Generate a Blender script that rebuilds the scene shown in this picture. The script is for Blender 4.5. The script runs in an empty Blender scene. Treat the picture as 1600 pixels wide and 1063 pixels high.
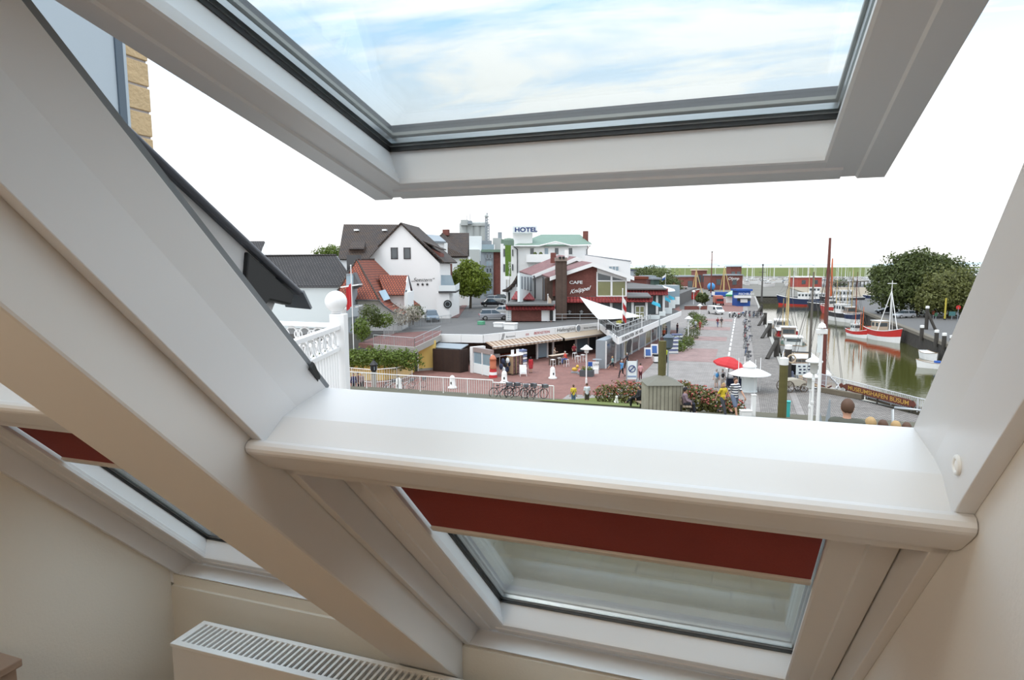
import bpy, bmesh, math, random
from mathutils import Vector, Matrix
import mathutils.noise as mnoise
random.seed(7)
SC = bpy.context.scene
COL = SC.collection
PI = math.pi
# ------------------------------------------------------------------ camera
HC = 10.8                       # eye height above the promenade
FPX = 1005.35                   # focal length in pixels of the 1600x1063 frame
YAW, PITCH, ROLL = math.radians(19.623), math.radians(6.543), math.radians(-0.3412)
_f = Vector((-math.sin(YAW) * math.cos(PITCH), math.cos(YAW) * math.cos(PITCH), -math.sin(PITCH)))
_r0 = Vector((math.cos(YAW), math.sin(YAW), 0))
_u0 = _r0.cross(_f)
CR = _r0 * math.cos(ROLL) + _u0 * math.sin(ROLL)
CU = -_r0 * math.sin(ROLL) + _u0 * math.cos(ROLL)
CF = _f
CAM = Vector((0, 0, HC))
cd = bpy.data.cameras.new('camera')
cd.sensor_fit = 'HORIZONTAL'; cd.sensor_width = 36.0; cd.lens = 36.0 * FPX / 1600.0
cd.clip_start = 0.02; cd.clip_end = 60000
cam = bpy.data.objects.new('camera', cd); COL.objects.link(cam)
cam.matrix_world = Matrix(((CR.x, CU.x, -CF.x, 0), (CR.y, CU.y, -CF.y, 0), (CR.z, CU.z, -CF.z, HC), (0, 0, 0, 1)))
SC.camera = cam
# ------------------------------------------------------------------ view, world, sun
vs = SC.view_settings
vs.view_transform = 'Standard'; vs.look = 'None'; vs.exposure = 0.25; vs.gamma = 1.0; vs.use_curve_mapping = False
SKY_STRENGTH = 1.0
SUN_STRENGTH = 1.1
FILL_GLOW = 29.0
w = bpy.data.worlds.new('overcast_sky'); SC.world = w; w.use_nodes = True
nt = w.node_tree; nt.nodes.clear()
def N(tree, typ, **kw):
    n = tree.nodes.new(typ)
    for k, v in kw.items():
        if k == 'ins':
            for i, x in v.items(): n.inputs[i].default_value = x
        else: setattr(n, k, v)
    return n
out = N(nt, 'ShaderNodeOutputWorld'); bg = N(nt, 'ShaderNodeBackground'); tc = N(nt, 'ShaderNodeTexCoord')
sep = N(nt, 'ShaderNodeSeparateXYZ'); nt.links.new(tc.outputs['Generated'], sep.inputs[0])
def Mth(tree, op, a, b=None, clamp=False):
    n = tree.nodes.new('ShaderNodeMath'); n.operation = op; n.use_clamp = clamp
    for i, x in enumerate((a, b)):
        if x is None: continue
        if isinstance(x, (int, float)): n.inputs[i].default_value = x
        else: tree.links.new(x, n.inputs[i])
    return n.outputs[0]
zc = Mth(nt, 'MAXIMUM', sep.outputs[2], 0.0)
den = Mth(nt, 'ADD', zc, 0.16)
cx_ = Mth(nt, 'DIVIDE', sep.outputs[0], den); cy_ = Mth(nt, 'DIVIDE', sep.outputs[1], den)
comb = N(nt, 'ShaderNodeCombineXYZ'); nt.links.new(cx_, comb.inputs[0]); nt.links.new(cy_, comb.inputs[1])
mp = N(nt, 'ShaderNodeMapping'); mp.inputs['Rotation'].default_value = (0, 0, 0.9); mp.inputs['Scale'].default_value = (0.75, 1.9, 1)
mp.inputs['Location'].default_value = (2.35, 0.3, 0)
nt.links.new(comb.outputs[0], mp.inputs[0])
nz = N(nt, 'ShaderNodeTexNoise', ins={'Scale': 1.15, 'Detail': 7.0, 'Roughness': 0.6, 'Distortion': 0.6})
nt.links.new(mp.outputs[0], nz.inputs['Vector'])
cr = N(nt, 'ShaderNodeValToRGB'); cr.color_ramp.elements[0].position = 0.36; cr.color_ramp.elements[1].position = 0.57
cr.color_ramp.elements[0].color = (0, 0, 0, 1); cr.color_ramp.elements[1].color = (1, 1, 1, 1)
nt.links.new(nz.outputs[0], cr.inputs[0])
# blue fades into white haze towards the horizon
hz = N(nt, 'ShaderNodeMapRange', ins={1: 0.17, 2: 0.36, 3: 1.0, 4: 0.0}); nt.links.new(zc, hz.inputs[0])
cloud = Mth(nt, 'MAXIMUM', cr.outputs[0], hz.outputs[0])
# overcast luminance rises towards the zenith
lum = Mth(nt, 'ADD', Mth(nt, 'MULTIPLY', Mth(nt, 'MULTIPLY', zc, zc), 1.15), 1.12)
mx = N(nt, 'ShaderNodeMix', data_type='RGBA'); mx.inputs[6].default_value = (0.42, 0.70, 1.0, 1); mx.inputs[7].default_value = (1.0, 1.0, 1.0, 1)
nt.links.new(cloud, mx.inputs[0])
nt.links.new(mx.outputs[2], bg.inputs[0])
nt.links.new(Mth(nt, 'MULTIPLY', lum, SKY_STRENGTH), bg.inputs[1]); nt.links.new(bg.outputs[0], out.inputs[0])
sl = bpy.data.lights.new('sun', 'SUN'); sl.energy = SUN_STRENGTH; sl.angle = math.radians(25); sl.color = (1, 0.97, 0.92)
so = bpy.data.objects.new('sun', sl); COL.objects.link(so)
so.rotation_euler = Vector((0.30, 0.42, -0.86)).to_track_quat('-Z', 'Y').to_euler()
SC.cycles.max_bounces = 14; SC.cycles.diffuse_bounces = 8; SC.cycles.transparent_max_bounces = 24
SC.cycles.sample_clamp_indirect = 6.0

# ------------------------------------------------------------------ pixel <-> place helpers
def ray(px, py): return CR * ((px - 800) / FPX) + CU * (-(py - 531.5) / FPX) + CF
def G(px, py, z=0.0):
    r = ray(px, py); t = (z - HC) / r.z; p = CAM + r * t; p.z = z; return p
def D(px, py, d): return CAM + ray(px, py) * d                      # at optical depth d
def onY(px, py, y): r = ray(px, py); return CAM + r * (y / r.y)
def onX(px, py, x): r = ray(px, py); return CAM + r * (x / r.x)
class Face:
    """vertical plane through A and B; hit() gives the world point seen at a pixel"""
    def __init__(s, A, B):
        s.A = Vector((A[0], A[1], 0)); s.u = (Vector((B[0], B[1], 0)) - s.A).normalized(); s.n = Vector((s.u.y, -s.u.x, 0))
        if (CAM - s.A).dot(s.n) < 0: s.n = -s.n
    def hit(s, px, py, off=0.0):
        r = ray(px, py); t = ((s.A + s.n * off) - CAM).dot(s.n) / r.dot(s.n); return CAM + r * t
    def uv(s, px, py): p = s.hit(px, py); return (p - s.A).dot(s.u), p.z
    def P(s, u, z, off=0.0): q = s.A + s.u * u + s.n * off; return Vector((q.x, q.y, z))

# ------------------------------------------------------------------ materials
def lin(c):
    c = c / 255.0
    return c / 12.92 if c <= 0.04045 else ((c + 0.055) / 1.055) ** 2.4
def rgb(r, g, b, k=1.0): return tuple(min(0.93, lin(x) / k) for x in (r, g, b))
MATS = {}
def mat(name, c, rough=0.6, metal=0.0, var=0.10, vs=3.0, bump=0.0, bs=40.0, spec=0.5, coord='UV'):
    if name in MATS: return MATS[name]
    m = bpy.data.materials.new(name); m.use_nodes = True; t = m.node_tree; b = t.nodes['Principled BSDF']
    b.inputs['Roughness'].default_value = rough; b.inputs['Metallic'].default_value = metal; b.inputs['Specular IOR Level'].default_value = spec
    tcn = N(t, 'ShaderNodeTexCoord')
    n = N(t, 'ShaderNodeTexNoise', ins={'Scale': vs, 'Detail': 5.0, 'Roughness': 0.6}); t.links.new(tcn.outputs[coord], n.inputs['Vector'])
    x = N(t, 'ShaderNodeMix', data_type='RGBA'); x.inputs[6].default_value = (*[k * (1 - var) for k in c], 1); x.inputs[7].default_value = (*[min(1, k * (1 + var)) for k in c], 1)
    t.links.new(n.outputs[0], x.inputs[0]); t.links.new(x.outputs[2], b.inputs['Base Color'])
    if bump:
        n2 = N(t, 'ShaderNodeTexNoise', ins={'Scale': bs, 'Detail': 3.0}); t.links.new(tcn.outputs[coord], n2.inputs['Vector'])
        bp = N(t, 'ShaderNodeBump', ins={'Strength': bump, 'Distance': 0.02}); t.links.new(n2.outputs[0], bp.inputs['Height']); t.links.new(bp.outputs[0], b.inputs['Normal'])
    MATS[name] = m; return m
def mat_tiles(name, c1, c2, cm, bw, bh, mortar=0.03, rough=0.75, off=0.5, bump=0.5, moss=None, smooth=0.1):
    """courses of tiles, bricks, boards or slabs in metres on the UV map"""
    if name in MATS: return MATS[name]
    m = bpy.data.materials.new(name); m.use_nodes = True; t = m.node_tree; b = t.nodes['Principled BSDF']; b.inputs['Roughness'].default_value = rough
    tcn = N(t, 'ShaderNodeTexCoord')
    br = N(t, 'ShaderNodeTexBrick', ins={'Scale': 1.0, 'Mortar Size': mortar * bh, 'Mortar Smooth': smooth, 'Bias': 0.0, 'Brick Width': bw, 'Row Height': bh})
    br.offset = off; br.inputs['Color1'].default_value = (*c1, 1); br.inputs['Color2'].default_value = (*c2, 1); br.inputs['Mortar'].default_value = (*cm, 1)
    t.links.new(tcn.outputs['UV'], br.inputs['Vector'])
    n = N(t, 'ShaderNodeTexNoise', ins={'Scale': 0.7, 'Detail': 6.0, 'Roughness': 0.7}); t.links.new(tcn.outputs['UV'], n.inputs['Vector'])
    r = N(t, 'ShaderNodeValToRGB'); r.color_ramp.elements[0].position = 0.35; r.color_ramp.elements[1].position = 0.7
    r.color_ramp.elements[0].color = (0.72, 0.72, 0.72, 1) if moss is None else (1, 1, 1, 1); r.color_ramp.elements[1].color = (1.12, 1.12, 1.12, 1) if moss is None else (*moss, 1)
    t.links.new(n.outputs[0], r.inputs[0])
    x = N(t, 'ShaderNodeMix', data_type='RGBA', blend_type='MULTIPLY'); x.inputs[0].default_value = 0.8
    t.links.new(br.outputs[0], x.inputs[6]); t.links.new(r.outputs[0], x.inputs[7]); t.links.new(x.outputs[2], b.inputs['Base Color'])
    bp = N(t, 'ShaderNodeBump', ins={'Strength': bump, 'Distance': 0.04}); bp.invert = True
    t.links.new(br.outputs['Fac'], bp.inputs['Height']); t.links.new(bp.outputs[0], b.inputs['Normal'])
    MATS[name] = m; return m
def mat_glass(name, tint=(0.9, 0.95, 0.93), rough=0.0, ior=1.5, boost=1.0):
    if name in MATS: return MATS[name]
    m = bpy.data.materials.new(name); m.use_nodes = True; t = m.node_tree; t.nodes.clear()
    o = N(t, 'ShaderNodeOutputMaterial'); tr = N(t, 'ShaderNodeBsdfTransparent'); tr.inputs[0].default_value = (*tint, 1)
    g = N(t, 'ShaderNodeBsdfGlossy', ins={'Roughness': rough}); mxs = N(t, 'ShaderNodeMixShader')
    lw = N(t, 'ShaderNodeLayerWeight', ins={'Blend': 0.5})
    fac = Mth(t, 'ADD', Mth(t, 'MULTIPLY', Mth(t, 'POWER', lw.outputs['Facing'], 4.0), 0.9), 0.02 * boost, True)
    t.links.new(fac, mxs.inputs[0]); t.links.new(tr.outputs[0], mxs.inputs[1]); t.links.new(g.outputs[0], mxs.inputs[2]); t.links.new(mxs.outputs[0], o.inputs[0])
    MATS[name] = m; return m

# ------------------------------------------------------------------ mesh builder
ROOTM = {}
class MB:
    def __init__(s): s.v = []; s.f = []; s.m = []; s.cur = 0; s.uvs = {}
    def add(s, vs_, fs): 
        o = len(s.v); s.v += [Vector(q) for q in vs_]
        for f in fs: s.f.append([o + i for i in f]); s.m.append(s.cur)
        return s
    def box(s, a, b):
        x0, y0, z0 = a; x1, y1, z1 = b
        return s.add([(x0,y0,z0),(x1,y0,z0),(x1,y1,z0),(x0,y1,z0),(x0,y0,z1),(x1,y0,z1),(x1,y1,z1),(x0,y1,z1)],
                     [(3,2,1,0),(4,5,6,7),(0,1,5,4),(1,2,6,5),(2,3,7,6),(3,0,4,7)])
    def obox(s, c, ux, uy, uz):
        """box from centre and three half-extent vectors"""
        c = Vector(c); q = [c + Vector(ux) * a + Vector(uy) * b + Vector(uz) * d for d in (-1, 1) for a, b in ((-1,-1),(1,-1),(1,1),(-1,1))]
        return s.add(q, [(3,2,1,0),(4,5,6,7),(0,1,5,4),(1,2,6,5),(2,3,7,6),(3,0,4,7)])
    def prism(s, pts, ext):
        """polygon extruded by a vector"""
        pts = [Vector(p) for p in pts]; ext = Vector(ext); n = len(pts)
        nn = Vector((0, 0, 0))
        for i in range(n): nn += pts[i].cross(pts[(i + 1) % n])
        if nn.dot(ext) > 0: pts = pts[::-1]
        return s.add(pts + [p + ext for p in pts], [tuple(range(n)), tuple(range(2 * n - 1, n - 1, -1))] + [(i + n, i + n + 0 + (1 if i < n - 1 else 1 - n), (i + 1) % n, i) for i in range(n)])
    def tube(s, path, r, k=6, caps=True):
        path = [Vector(p) for p in path]; rs = r if isinstance(r, (list, tuple)) else [r] * len(path); o = len(s.v); n = len(path)
        for i, p in enumerate(path):
            d = (path[min(i + 1, n - 1)] - path[max(i - 1, 0)]).normalized()
            a = d.cross(Vector((0, 0, 1)) if abs(d.z) < 0.9 else Vector((1, 0, 0))).normalized(); b = d.cross(a)
            for j in range(k):
                t = 2 * PI * j / k; s.v.append(p + a * (rs[i] * math.cos(t)) + b * (rs[i] * math.sin(t)))
        for i in range(n - 1):
            for j in range(k): s.f.append([o + i*k + j, o + i*k + (j+1) % k, o + (i+1)*k + (j+1) % k, o + (i+1)*k + j][::-1]); s.m.append(s.cur)
        if caps:
            s.f.append([o + j for j in range(k)]); s.f.append([o + (n-1)*k + j for j in range(k)][::-1]); s.m += [s.cur, s.cur]
        return s
    def lathe(s, prof, c=(0, 0, 0), k=16, axis='Z'):
        o = len(s.v); n = len(prof); c = Vector(c)
        for r, h in prof:
            for j in range(k):
                t = 2 * PI * j / k; x, y = r * math.cos(t), r * math.sin(t)
                s.v.append(c + (Vector((x, y, h)) if axis == 'Z' else Vector((x, h, y)) if axis == 'Y' else Vector((h, x, y))))
        for i in range(n - 1):
            for j in range(k): s.f.append([o + i*k + j, o + i*k + (j+1) % k, o + (i+1)*k + (j+1) % k, o + (i+1)*k + j]); s.m.append(s.cur)
        s.f.append([o + j for j in range(k)][::-1]); s.f.append([o + (n-1)*k + j for j in range(k)]); s.m += [s.cur, s.cur]
        return s
    def ball(s, c, r, k=10, sq=(1, 1, 1)):
        o = len(s.v); c = Vector(c); h = k // 2
        for i in range(h + 1):
            ph = PI * i / h
            for j in range(k):
                t = 2 * PI * j / k
                s.v.append(c + Vector((r * sq[0] * math.sin(ph) * math.cos(t), r * sq[1] * math.sin(ph) * math.sin(t), r * sq[2] * math.cos(ph))))
        for i in range(h):
            for j in range(k): s.f.append([o + i*k + j, o + (i+1)*k + j, o + (i+1)*k + (j+1) % k, o + i*k + (j+1) % k]); s.m.append(s.cur)
        return s
    def torus(s, c, R, r, k=18, q=6, ax=(0, 1, 0)):
        ax = Vector(ax).normalized(); a = ax.orthogonal().normalized(); b = ax.cross(a); c = Vector(c)
        pts = [c + a * (R * math.cos(2*PI*i/k)) + b * (R * math.sin(2*PI*i/k)) for i in range(k)]
        o = len(s.v)
        for i, p in enumerate(pts):
            rd = (p - c).normalized()
            for j in range(q):
                t = 2*PI*j/q; s.v.append(p + rd * (r * math.cos(t)) + ax * (r * math.sin(t)))
        for i in range(k):
            for j in range(q): s.f.append([o + i*q + j, o + i*q + (j+1) % q, o + ((i+1) % k)*q + (j+1) % q, o + ((i+1) % k)*q + j]); s.m.append(s.cur)
        return s
    def mesh(s, name, mats, smooth=False, xf=None):
        me = bpy.data.meshes.new(name)
        vv = [xf @ v for v in s.v] if xf is not None else s.v
        me.from_pydata([tuple(v) for v in vv], [], s.f)
        for m in (mats if isinstance(mats, (list, tuple)) else [mats]): me.materials.append(m)
        me.polygons.foreach_set('material_index', s.m)
        if smooth: me.polygons.foreach_set('use_smooth', [True] * len(s.f))
        uv = me.uv_layers.new(name='metres')
        for p in me.polygons:                        # every face mapped in metres: u level, v up the face
            n = Vector((0, 0, 0)); vi = s.f[p.index]
            for i in range(len(vi)): n += s.v[vi[i]].cross(s.v[vi[(i + 1) % len(vi)]])
            n = n.normalized() if n.length > 1e-12 else Vector((0, 0, 1))
            u = Vector((0, 0, 1)).cross(n)
            u = u.normalized() if u.length > 0.05 else Vector((1, 0, 0))
            w_ = n.cross(u)
            for li, k in zip(p.loop_indices, vi): uv.data[li].uv = (s.v[k].dot(u), s.v[k].dot(w_))
        me.validate(); return me
    def build(s, name, mats, parent=None, smooth=False, local=False, bevel=0.0):
        """world-authored verts (local=True: already in the parent's frame); origin of a lone mesh goes to its base"""
        if parent is not None:
            xf = None if local else ROOTM[parent.name].inverted()
            me = s.mesh(name, mats, smooth, xf); o = bpy.data.objects.new(name, me); COL.objects.link(o); o.parent = parent; ROOTM[o.name] = ROOTM[parent.name]
        else:
            if local: loc = Vector((0, 0, 0))
            else:
                xs = [v.x for v in s.v]; ys = [v.y for v in s.v]; zs = [v.z for v in s.v]
                loc = Vector(((min(xs) + max(xs)) / 2, (min(ys) + max(ys)) / 2, min(zs)))
            me = s.mesh(name, mats, smooth, Matrix.Translation(-loc)); o = bpy.data.objects.new(name, me); COL.objects.link(o); o.location = loc; ROOTM[o.name] = Matrix.Translation(loc)
        if bevel:
            bv = o.modifiers.new('edge', 'BEVEL'); bv.width = bevel; bv.segments = 2; bv.limit_method = 'ANGLE'; bv.angle_limit = math.radians(35)
        return o
def tag(o, label=None, cat=None, group=None, kind=None):
    if label: o['label'] = label
    if cat: o['category'] = cat
    if group: o['group'] = group
    if kind: o['kind'] = kind
    return o
def thing(name, label, cat, loc=(0, 0, 0), rz=0.0, group=None, kind=None):
    o = bpy.data.objects.new(name, None); COL.objects.link(o); o.empty_display_size = 0.1
    o.location = loc; o.rotation_euler = (0, 0, rz); ROOTM[o.name] = Matrix.Translation(Vector(loc)) @ Matrix.Rotation(rz, 4, 'Z')
    return tag(o, label, cat, group, kind)
def struct(name, label=None, loc=(0, 0, 0)): return tag(thing(name, label, None, loc), kind='structure')
def copy_tree(o, loc=None, rz=None, label=None, parent=None, scale=None):
    c = o.copy(); COL.objects.link(c); c.parent = parent
    if loc is not None: c.location = loc
    if rz is not None: c.rotation_euler = (0, 0, rz)
    if scale is not None: c.scale = (scale, scale, scale) if isinstance(scale, (int, float)) else scale
    if label: c['label'] = label
    ROOTM[c.name] = ROOTM[o.name]
    for ch in list(o.children): copy_tree(ch, parent=c)
    return c
def place_copies(o, rest): return [copy_tree(o, *r) for r in rest]
def text(s, P, u, up, h, m, parent=None, name='lettering', ext=0.01, shear=0.0, align='LEFT', wide=1.0, bold=0.0):
    """flat lettering standing on point P, running along u, letters h high"""
    cu = bpy.data.curves.new('tmp', 'FONT'); cu.body = s; cu.size = 1.0; cu.extrude = 0.0; cu.shear = shear; cu.align_x = align; cu.offset = bold
    ob = bpy.data.objects.new('tmp', cu); COL.objects.link(ob); dg = bpy.context.evaluated_depsgraph_get()
    me0 = bpy.data.meshes.new_from_object(ob.evaluated_get(dg)); bpy.data.objects.remove(ob); bpy.data.curves.remove(cu)
    u = Vector(u).normalized(); up = Vector(up).normalized(); n = u.cross(up); P = Vector(P); k = h / 0.70
    b = MB(); b.add([P + u * (v.co.x * k * wide) + up * (v.co.y * k) + n * ext for v in me0.vertices], [tuple(p.vertices) for p in me0.polygons])
    bpy.data.meshes.remove(me0)
    return b.build(name, m, parent)
def V(*a): return Vector(a)
UPZ = Vector((0, 0, 1))
# ================================================================== the attic room
A_R = math.radians(45.5)
SA, CA = math.sin(A_R), math.cos(A_R)
def R3(x, n, s): return Vector((x, n * SA + s * CA, HC + n * CA - s * SA))      # x along the wall, n out of the roof, s down the slope
NV = Vector((0, SA, CA)); SV = Vector((0, CA, -SA)); XV = Vector((1, 0, 0))
FLOOR = HC - 1.92
m_paint = mat('white_lacquer', (0.71, 0.71, 0.715), 0.32, var=0.015, vs=2.0, spec=0.5)
m_beam = mat('painted_beam', (0.76, 0.75, 0.73), 0.5, var=0.02, vs=2.0)
m_wall = mat('cream_plaster', (0.72, 0.69, 0.62), 0.85, var=0.02, vs=2.0, bump=0.05, bs=120)
m_wallw = mat('white_plaster', (0.80, 0.79, 0.77), 0.85, var=0.02, vs=2.0, bump=0.05, bs=120)
m_gasket = mat('black_rubber', (0.015, 0.016, 0.017), 0.5, var=0.05)
m_spacer = mat('aluminium_spacer', (0.55, 0.58, 0.6), 0.3, 0.9, var=0.05)
m_clad = mat('anthracite_cladding', (0.085, 0.09, 0.105), 0.4, 0.2, var=0.06)
m_greyedge = mat('grey_edge_strip', (0.20, 0.215, 0.23), 0.5, var=0.05)
m_sideg = mat('grey_frame_side', (0.33, 0.33, 0.31), 0.5, var=0.05)
m_red = mat_tiles('red_blind_fabric', (0.30, 0.045, 0.034), (0.27, 0.038, 0.03), (0.24, 0.034, 0.027), 0.004, 0.004, 0.1, rough=0.9, bump=0.1)
m_gl = mat_glass('window_glass', (0.955, 0.972, 0.972))
m_zinc = mat('zinc_sheet', (0.46, 0.53, 0.58), 0.5, 0.1, var=0.03)
m_zincd = mat('dark_zinc_profile', (0.10, 0.135, 0.17), 0.45, 0.3, var=0.05)
m_ybrick = mat('yellow_brick', (0.60, 0.44, 0.25), 0.85, var=0.12, vs=14, bump=0.3, bs=60)
m_mortar = mat('mortar', (0.42, 0.38, 0.36), 0.95, var=0.1, vs=20)
m_wood = mat_tiles('oak_floor_boards', (0.55, 0.37, 0.22), (0.48, 0.32, 0.18), (0.12, 0.07, 0.04), 1.2, 0.14, 0.02, rough=0.4, bump=0.1)
m_roof_out = mat_tiles('anthracite_roof_tiles', (0.06, 0.06, 0.065), (0.05, 0.05, 0.055), (0.02, 0.02, 0.02), 0.3, 0.3, 0.05)
XL, XR, NI, NO = -0.752, 0.242, 0.4065, 0.570            # clear window opening and lining depth
def extr(b, pts, x0, x1):                                    # profile in (n, s) extruded along x
    return b.prism([R3(x0, n, s) for n, s in pts], XV * (x1 - x0))
def extrs(b, pts, s0, s1):                                   # profile in (x, n) extruded down the slope
    return b.prism([R3(x, n, s0) for x, n in pts], SV * (s1 - s0))
def sash(win, x0, x1, s0, s1, nf, hinge=None, ang=0.0, clad=True, no=0.104):
    """opening leaf: stepped inner profile, rebate, gasket, spacer, double pane, outer cladding"""
    def T(x, n, s):
        if hinge:
            dn, ds = n - hinge[0], s - hinge[1]; c, q = math.cos(ang), math.sin(ang)
            n, s = hinge[0] + dn * c + ds * q, hinge[1] + ds * c - dn * q
        return R3(x, n, s)
    prof = [(0, 0), (0.040, 0), (0.043, 0.004), (0.093, 0.004), (0.097, 0.007), (0.0965, 0.016), (0.0925, 0.018), (0.092, 0.026), (0.088, 0.028), (0.0697, 0.077), (0.0697, no), (0, no)]
    rprf = [(0, 0), (0.040, 0), (0.043, 0.004), (0.066, 0.004), (0.070, 0.006), (0.071, 0.012), (0.077, 0.077), (0.077, no), (0, no)]
    sh = thing('sash', None, None); sh.parent = win; ROOTM[sh.name] = ROOTM[win.name]
    def side(name, pf, e0, e1):
        k = len(pf); b = MB(); b.add([T(*e0(a, d)) for a, d in pf] + [T(*e1(a, d)) for a, d in pf], [(i, (i + 1) % k, k + (i + 1) % k, k + i) for i in range(k)] + [tuple(range(k))[::-1], tuple(range(k, 2 * k))])
        bm = bmesh.new(); me_o = b.build(name, m_paint, sh); bm.from_mesh(me_o.data); bmesh.ops.recalc_face_normals(bm, faces=bm.faces); bm.to_mesh(me_o.data); bm.free()
    side('stile', prof, lambda a, d: (x0 + a, nf + d, s0), lambda a, d: (x0 + a, nf + d, s1)); side('stile', prof, lambda a, d: (x1 - a, nf + d, s0), lambda a, d: (x1 - a, nf + d, s1))
    xa, xb = x0 + 0.066, x1 - 0.066
    side('rail', rprf, lambda a, d: (xa, nf + d + .0003, s1 - a - .0003), lambda a, d: (xb, nf + d + .0003, s1 - a - .0003)); side('rail', rprf, lambda a, d: (xa, nf + d + .0003, s0 + a), lambda a, d: (xb, nf + d + .0003, s0 + a))
    def ring(name, w0, w1, n0, n1, m):                       # rectangular ring, widths measured from the glazed opening
        b = MB(); X0, X1, S0, S1 = x0 + 0.0697, x1 - 0.0697, s0 + 0.077, s1 - 0.077
        for (a0, a1, b0, b1) in ((X0 + w0, X1 - w0, S1 - w1, S1 - w0), (X0 + w0, X1 - w0, S0 + w0, S0 + w1), (X0 + w0, X0 + w1, S0 + w1, S1 - w1), (X1 - w1, X1 - w0, S0 + w1, S1 - w1)):
            b.prism([T(a0, n0, b0), T(a1, n0, b0), T(a1, n0, b1), T(a0, n0, b1)], T(a0, n1, b0) - T(a0, n0, b0))
        return b.build(name, m, sh)
    ring('gasket', -0.004, 0.005, nf + 0.070, nf + 0.0785, m_gasket); ring('spacer', 0.001, 0.012, nf + 0.0825, nf + 0.093, m_spacer); ring('outer_seal', 0.003, 0.016, nf + 0.097, nf + 0.103, m_sideg)
    for q in (0.0788, 0.0940):
        b = MB(); g = [T(x0 + 0.062, nf + q, s0 + 0.07), T(x1 - 0.062, nf + q, s0 + 0.07), T(x1 - 0.062, nf + q, s1 - 0.07), T(x0 + 0.062, nf + q, s1 - 0.07)]
        b.prism(g, T(x0, nf + q + 0.003, s0) - T(x0, nf + q, s0)); b.build('pane', m_gl, sh)
    if clad:
        ring('cladding', -0.082, 0.0, nf + no, nf + no + 0.022, m_clad)
    return sh
def window(name, label, xl, xr, no_, dn, s0, s1, lower):
    w_ = struct(name, label, tuple(R3((xl + xr) / 2, NI, s1)))
    ni, nm, nx = NI + dn, 0.467 + dn, no_ + dn
    for x, q, nmk in ((xl, -1, 'lining'), (xr, 1, 'lining')):
        b = MB(); pr = [(x, ni), (x, 0.50 + dn), (x - q * 0.008 * (0 if lower else 1), nx), (x + q * 0.021, nx), (x + q * 0.021, ni)]
        extrs(b, pr, s0, s1 + 0.03); b.build(nmk, m_paint, w_, bevel=0.0015)
        if q > 0 and not lower: continue
        b = MB(); extrs(b, [(x - q * 0.007, nx), (x + q * 0.021, nx), (x + q * 0.021, nx + 0.010), (x - q * 0.007, nx + 0.010)], s0, s1 + 0.03)
        b.build('edge_strip', m_greyedge, w_)
    return w_
# ---- upper window, swung open
w1 = window('window_1', 'open white roof window with its leaf tilted out over the harbour view', XL, XR, NO, 0, -0.12, 0.858, False)
b = MB(); extr(b, [(NI, 0.8115), (0.466, 0.823), (0.468, 0.824), (NO, 0.8806), (NO, 0.925), (NI, 0.925)], XL - 0.021, XR + 0.021); b.build('sill', m_paint, w1, bevel=0.002)
b = MB(); extr(b, [(NI, -0.12), (NO, -0.12), (NO, -0.16), (NI, -0.16)], XL - 0.021, XR + 0.021); b.build('head', m_paint, w1)
b = MB(); pr = [(.4065, .803), (.400, .7985), (.393, .7975), (.387, .800), (.3838, .805), (.383, .811), (.3838, .820), (.3868, .845), (.3905, .868), (.3945, .882), (.400, .887), (.4065, .888)]
extr(b, pr, XL - 0.022, XR + 0.020); b.build('moulding', m_paint, w1, bevel=0.0015)
HNG = (NO, -0.081)
sash(w1, -0.7434, 0.2146, HNG[1] + 0.02, HNG[1] + 0.921, 0.466, HNG, math.radians(32.04))
def onN(px, py, n): r = ray(px, py); return CAM + r * (n / r.dot(NV))
for q in ([(483, 573), (487, 576), (501, 606), (480, 606), (474, 598)], [(1453, 632), (1456, 648), (1440, 671), (1435, 670)]):   # black end pieces of the seal at the lower corners
    b = MB(); b.prism([onN(x, y, 0.564) for x, y in q], NV * 0.012); b.build('seal_end', m_gasket, w1)
b = MB(); c = R3(XR - 0.001, 0.445, 0.445 * 1.711); b.torus(c, 0.0095, 0.003, 20, 8, (1, 0, 0)); b.ball(c + V(0.001, 0, 0), 0.008, 12, (0.4, 1, 1))
o = b.build('screw_cap', mat('white_plastic', (0.82, 0.82, 0.80), 0.35, var=0.02), w1, smooth=True)
# ---- lower window, closed, red roller blind
def lower_window(name, label, xl, xr, dn, blind_s, sb):
    w_ = window(name, label, xl, xr, NO, dn, 0.905, sb + 0.05, True)
    b = MB(); extr(b, [(0.467 + dn, sb + 0.061), (NI + dn, sb + 0.012), (NI + dn, sb + 0.034), (0.467 + dn, sb + 0.083)], xl - 0.021, xr + 0.021); b.build('sill', m_paint, w_, bevel=0.0015)
    sash(w_, xl + 0.003, xr - 0.003, 0.93, sb + 0.060, 0.467 + dn)
    nb = 0.492 + dn
    bl = MB(); extr(bl, [(nb, 0.97), (nb + 0.001, 0.97), (nb + 0.001, blind_s), (nb, blind_s)], xl + 0.102, xr - 0.102); bl = bl.build('blind', m_red, w_)
    b = MB(); extr(b, [(nb - 0.012, 0.945), (nb + 0.02, 0.945), (nb + 0.02, 0.985), (nb - 0.012, 0.985)], xl + 0.100, xr - 0.100); b.build('blind_roller', m_paint, bl, bevel=0.006)
    b = MB(); extr(b, [(nb - 0.006, blind_s), (nb + 0.007, blind_s), (nb + 0.007, blind_s + 0.019), (nb - 0.006, blind_s + 0.019)], xl + 0.100, xr - 0.100); b.build('bottom_bar', mat('beige_bar', (0.60, 0.56, 0.50), 0.4, var=0.02), bl, bevel=0.003)
    return w_
w2 = lower_window('window_2', 'closed white roof window below the sill, red roller blind half drawn', XL, XR, 0.0, 1.306, 2.000)
XL2, XR2, DN2 = -1.925, -1.002, 0.030
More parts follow.
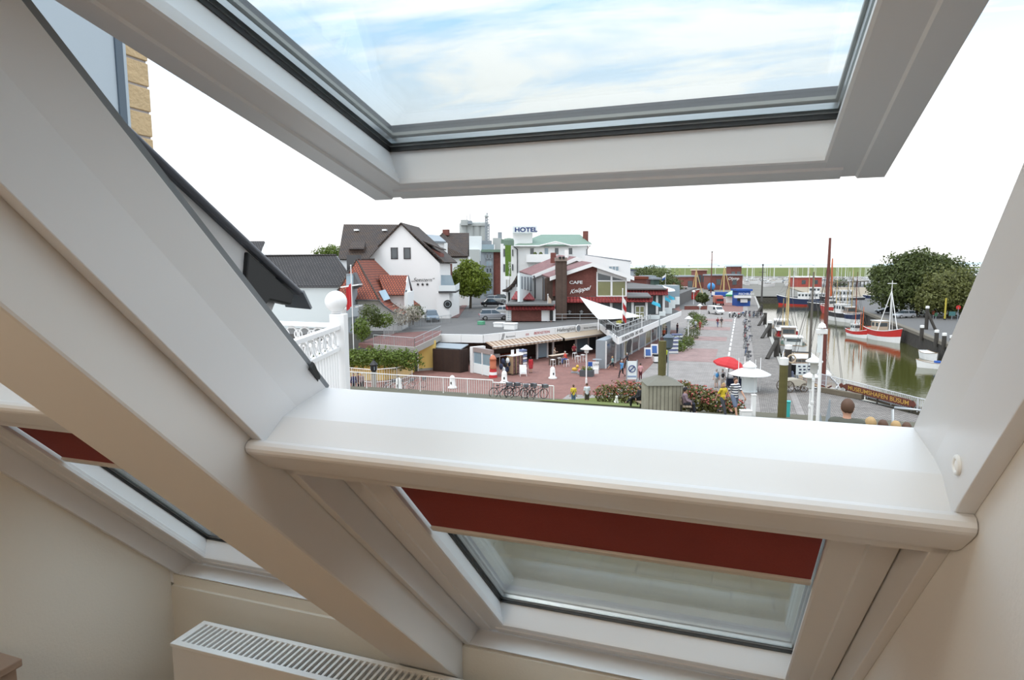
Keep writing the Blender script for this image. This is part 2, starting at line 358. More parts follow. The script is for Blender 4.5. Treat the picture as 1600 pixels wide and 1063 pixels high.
w3 = lower_window('window_3', 'closed roof window with red blind behind the white rafter', XL2, XR2, DN2, 1.265, 1.985)
w4 = window('window_4', 'upper roof window behind the white rafter, leaf slightly open', XL2, XR2, NO, DN2, -0.12, 0.858, False)
d_ = DN2
b = MB(); extr(b, [(NI + d_, 0.8115), (0.466 + d_, 0.823), (NO + d_, 0.8806), (NO + d_, 0.925), (NI + d_, 0.925)], XL2 - 0.021, XR2 + 0.021); b.build('sill', m_paint, w4, bevel=0.002)
b = MB(); extr(b, [(n + d_, s) for n, s in pr], XL2 - 0.022, XR2 + 0.021); b.build('moulding', m_paint, w4, bevel=0.0015)
b = MB(); extr(b, [(NI + d_, -0.12), (NO + d_, -0.12), (NO + d_, -0.16), (NI + d_, -0.16)], XL2, XR2); b.build('head', m_paint, w4)
sh4 = sash(w4, XL2 + 0.004, -0.93, -0.06, 0.845, 0.476 + d_, (0.60, -0.07), math.radians(11.5), clad=False)
def T4(x, n, s):
    dn, ds = n - 0.60, s + 0.07; c, q = math.cos(math.radians(11.5)), math.sin(math.radians(11.5))
    return R3(x, 0.60 + dn * c + ds * q, -0.07 + ds * c - dn * q)
b = MB()
for x0, x1 in ((-0.955, -0.898),):
    b.prism([T4(x0, 0.612, -0.1), T4(x1, 0.609, -0.1), T4(x1 + 0.003, 0.602, -0.1), T4(x1, 0.594, -0.1), T4(x0, 0.598, -0.1)], T4(x0, 0.6, 0.872) - T4(x0, 0.6, -0.1))
b.build('cladding', m_clad, sh4, bevel=0.003)
b = MB(); b.prism([T4(-0.93, 0.596, -0.1), T4(-0.93, 0.500, -0.1), T4(-0.910, 0.500, -0.1), T4(-0.910, 0.596, -0.1)], T4(0, 0.6, 0.80) - T4(0, 0.6, -0.1)); b.build('side_cover', m_paint, sh4)
b = MB(); b.prism([T4(-0.925, 0.590, 0.70), T4(-0.925, 0.590, 0.86), T4(-0.925, 0.565, 0.862), T4(-0.925, 0.540, 0.80), T4(-0.925, 0.505, 0.79), T4(-0.925, 0.500, 0.75), T4(-0.925, 0.545, 0.72)], XV * 0.024); b.build('bracket', m_gasket, sh4, bevel=0.004)
b = MB(); b.prism([T4(-0.955, 0.607, 0.872), T4(-0.893, 0.603, 0.872), T4(-0.885, 0.580, 0.905), T4(-0.955, 0.585, 0.905)], NV * 0.006); b.build('drip_flap', m_greyedge, sh4)
# ---- rafter, roof shell, walls
tag(MB().prism([R3(-0.979, 0.3148, -1.5), R3(-0.775, 0.3148, -1.5), R3(-0.775, 0.56, -1.5), R3(-0.979, 0.56, -1.5)], SV * 3.72).build('rafter_beam', m_beam, bevel=0.005), 'broad white painted rafter running down the roof slope between the windows', None, None, 'structure')
ce = struct('ceiling', 'white sloping attic ceiling', tuple(R3(-0.8, NI, -0.5)))
TOPS, EAVE = -1.75, 2.35
XW2 = 2.40                                                    # the room goes on past the partition beside the window
def slab(x0, x1, s0, s1, n0=NI + 0.002, n1=0.545, nm='ceiling_panel', m=m_wallw):
    b = MB(); b.prism([R3(x0, n0, s0), R3(x1, n0, s0), R3(x1, n0, s1), R3(x0, n0, s1)], NV * (n1 - n0)); return b.build(nm, m, ce)
slab(-2.40, XW2 + .3, TOPS, -0.162)                               # above the windows
slab(XR + 0.0215, XW2 + .3, -0.162, EAVE); slab(XR2 + 0.0215, XL - 0.0215, -0.162, EAVE); slab(-2.40, XL2 - 0.0215, -0.162, EAVE)
slab(XL - 0.0215, XR + 0.0215, 0.906, 0.925, 0.45, 0.545); slab(XL2 - 0.0215, XR2 + 0.0215, 0.906, 0.925, 0.47, 0.56)
slab(XL - 0.0215, XR + 0.0215, 2.085, EAVE, 0.47, 0.545); slab(XL2 - 0.0215, XR2 + 0.0215, 2.07, EAVE, 0.50, 0.56)
rt = struct('roof_covering', 'dark roof covering outside the windows', tuple(R3(-0.8, 0.55, 1)))
for x0, x1, s0, s1 in ((-2.42, XW2 + .3, TOPS, -0.17), (XR + 0.022, XW2 + .3, -0.17, 2.5), (-0.98, XL - 0.022, -0.17, 2.5), (-2.42, XL2 - 0.022, -0.17, 2.5), (-2.42, XW2 + .3, 2.1, 2.62)):
    b = MB(); b.prism([R3(x0, 0.548, s0), R3(x1, 0.548, s0), R3(x1, 0.548, s1), R3(x0, 0.548, s1)], NV * 0.018); b.build('roof_panel', m_roof_out, rt)
YK = 1.700
XW0, XW1 = -1.946, 0.263
ridge = R3(0, NI, TOPS); RY, RZ = ridge.y, ridge.z
BY = 2 * RY - YK; KZ = R3(0, NI, (YK - NI * SA) / CA).z
gable = [(YK, FLOOR), (YK, KZ + 0.30), (RY, RZ + 0.25), (BY, KZ + 0.30), (BY, FLOOR)]
for nm, x0, x1, m, lb in (('wall_gable', XW2, XW2 + 0.25, m_wallw, 'white gable wall at the far side of the attic'), ('wall_left', XW0 - 0.25, XW0, m_wall, 'cream plastered gable wall below the window behind the rafter')):
    b = MB(); b.prism([(x0, y, z) for y, z in gable], (x1 - x0, 0, 0)); tag(b.build(nm, m), lb, None, None, 'structure')
ys = 0.42; zs_ = R3(0, NI, (ys - NI * SA) / CA).z
b = MB(); b.prism([(XW1, YK, FLOOR), (XW1, YK, KZ + .05), (XW1, ys, zs_ + .05), (XW1, ys, FLOOR)], (0.16, 0, 0)); tag(b.build('wall_right', m_wallw), 'white plastered partition beside the open window', None, None, 'structure')
tag(MB().box((XW0, YK, FLOOR), (XW2, YK + 0.12, KZ - 0.012)).build('wall_front', m_wall), 'cream knee wall under the roof windows behind the radiator', None, None, 'structure')
tag(MB().box((XW0, YK + 0.012, KZ - 0.1), (-0.98, YK + 0.12, R3(0, NI + DN2, 2.006).z)).build('wall_ledge', m_wall), 'strip of cream wall under the window behind the rafter', None, None, 'structure')
tag(MB().box((XW0, YK + 0.13, 0), (XW2 + 0.3, YK + 0.35, FLOOR)).build('wall_outside', mat('yellow_brick_wall', (0.55, 0.42, 0.26), 0.9, var=0.15, vs=8)), 'outer wall of the house below the roof', None, None, 'structure')
tag(MB().box((XW0 - 0.25, BY - 0.2, FLOOR - 0.1), (XW2 + 0.25, YK + 0.1, FLOOR)).build('floor', m_wood), 'oak boarded attic floor', None, None, 'structure')
tag(MB().box((XW0, BY - 0.15, FLOOR), (XW2, BY, KZ + 0.3)).build('wall_back', m_wall), 'cream knee wall at the back of the attic', None, None, 'structure')
# the rear roof slope mirrors the front one
def B3(x, n, s): p = R3(x, n, s); return Vector((x, 2 * RY - p.y, p.z))
for x0, x1, s0, s1 in ((-2.4, XW2 + .3, TOPS, EAVE),):
    b = MB(); b.prism([B3(x0, NI, s0), B3(x1, NI, s0), B3(x1, NI, s1), B3(x0, NI, s1)], V(0, -SA, CA) * 0.15); b.build('ceiling_panel', m_wallw, ce)
# ---- radiator
rad = thing('panel_radiator', 'white panel radiator with slotted top grille on the knee wall', 'radiator', (-1.05, 1.57, FLOOR))
m_rad = mat('radiator_enamel', (0.80, 0.79, 0.77), 0.3, var=0.01)
RX0, RX1, RY0, RY1, RZT = -1.735, -0.35, 1.500, 1.642, HC - 1.228
b = MB(); b.box((RX0, RY0, RZT - 0.60), (RX1, RY0 + 0.012, RZT - 0.008)); b.build('front_panel', m_rad, rad, bevel=0.004)
b = MB(); b.box((RX0, RY1 - 0.012, RZT - 0.60), (RX1, RY1, RZT - 0.008)); b.build('back_panel', m_rad, rad)
for x in (RX0, RX1 - 0.008):
    b = MB(); b.box((x, RY0 + 0.012, RZT - 0.60), (x + 0.008, RY1 - 0.012, RZT - 0.008)); b.build('side_panel', m_rad, rad)
b = MB()
for i in range(28):
    x = RX0 + 0.03 + i * 0.048; b.box((x, RY0 + 0.04, RZT - 0.58), (x + 0.003, RY1 - 0.04, RZT - 0.06))
b.build('convector_fins', mat('dark_fin_metal', (0.30, 0.30, 0.30), 0.5, 0.3, var=0.05), rad)
gr = MB()
for a, c in (((RX0 - 0.003, RY0 - 0.003), (RX1, RY0 + 0.020)), ((RX0 - 0.003, RY1 - 0.018), (RX1, RY1)), ((RX0 - 0.003, RY0 + 0.02), (RX0 + 0.022, RY1 - 0.018)), ((RX1 - 0.022, RY0 + 0.02), (RX1, RY1 - 0.018))):
    gr.box((a[0], a[1], RZT - 0.012), (c[0], c[1], RZT))
gr = gr.build('grille', m_rad, rad, bevel=0.0015)
x = RX0 + 0.034; first = None
while x < RX1 - 0.03:
    if first is None:
        b = MB(); b.box((x, RY0 + 0.02, RZT - 0.010), (x + 0.0085, RY1 - 0.018, RZT - 0.001)); first = b.build('slat', m_rad, gr); x_first = x
    else:
        c = first.copy(); COL.objects.link(c); c.parent = gr; c.location = first.location + V(x - x_first, 0, 0)
    x += 0.0215
for x in (RX0 + 0.15, RX1 - 0.15):
    b = MB(); b.box((x, RY1, RZT - 0.5), (x + 0.03, YK + 0.001, RZT - 0.06)); b.build('wall_bracket', m_rad, rad)
    b = MB(); b.box((x, RY0 + 0.05, FLOOR), (x + 0.02, RY0 + 0.07, RZT - 0.58)); b.build('foot', m_rad, rad)
# ---- wooden cabinet whose top corner shows at the foot of the gable wall
cab = thing('low_cabinet', 'brown wooden cabinet corner at the foot of the cream gable wall', 'cabinet', (-1.80, 1.0, FLOOR))
m_cab = mat('brown_veneer', (0.36, 0.28, 0.23), 0.5, var=0.10, vs=6)
cz = onX(0, 1044, -1.60).z; cyy = onX(33, 1052, -1.60).y
MB().box((XW0 + 0.01, 0.45, FLOOR + 0.05), (-1.60, cyy - 0.01, cz - 0.02)).build('body', m_cab, cab)
MB().box((XW0 + 0.01, 0.44, cz - 0.02), (-1.59, cyy, cz)).build('top', m_cab, cab, bevel=0.003)
MB().box((-1.60, 0.50, FLOOR + 0.10), (-1.582, cyy - 0.05, cz - 0.05)).build('door', m_cab, cab)
MB().box((XW0 + 0.03, 0.47, FLOOR), (-1.63, cyy - 0.03, FLOOR + 0.05)).build('plinth', m_cab, cab)
# ---- brick gable wing with zinc panel, seen past the open leaf
wing = struct('wall_wing', 'yellow brick corner with pale zinc panel rising beside the roof', (-2.3, 1.2, 0))
WX, WYE = -2.09, 1.880
MB().box((WX - 0.55, -1.5, 0), (WX - 0.004, WYE - 0.004, HC + 3.0)).build('wall_core', m_mortar, wing)
MB().box((WX - 0.013, -1.5, HC - 0.6), (WX + 0.006, 1.742, HC + 2.9)).build('zinc_panel', m_zinc, wing)
MB().box((WX - 0.013, 1.742, HC - 0.6), (WX + 0.012, 1.772, HC + 2.9)).build('edge_profile', m_zincd, wing, bevel=0.002)
MB().box((WX - 0.013, 1.772, HC - 0.6), (WX + 0.010, 1.784, HC + 2.9)).build('edge_strip', m_zinc, wing)
for i in range(32):
    z = HC - 0.60 + i * 0.0905
    for k in range(2):
        x1 = WX - k * 0.262; dx = 0.002 * random.random()
        MB().box((x1 - 0.25, 1.785, z), (x1 + dx, WYE + 0.003 * random.random(), z + 0.082)).build('brick', m_ybrick, wing, bevel=0.003)
# ---- the balcony of the wing: ball-topped corner post and ringed balustrade
bal = thing('balcony_balustrade', 'white ball-topped balcony post with ringed balustrade just outside', 'balustrade', (-3.13, 4.5, HC - 2.2))
m_bal = mat('white_gloss_metal', (0.82, 0.82, 0.82), 0.35, var=0.02)
pq = D(531.5, 560, 5.24); PX, PY_ = pq.x, pq.y
zt = D(531, 490, 5.24).z; zb = HC - 2.2
b = MB(); b.obox((PX, PY_, (zt + zb) / 2), CR * 0.060, (CF - V(0, 0, CF.z)).normalized() * 0.060, (0, 0, (zt - zb) / 2)); b.build('post', m_bal, bal, bevel=0.004)
zc_ = D(523, 471, 5.24).z
b = MB(); b.lathe([(0.03, zt), (0.045, zt + 0.01), (0.03, zt + 0.02)], (PX - 0.02, PY_, 0), 16); b.ball((PX - 0.02, PY_, zc_), 0.088, 24); b.build('ball_finial', m_bal, bal, smooth=True)
def balustrade(P0, P1, ztop):
    P0, P1 = Vector((P0[0], P0[1], 0)), Vector((P1[0], P1[1], 0)); L = (P1 - P0).length; u = (P1 - P0) / L; pn = V(-u.y, u.x, 0)
    def bar(z0, z1, w): 
        b = MB(); b.obox((P0 + P1) / 2 + V(0, 0, (z0 + z1) / 2), u * (L / 2), pn * w, (0, 0, (z1 - z0) / 2)); return b
    bar(ztop - 0.035, ztop, 0.025).build('top_rail', m_bal, bal, bevel=0.003)
    bar(ztop - 0.205, ztop - 0.175, 0.018).build('middle_rail', m_bal, bal)
    n = int(L / 0.138); st = L / n
    for i in range(n):
        c = P0 + u * (st * (i + 0.5)) + V(0, 0, ztop - 0.105)
        b = MB(); b.torus(c, 0.062, 0.008, 20, 6, pn); b.build('ring', m_bal, bal, smooth=True)
        b = MB(); b.torus(c + u * (st / 2), 0.040, 0.006, 14, 6, pn); b.build('ring', m_bal, bal, smooth=True)
        for f in (0.0, 0.5):
            q = P0 + u * (st * (i + f + 0.25)); b = MB(); b.tube([q + V(0, 0, zb), q + V(0, 0, ztop - 0.19)], 0.011, 6); b.build('baluster', m_bal, bal)
z_r = D(516, 507, 5.24).z
P1 = G(418, 545, z_r); balustrade((PX, PY_), (P1.x, P1.y), z_r)
P2 = G(405, 501, z_r + 0.01); balustrade((PX, PY_), (P2.x, P2.y), z_r + 0.01)
b = MB(); b.prism([(PX + 0.1, PY_ + 0.1, zb - 0.15), (P1.x + 0.6, P1.y - 1.6, zb - 0.15), (-4.2, 1.9, zb - 0.15), (P2.x, P2.y + 0.1, zb - 0.15)], (0, 0, 0.15)); tag(b.build('balcony_slab', mat('pale_concrete', (0.5, 0.49, 0.46), 0.9)), 'pale concrete balcony slab under the ringed white balustrade', 'balcony')

# ---- glowing globe added unseen behind the viewer as warm fill for the room
pd = thing('fill_globe', 'added glowing globe under the attic ridge, unseen warm fill light', 'lamp', (-0.85, RY + 0.1, HC + 0.55))
m_gb = bpy.data.materials.new('warm_fill_glow'); m_gb.use_nodes = True; bs_ = m_gb.node_tree.nodes['Principled BSDF']; bs_.inputs['Base Color'].default_value = (.85, .8, .72, 1); bs_.inputs['Emission Color'].default_value = (1, .84, .66, 1); bs_.inputs['Emission Strength'].default_value = FILL_GLOW
MB().ball((-0.85, RY + 0.1, HC + 0.55), 0.15, 20).build('globe', m_gb, pd, smooth=True); MB().tube([(-0.85, RY + 0.1, HC + 0.70), (-0.85, RY + 0.1, RZ)], 0.006, 6).build('cord', m_gasket, pd); MB().lathe([(0.05, 0), (0.05, 0.03), (0.02, 0.06)], (-0.85, RY + 0.1, HC + 0.69), 12).build('holder', m_gasket, pd)
# ================================================================== ground, water, dike
m_pave = mat_tiles('grey_pavers', rgb(200,192,186,1.9), rgb(188,180,174,1.9), rgb(158,150,146,1.9), 0.42, 0.30, 0.05, rough=0.85, bump=0.2)
m_redp = mat_tiles('red_brick_paving', rgb(188,136,124,1.9), rgb(172,120,110,1.9), rgb(160,118,108,1.9), 0.24, 0.12, 0.05, rough=0.85, bump=0.2)
m_pink = mat_tiles('pink_pavers', rgb(205,172,166,1.9), rgb(196,162,156,1.9), rgb(176,146,140,1.9), 0.3, 0.2, 0.05, rough=0.85, bump=0.2)
m_cob = mat_tiles('cobble_setts', rgb(196,188,180,1.9), rgb(168,160,154,1.9), rgb(128,122,116,1.9), 0.30, 0.24, 0.16, rough=0.9, bump=0.6, smooth=0.4)
m_asph = mat('asphalt', rgb(128,126,124,1.9), 0.9, var=0.12, vs=0.6, bump=0.2, bs=20)
m_walk = mat_tiles('red_sidewalk', rgb(160,112,104,1.9), rgb(146,100,94,1.9), rgb(130,92,86,1.9), 0.24, 0.12, 0.05)
m_lawn = mat('lawn', rgb(128,140,62,1.9), 0.95, var=0.35, vs=2.5, bump=0.4, bs=30)
m_bank = mat_tiles('olive_terrace_slabs', rgb(124,118,90,1.9), rgb(112,106,80,1.9), rgb(90,86,66,1.9), 0.5, 0.5, 0.03)
m_town = mat('town_ground', rgb(150,146,136,1.9), 0.95, var=0.3, vs=0.05)
m_quayw = mat_tiles('quay_wall_stone', rgb(92,88,76,1.2), rgb(76,72,62,1.2), rgb(40,38,34,1.2), 1.0, 0.5, 0.08)
m_conc = mat('concrete', rgb(196,192,184,1.6), 0.9, var=0.12, vs=1.5, bump=0.1)
m_dark = mat('dark_timber', (0.045, 0.040, 0.034), 0.85, var=0.35, vs=3, bump=0.3)
m_white = mat('white_paint', (0.80, 0.80, 0.79), 0.5, var=0.03)
m_metal = mat('galvanised_steel', (0.42, 0.44, 0.45), 0.4, 0.6, var=0.08)
m_blackm = mat('black_metal', (0.02, 0.02, 0.022), 0.45, 0.3, var=0.1)
def flat(name, pts, z, m, th=0.3, label=None, kind='structure', parent=None):
    b = MB(); b.prism([(p[0], p[1], z - th) for p in pts], (0, 0, th)); o = b.build(name, m, parent)
    return tag(o, label, None, None, kind) if parent is None else o
FL = G(1262, 600); FR = G(1478, 660)                       # the railing at the head of the basin
QX, RQX = 4.6, 26.5
flat('ground_promenade', [(-13.5, 40), (QX, 40), (QX, FL.y), (QX, 236), (-13.5, 236)], 0, m_pave, label='grey paved promenade along the harbour')
flat('ground_square', [(-46, 40), (-13.5, 40), (-13.5, 236), (-46, 236)], -0.004, m_redp, label='red brick square in front of the shop pavilion')
flat('ground_quay', [(QX, 40), (60, 40), (RQX + 0.0, 47), (FR.x, FR.y), (QX, FL.y)], 0, m_cob, label='cobbled quay at the head of the basin')
flat('ground_right', [(RQX, 40), (400, 40), (400, 520), (RQX, 520)], 0, m_asph, label='asphalt quay under the large trees')
flat('ground_far', [(-13.5, 236), (RQX, 236), (RQX, 520), (-60, 520)], 0, m_town, label='harbour yards at the far end of the basin')
flat('ground_town', [(-600, 40), (-46, 40), (-46, 236), (-60, 520), (-600, 520)], -0.02, m_town, label='town ground behind the houses')
# paving bands, red zone beside the shops, drain line
for y0, y1, x0, x1, m in ((74.5, 86.5, -9.0, -2.6, m_pink), (96, 101.5, -8.4, -1.8, m_pink), (112, 118, -8.2, -1.6, m_pink), (130, 136, -7.6, -1.5, m_pink), (158, 215, -5.5, 0.5, m_redp)):
    flat('paving_band', [(x0, y0), (x1, y0), (x1, y1), (x0, y1)], 0.012, m, 0.02, label='pink paved band across the promenade')
flat('paving_field', [(-13.6, 52.0), (-11.0, 52.5), (-9.2, 58), (-9.0, 70), (-9.6, 110), (-13.6, 110)], 0.012, m_redp, 0.02, label='red brick paving beside the shops')
flat('paving_strip', [(1.6, 47), (QX - 0.5, 47), (QX - 0.5, 230), (1.6, 230)], 0.010, m_cob, 0.02, label='cobbled strip along the quay edge')
for i in range(14):
    y = 70 + i * 5.2
    flat('drain_line', [(-1.30 + 0.012 * i, y), (-1.10 + 0.012 * i, y), (-1.10 + 0.012 * i, y + 3.4), (-1.30 + 0.012 * i, y + 3.4)], 0.016, m_white, 0.02, label='white drain line on the promenade')
flat('quay_kerb', [(QX - 0.5, 62), (QX, 62), (QX, 236), (QX - 0.5, 236)], 0.10, m_conc, 0.12, label='concrete kerb at the quay edge')
# the bank that climbs from the promenade to the house
b = MB(); b.add([(-30, 50, 0), (40, 50, 0), (40, 30, 4.0), (-30, 30, 4.0), (-30, 9, 6.6), (40, 9, 6.6), (-30, 2.06, 6.6), (40, 2.06, 6.6)], [(0, 1, 2, 3), (3, 2, 5, 4), (4, 5, 7, 6)])
tag(b.build('ground_bank', m_bank), 'paved bank rising towards the house', None, None, 'structure')
b = MB(); g_ = [G(925, 634), G(995, 640), G(1010, 612), G(938, 617)]
def bankz(y): return 0.0 if y >= 50 else (50 - y) * .2 if y >= 30 else 4.0 + (30 - max(9, y)) * 2.6 / 21
b.add([(-12.8, 49.9, .05), (-3, 49.9, .05), (-3, 36, bankz(36) + .05), (-11.4, 36, bankz(36) + .05)], [(0, 1, 2, 3)]); b.add([(-12.8, 49.9, .05), (-3, 49.9, .05), (-5, 52.0, .05), (-10.6, 51.4, .05)], [(3, 2, 1, 0)])
tag(b.build('lawn', m_lawn), 'small lawn in front of the rose bed', None, None, 'structure')
kp = [V(-10.6, 51.2, 0), V(-8.0, 51.6, 0), V(-5, 52.3, 0), V(-3, 52.4, 0)]
b = MB()
for p, q in zip(kp, kp[1:]):
    b.obox((p + q) / 2 + V(0, 0, 0.12), (q - p) / 2, V(0, 0.15, 0), V(0, 0, 0.13))
tag(b.build('bed_kerb', m_conc), 'low concrete kerb of the rose bed', None, None, 'structure')
# water
def mat_water():
    m = bpy.data.materials.new('harbour_water'); m.use_nodes = True; t = m.node_tree; p = t.nodes['Principled BSDF']
    p.inputs['Base Color'].default_value = (*rgb(84, 84, 42, 1.6), 1); p.inputs['Roughness'].default_value = 0.04; p.inputs['IOR'].default_value = 2.7; p.inputs['Specular IOR Level'].default_value = 0.8
    tcn = N(t, 'ShaderNodeTexCoord'); mpn = N(t, 'ShaderNodeMapping'); mpn.inputs['Scale'].default_value = (0.55, 1.5, 1); t.links.new(tcn.outputs['Object'], mpn.inputs[0])
    n = N(t, 'ShaderNodeTexNoise', ins={'Scale': 1.1, 'Detail': 4.0, 'Roughness': 0.55}); t.links.new(mpn.outputs[0], n.inputs['Vector'])
    bp = N(t, 'ShaderNodeBump', ins={'Strength': 0.22, 'Distance': 0.05}); t.links.new(n.outputs[0], bp.inputs['Height']); t.links.new(bp.outputs[0], p.inputs['Normal'])
    return m
m_water = mat_water(); ZW = -2.4
b = MB(); b.add([(QX - 1, 40, ZW), (RQX + 1, 40, ZW), (RQX + 1, 252, ZW), (QX - 1, 252, ZW)], [(0, 1, 2, 3)]); tag(b.build('water', m_water), 'calm harbour water mirroring sky and trees', None, None, 'structure')
m_sea = mat('pale_sea', rgb(200, 214, 220, 1.3), 0.25, var=0.05, vs=0.01)
b = MB(); b.add([(-30000, 700, -0.6), (30000, 700, -0.6), (30000, 40000, -0.6), (-30000, 40000, -0.6)], [(0, 1, 2, 3)]); tag(b.build('sea', m_sea), 'pale sea along the horizon', None, None, 'structure')
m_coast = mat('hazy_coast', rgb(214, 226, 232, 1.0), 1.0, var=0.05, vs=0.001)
cst = MB()
random.seed(3)
for i in range(26):
    x = -2600 + i * 380; hh = random.uniform(14, 34)
    if 8 < i < 12: hh *= .6
    cst.prism([(x, 9000, -1), (x + 420, 9000, -1), (x + 380, 9000, hh), (x + 90, 9000, hh * random.uniform(.6, 1))], (0, 60, 0))
tag(cst.build('coast_hills', m_coast), 'faint blue coast on the horizon', None, None, 'structure')
# dike
m_dike = mat('dike_grass', rgb(122, 134, 60, 1.9), 0.95, var=0.18, vs=0.02)
b = MB()
dp = [(-420, 900), (-60, 735), (60, 700), (240, 660), (420, 600)]
v = []; 
for x, y in dp: v += [(x, y - 62, 0.2), (x, y - 10, 7.4), (x, y - 4, 7.9), (x, y + 60, -0.4)]
fs = []
for i in range(len(dp) - 1):
    for k in range(3): fs.append((4*i + k, 4*i + 4 + k, 4*i + 5 + k, 4*i + 1 + k))
b.add(v, fs); tag(b.build('dike', m_dike), 'long green sea dike behind the harbour', None, None, 'structure')
flat('ground_marina', [(-420, 520), (420, 520), (420, 700), (-420, 840)], 0.15, m_town, label='boat yard in front of the dike')
# quay walls
qw = struct('wall_quay_left', 'dark quay wall below the promenade', (QX, 60, ZW))
MB().box((QX - 0.6, 62, ZW - 1), (QX, 236, -0.02)).build('wall_face', m_quayw, qw)
qr = struct('wall_quay_right', 'timber piled quay wall on the far side of the basin', (RQX, 60, ZW))
MB().box((RQX, 47, ZW - 1), (RQX + 0.6, 236, -0.3)).build('wall_face', m_quayw, qr)
MB().box((RQX - 0.35, 47, -0.35), (RQX + 0.6, 236, 0.12)).build('cap_beam', mat('grey_timber', rgb(132,124,110,1.6), 0.9, var=0.2, vs=2), qr)
b = MB()
for i in range(230):
    y = 70 + i * 0.72; b.box((RQX - 0.28, y, ZW - 0.6), (RQX, y + 0.5, -0.35 + 0.05 * random.random()))
tag(b.build('sheet_piles', m_dark, qr), kind='stuff')
fe = struct('wall_quay_end', 'quay wall at the far end of the basin', (15, 236, ZW))
MB().box((QX, 236, ZW - 1), (RQX, 236.6, 0.05)).build('wall_face', m_quayw, fe)
hd = struct('wall_quay_head', 'quay wall at the head of the basin', (FL.x, FL.y, ZW))
b = MB(); a_, c_ = V(QX - 1, FL.y, 0), V(FR.x + 6, FR.y - (FL.y - FR.y) / (FR.x - FL.x) * 6, 0)
b.prism([(FL.x - 3, FL.y + .4, ZW - 1), (FR.x + 8, FR.y - 3.0, ZW - 1), (FR.x + 8, FR.y - 3.6, ZW - 1), (FL.x - 3, FL.y - .2, ZW - 1)], (0, 0, 3.2)); b.build('wall_face', m_quayw, hd)

# ================================================================== vegetation
def mat_leaf(name, c, var=0.35):
    if name in MATS: return MATS[name]
    m = bpy.data.materials.new(name); m.use_nodes = True; t = m.node_tree; p = t.nodes['Principled BSDF']; p.inputs['Roughness'].default_value = 0.6
    g = N(t, 'ShaderNodeNewGeometry'); x = N(t, 'ShaderNodeMix', data_type='RGBA')
    x.inputs[6].default_value = (*[k * (1 - var) for k in c], 1); x.inputs[7].default_value = (*[min(1, k * (1 + var)) for k in c], 1)
    t.links.new(g.outputs['Random Per Island'], x.inputs[0]); t.links.new(x.outputs[2], p.inputs['Base Color'])
    tl = N(t, 'ShaderNodeBsdfTranslucent'); t.links.new(x.outputs[2], tl.inputs[0]); ms = N(t, 'ShaderNodeMixShader'); ms.inputs[0].default_value = 0.3
    o = t.nodes['Material Output']; t.links.new(p.outputs[0], ms.inputs[1]); t.links.new(tl.outputs[0], ms.inputs[2]); t.links.new(ms.outputs[0], o.inputs[0])
    MATS[name] = m; return m
def leaves(b, blobs, n, size, rnd, shell=0.55):
    """diamond leaves scattered through the outer part of ellipsoid blobs (c, (rx, ry, rz))"""
    tot = sum(r[0] * r[1] + r[1] * r[2] + r[0] * r[2] for _, r in blobs)
    for c, r in blobs:
        for _ in range(int(n * (r[0] * r[1] + r[1] * r[2] + r[0] * r[2]) / tot)):
            d = Vector((rnd.gauss(0, 1), rnd.gauss(0, 1), rnd.gauss(0, 1))).normalized(); k = shell + (1.05 - shell) * rnd.random() ** 0.6
            k *= 1 + 0.46 * mnoise.noise(d * 2.6 + Vector(c) * 0.7) + 0.14 * mnoise.noise(d * 7.0 + Vector(c))
            p = Vector(c) + Vector((d.x * r[0], d.y * r[1], d.z * r[2])) * k
            u = Vector((rnd.gauss(0, 1), rnd.gauss(0, 1), rnd.gauss(0, 1))).normalized(); w_ = (d + Vector((rnd.gauss(0, .6), rnd.gauss(0, .6), rnd.gauss(0, .6)))).normalized()
            u = (u - w_ * u.dot(w_)).normalized(); q = w_.cross(u); s = size * rnd.uniform(0.6, 1.3)
            b.add([p - u * s, p + q * (s * .55), p + u * s, p - q * (s * .55)], [(0, 1, 2, 3)])
def tree(name, label, base, blobs, n, size, mleaf, trunk_r, group=None, seed=1, trunk=True):
    rnd = random.Random(seed); t = thing(name, label, 'tree' if 'tree' in name else 'shrub', base, group=group); base = Vector(base)
    b = MB(); leaves(b, [(base + Vector(c), r) for c, r in blobs], n, size, rnd); tag(b.build('crown' if trunk else 'foliage', mleaf, t), kind='stuff')
    b = MB()
    if trunk:
        h = max(c[2] for c, r in blobs); b.tube([base, base + V(0.1, 0, h * .35), base + V(0, .1, h * .8)], [trunk_r, trunk_r * .8, trunk_r * .4], 8)
        for c, r in blobs: b.tube([base + V(0, 0, h * .3), base + Vector(c) * .6 + V(0, 0, h * .12), base + Vector(c)], [trunk_r * .5, trunk_r * .35, trunk_r * .12], 6)
        b.build('trunk', mat('bark', (0.09, 0.07, 0.05), 0.9, var=0.3, vs=3), t)
    else:
        for c, r in blobs:
            for j in range(3): b.tube([base + Vector((c[0] * .8, c[1] * .8, 0)), base + Vector(c) + V(rnd.uniform(-.3, .3) * r[0], rnd.uniform(-.3, .3) * r[1], r[2] * .6)], [0.03, 0.012], 5)
        b.build('stem', MATS.get('bark') or mat('bark', (0.09, 0.07, 0.05), 0.9, var=0.3, vs=3), t)
    return t
L_dark = mat_leaf('leaf_dark', rgb(92, 104, 52, 1.3)); L_mid = mat_leaf('leaf_mid', rgb(108, 128, 48, 1.3)); L_lite = mat_leaf('leaf_light', rgb(122, 138, 40, 1.2)); L_olive = mat_leaf('leaf_olive', rgb(118, 122, 66, 1.3))
L_rose = mat_leaf('leaf_rose_bush', rgb(120, 116, 60, 1.4), 0.5)
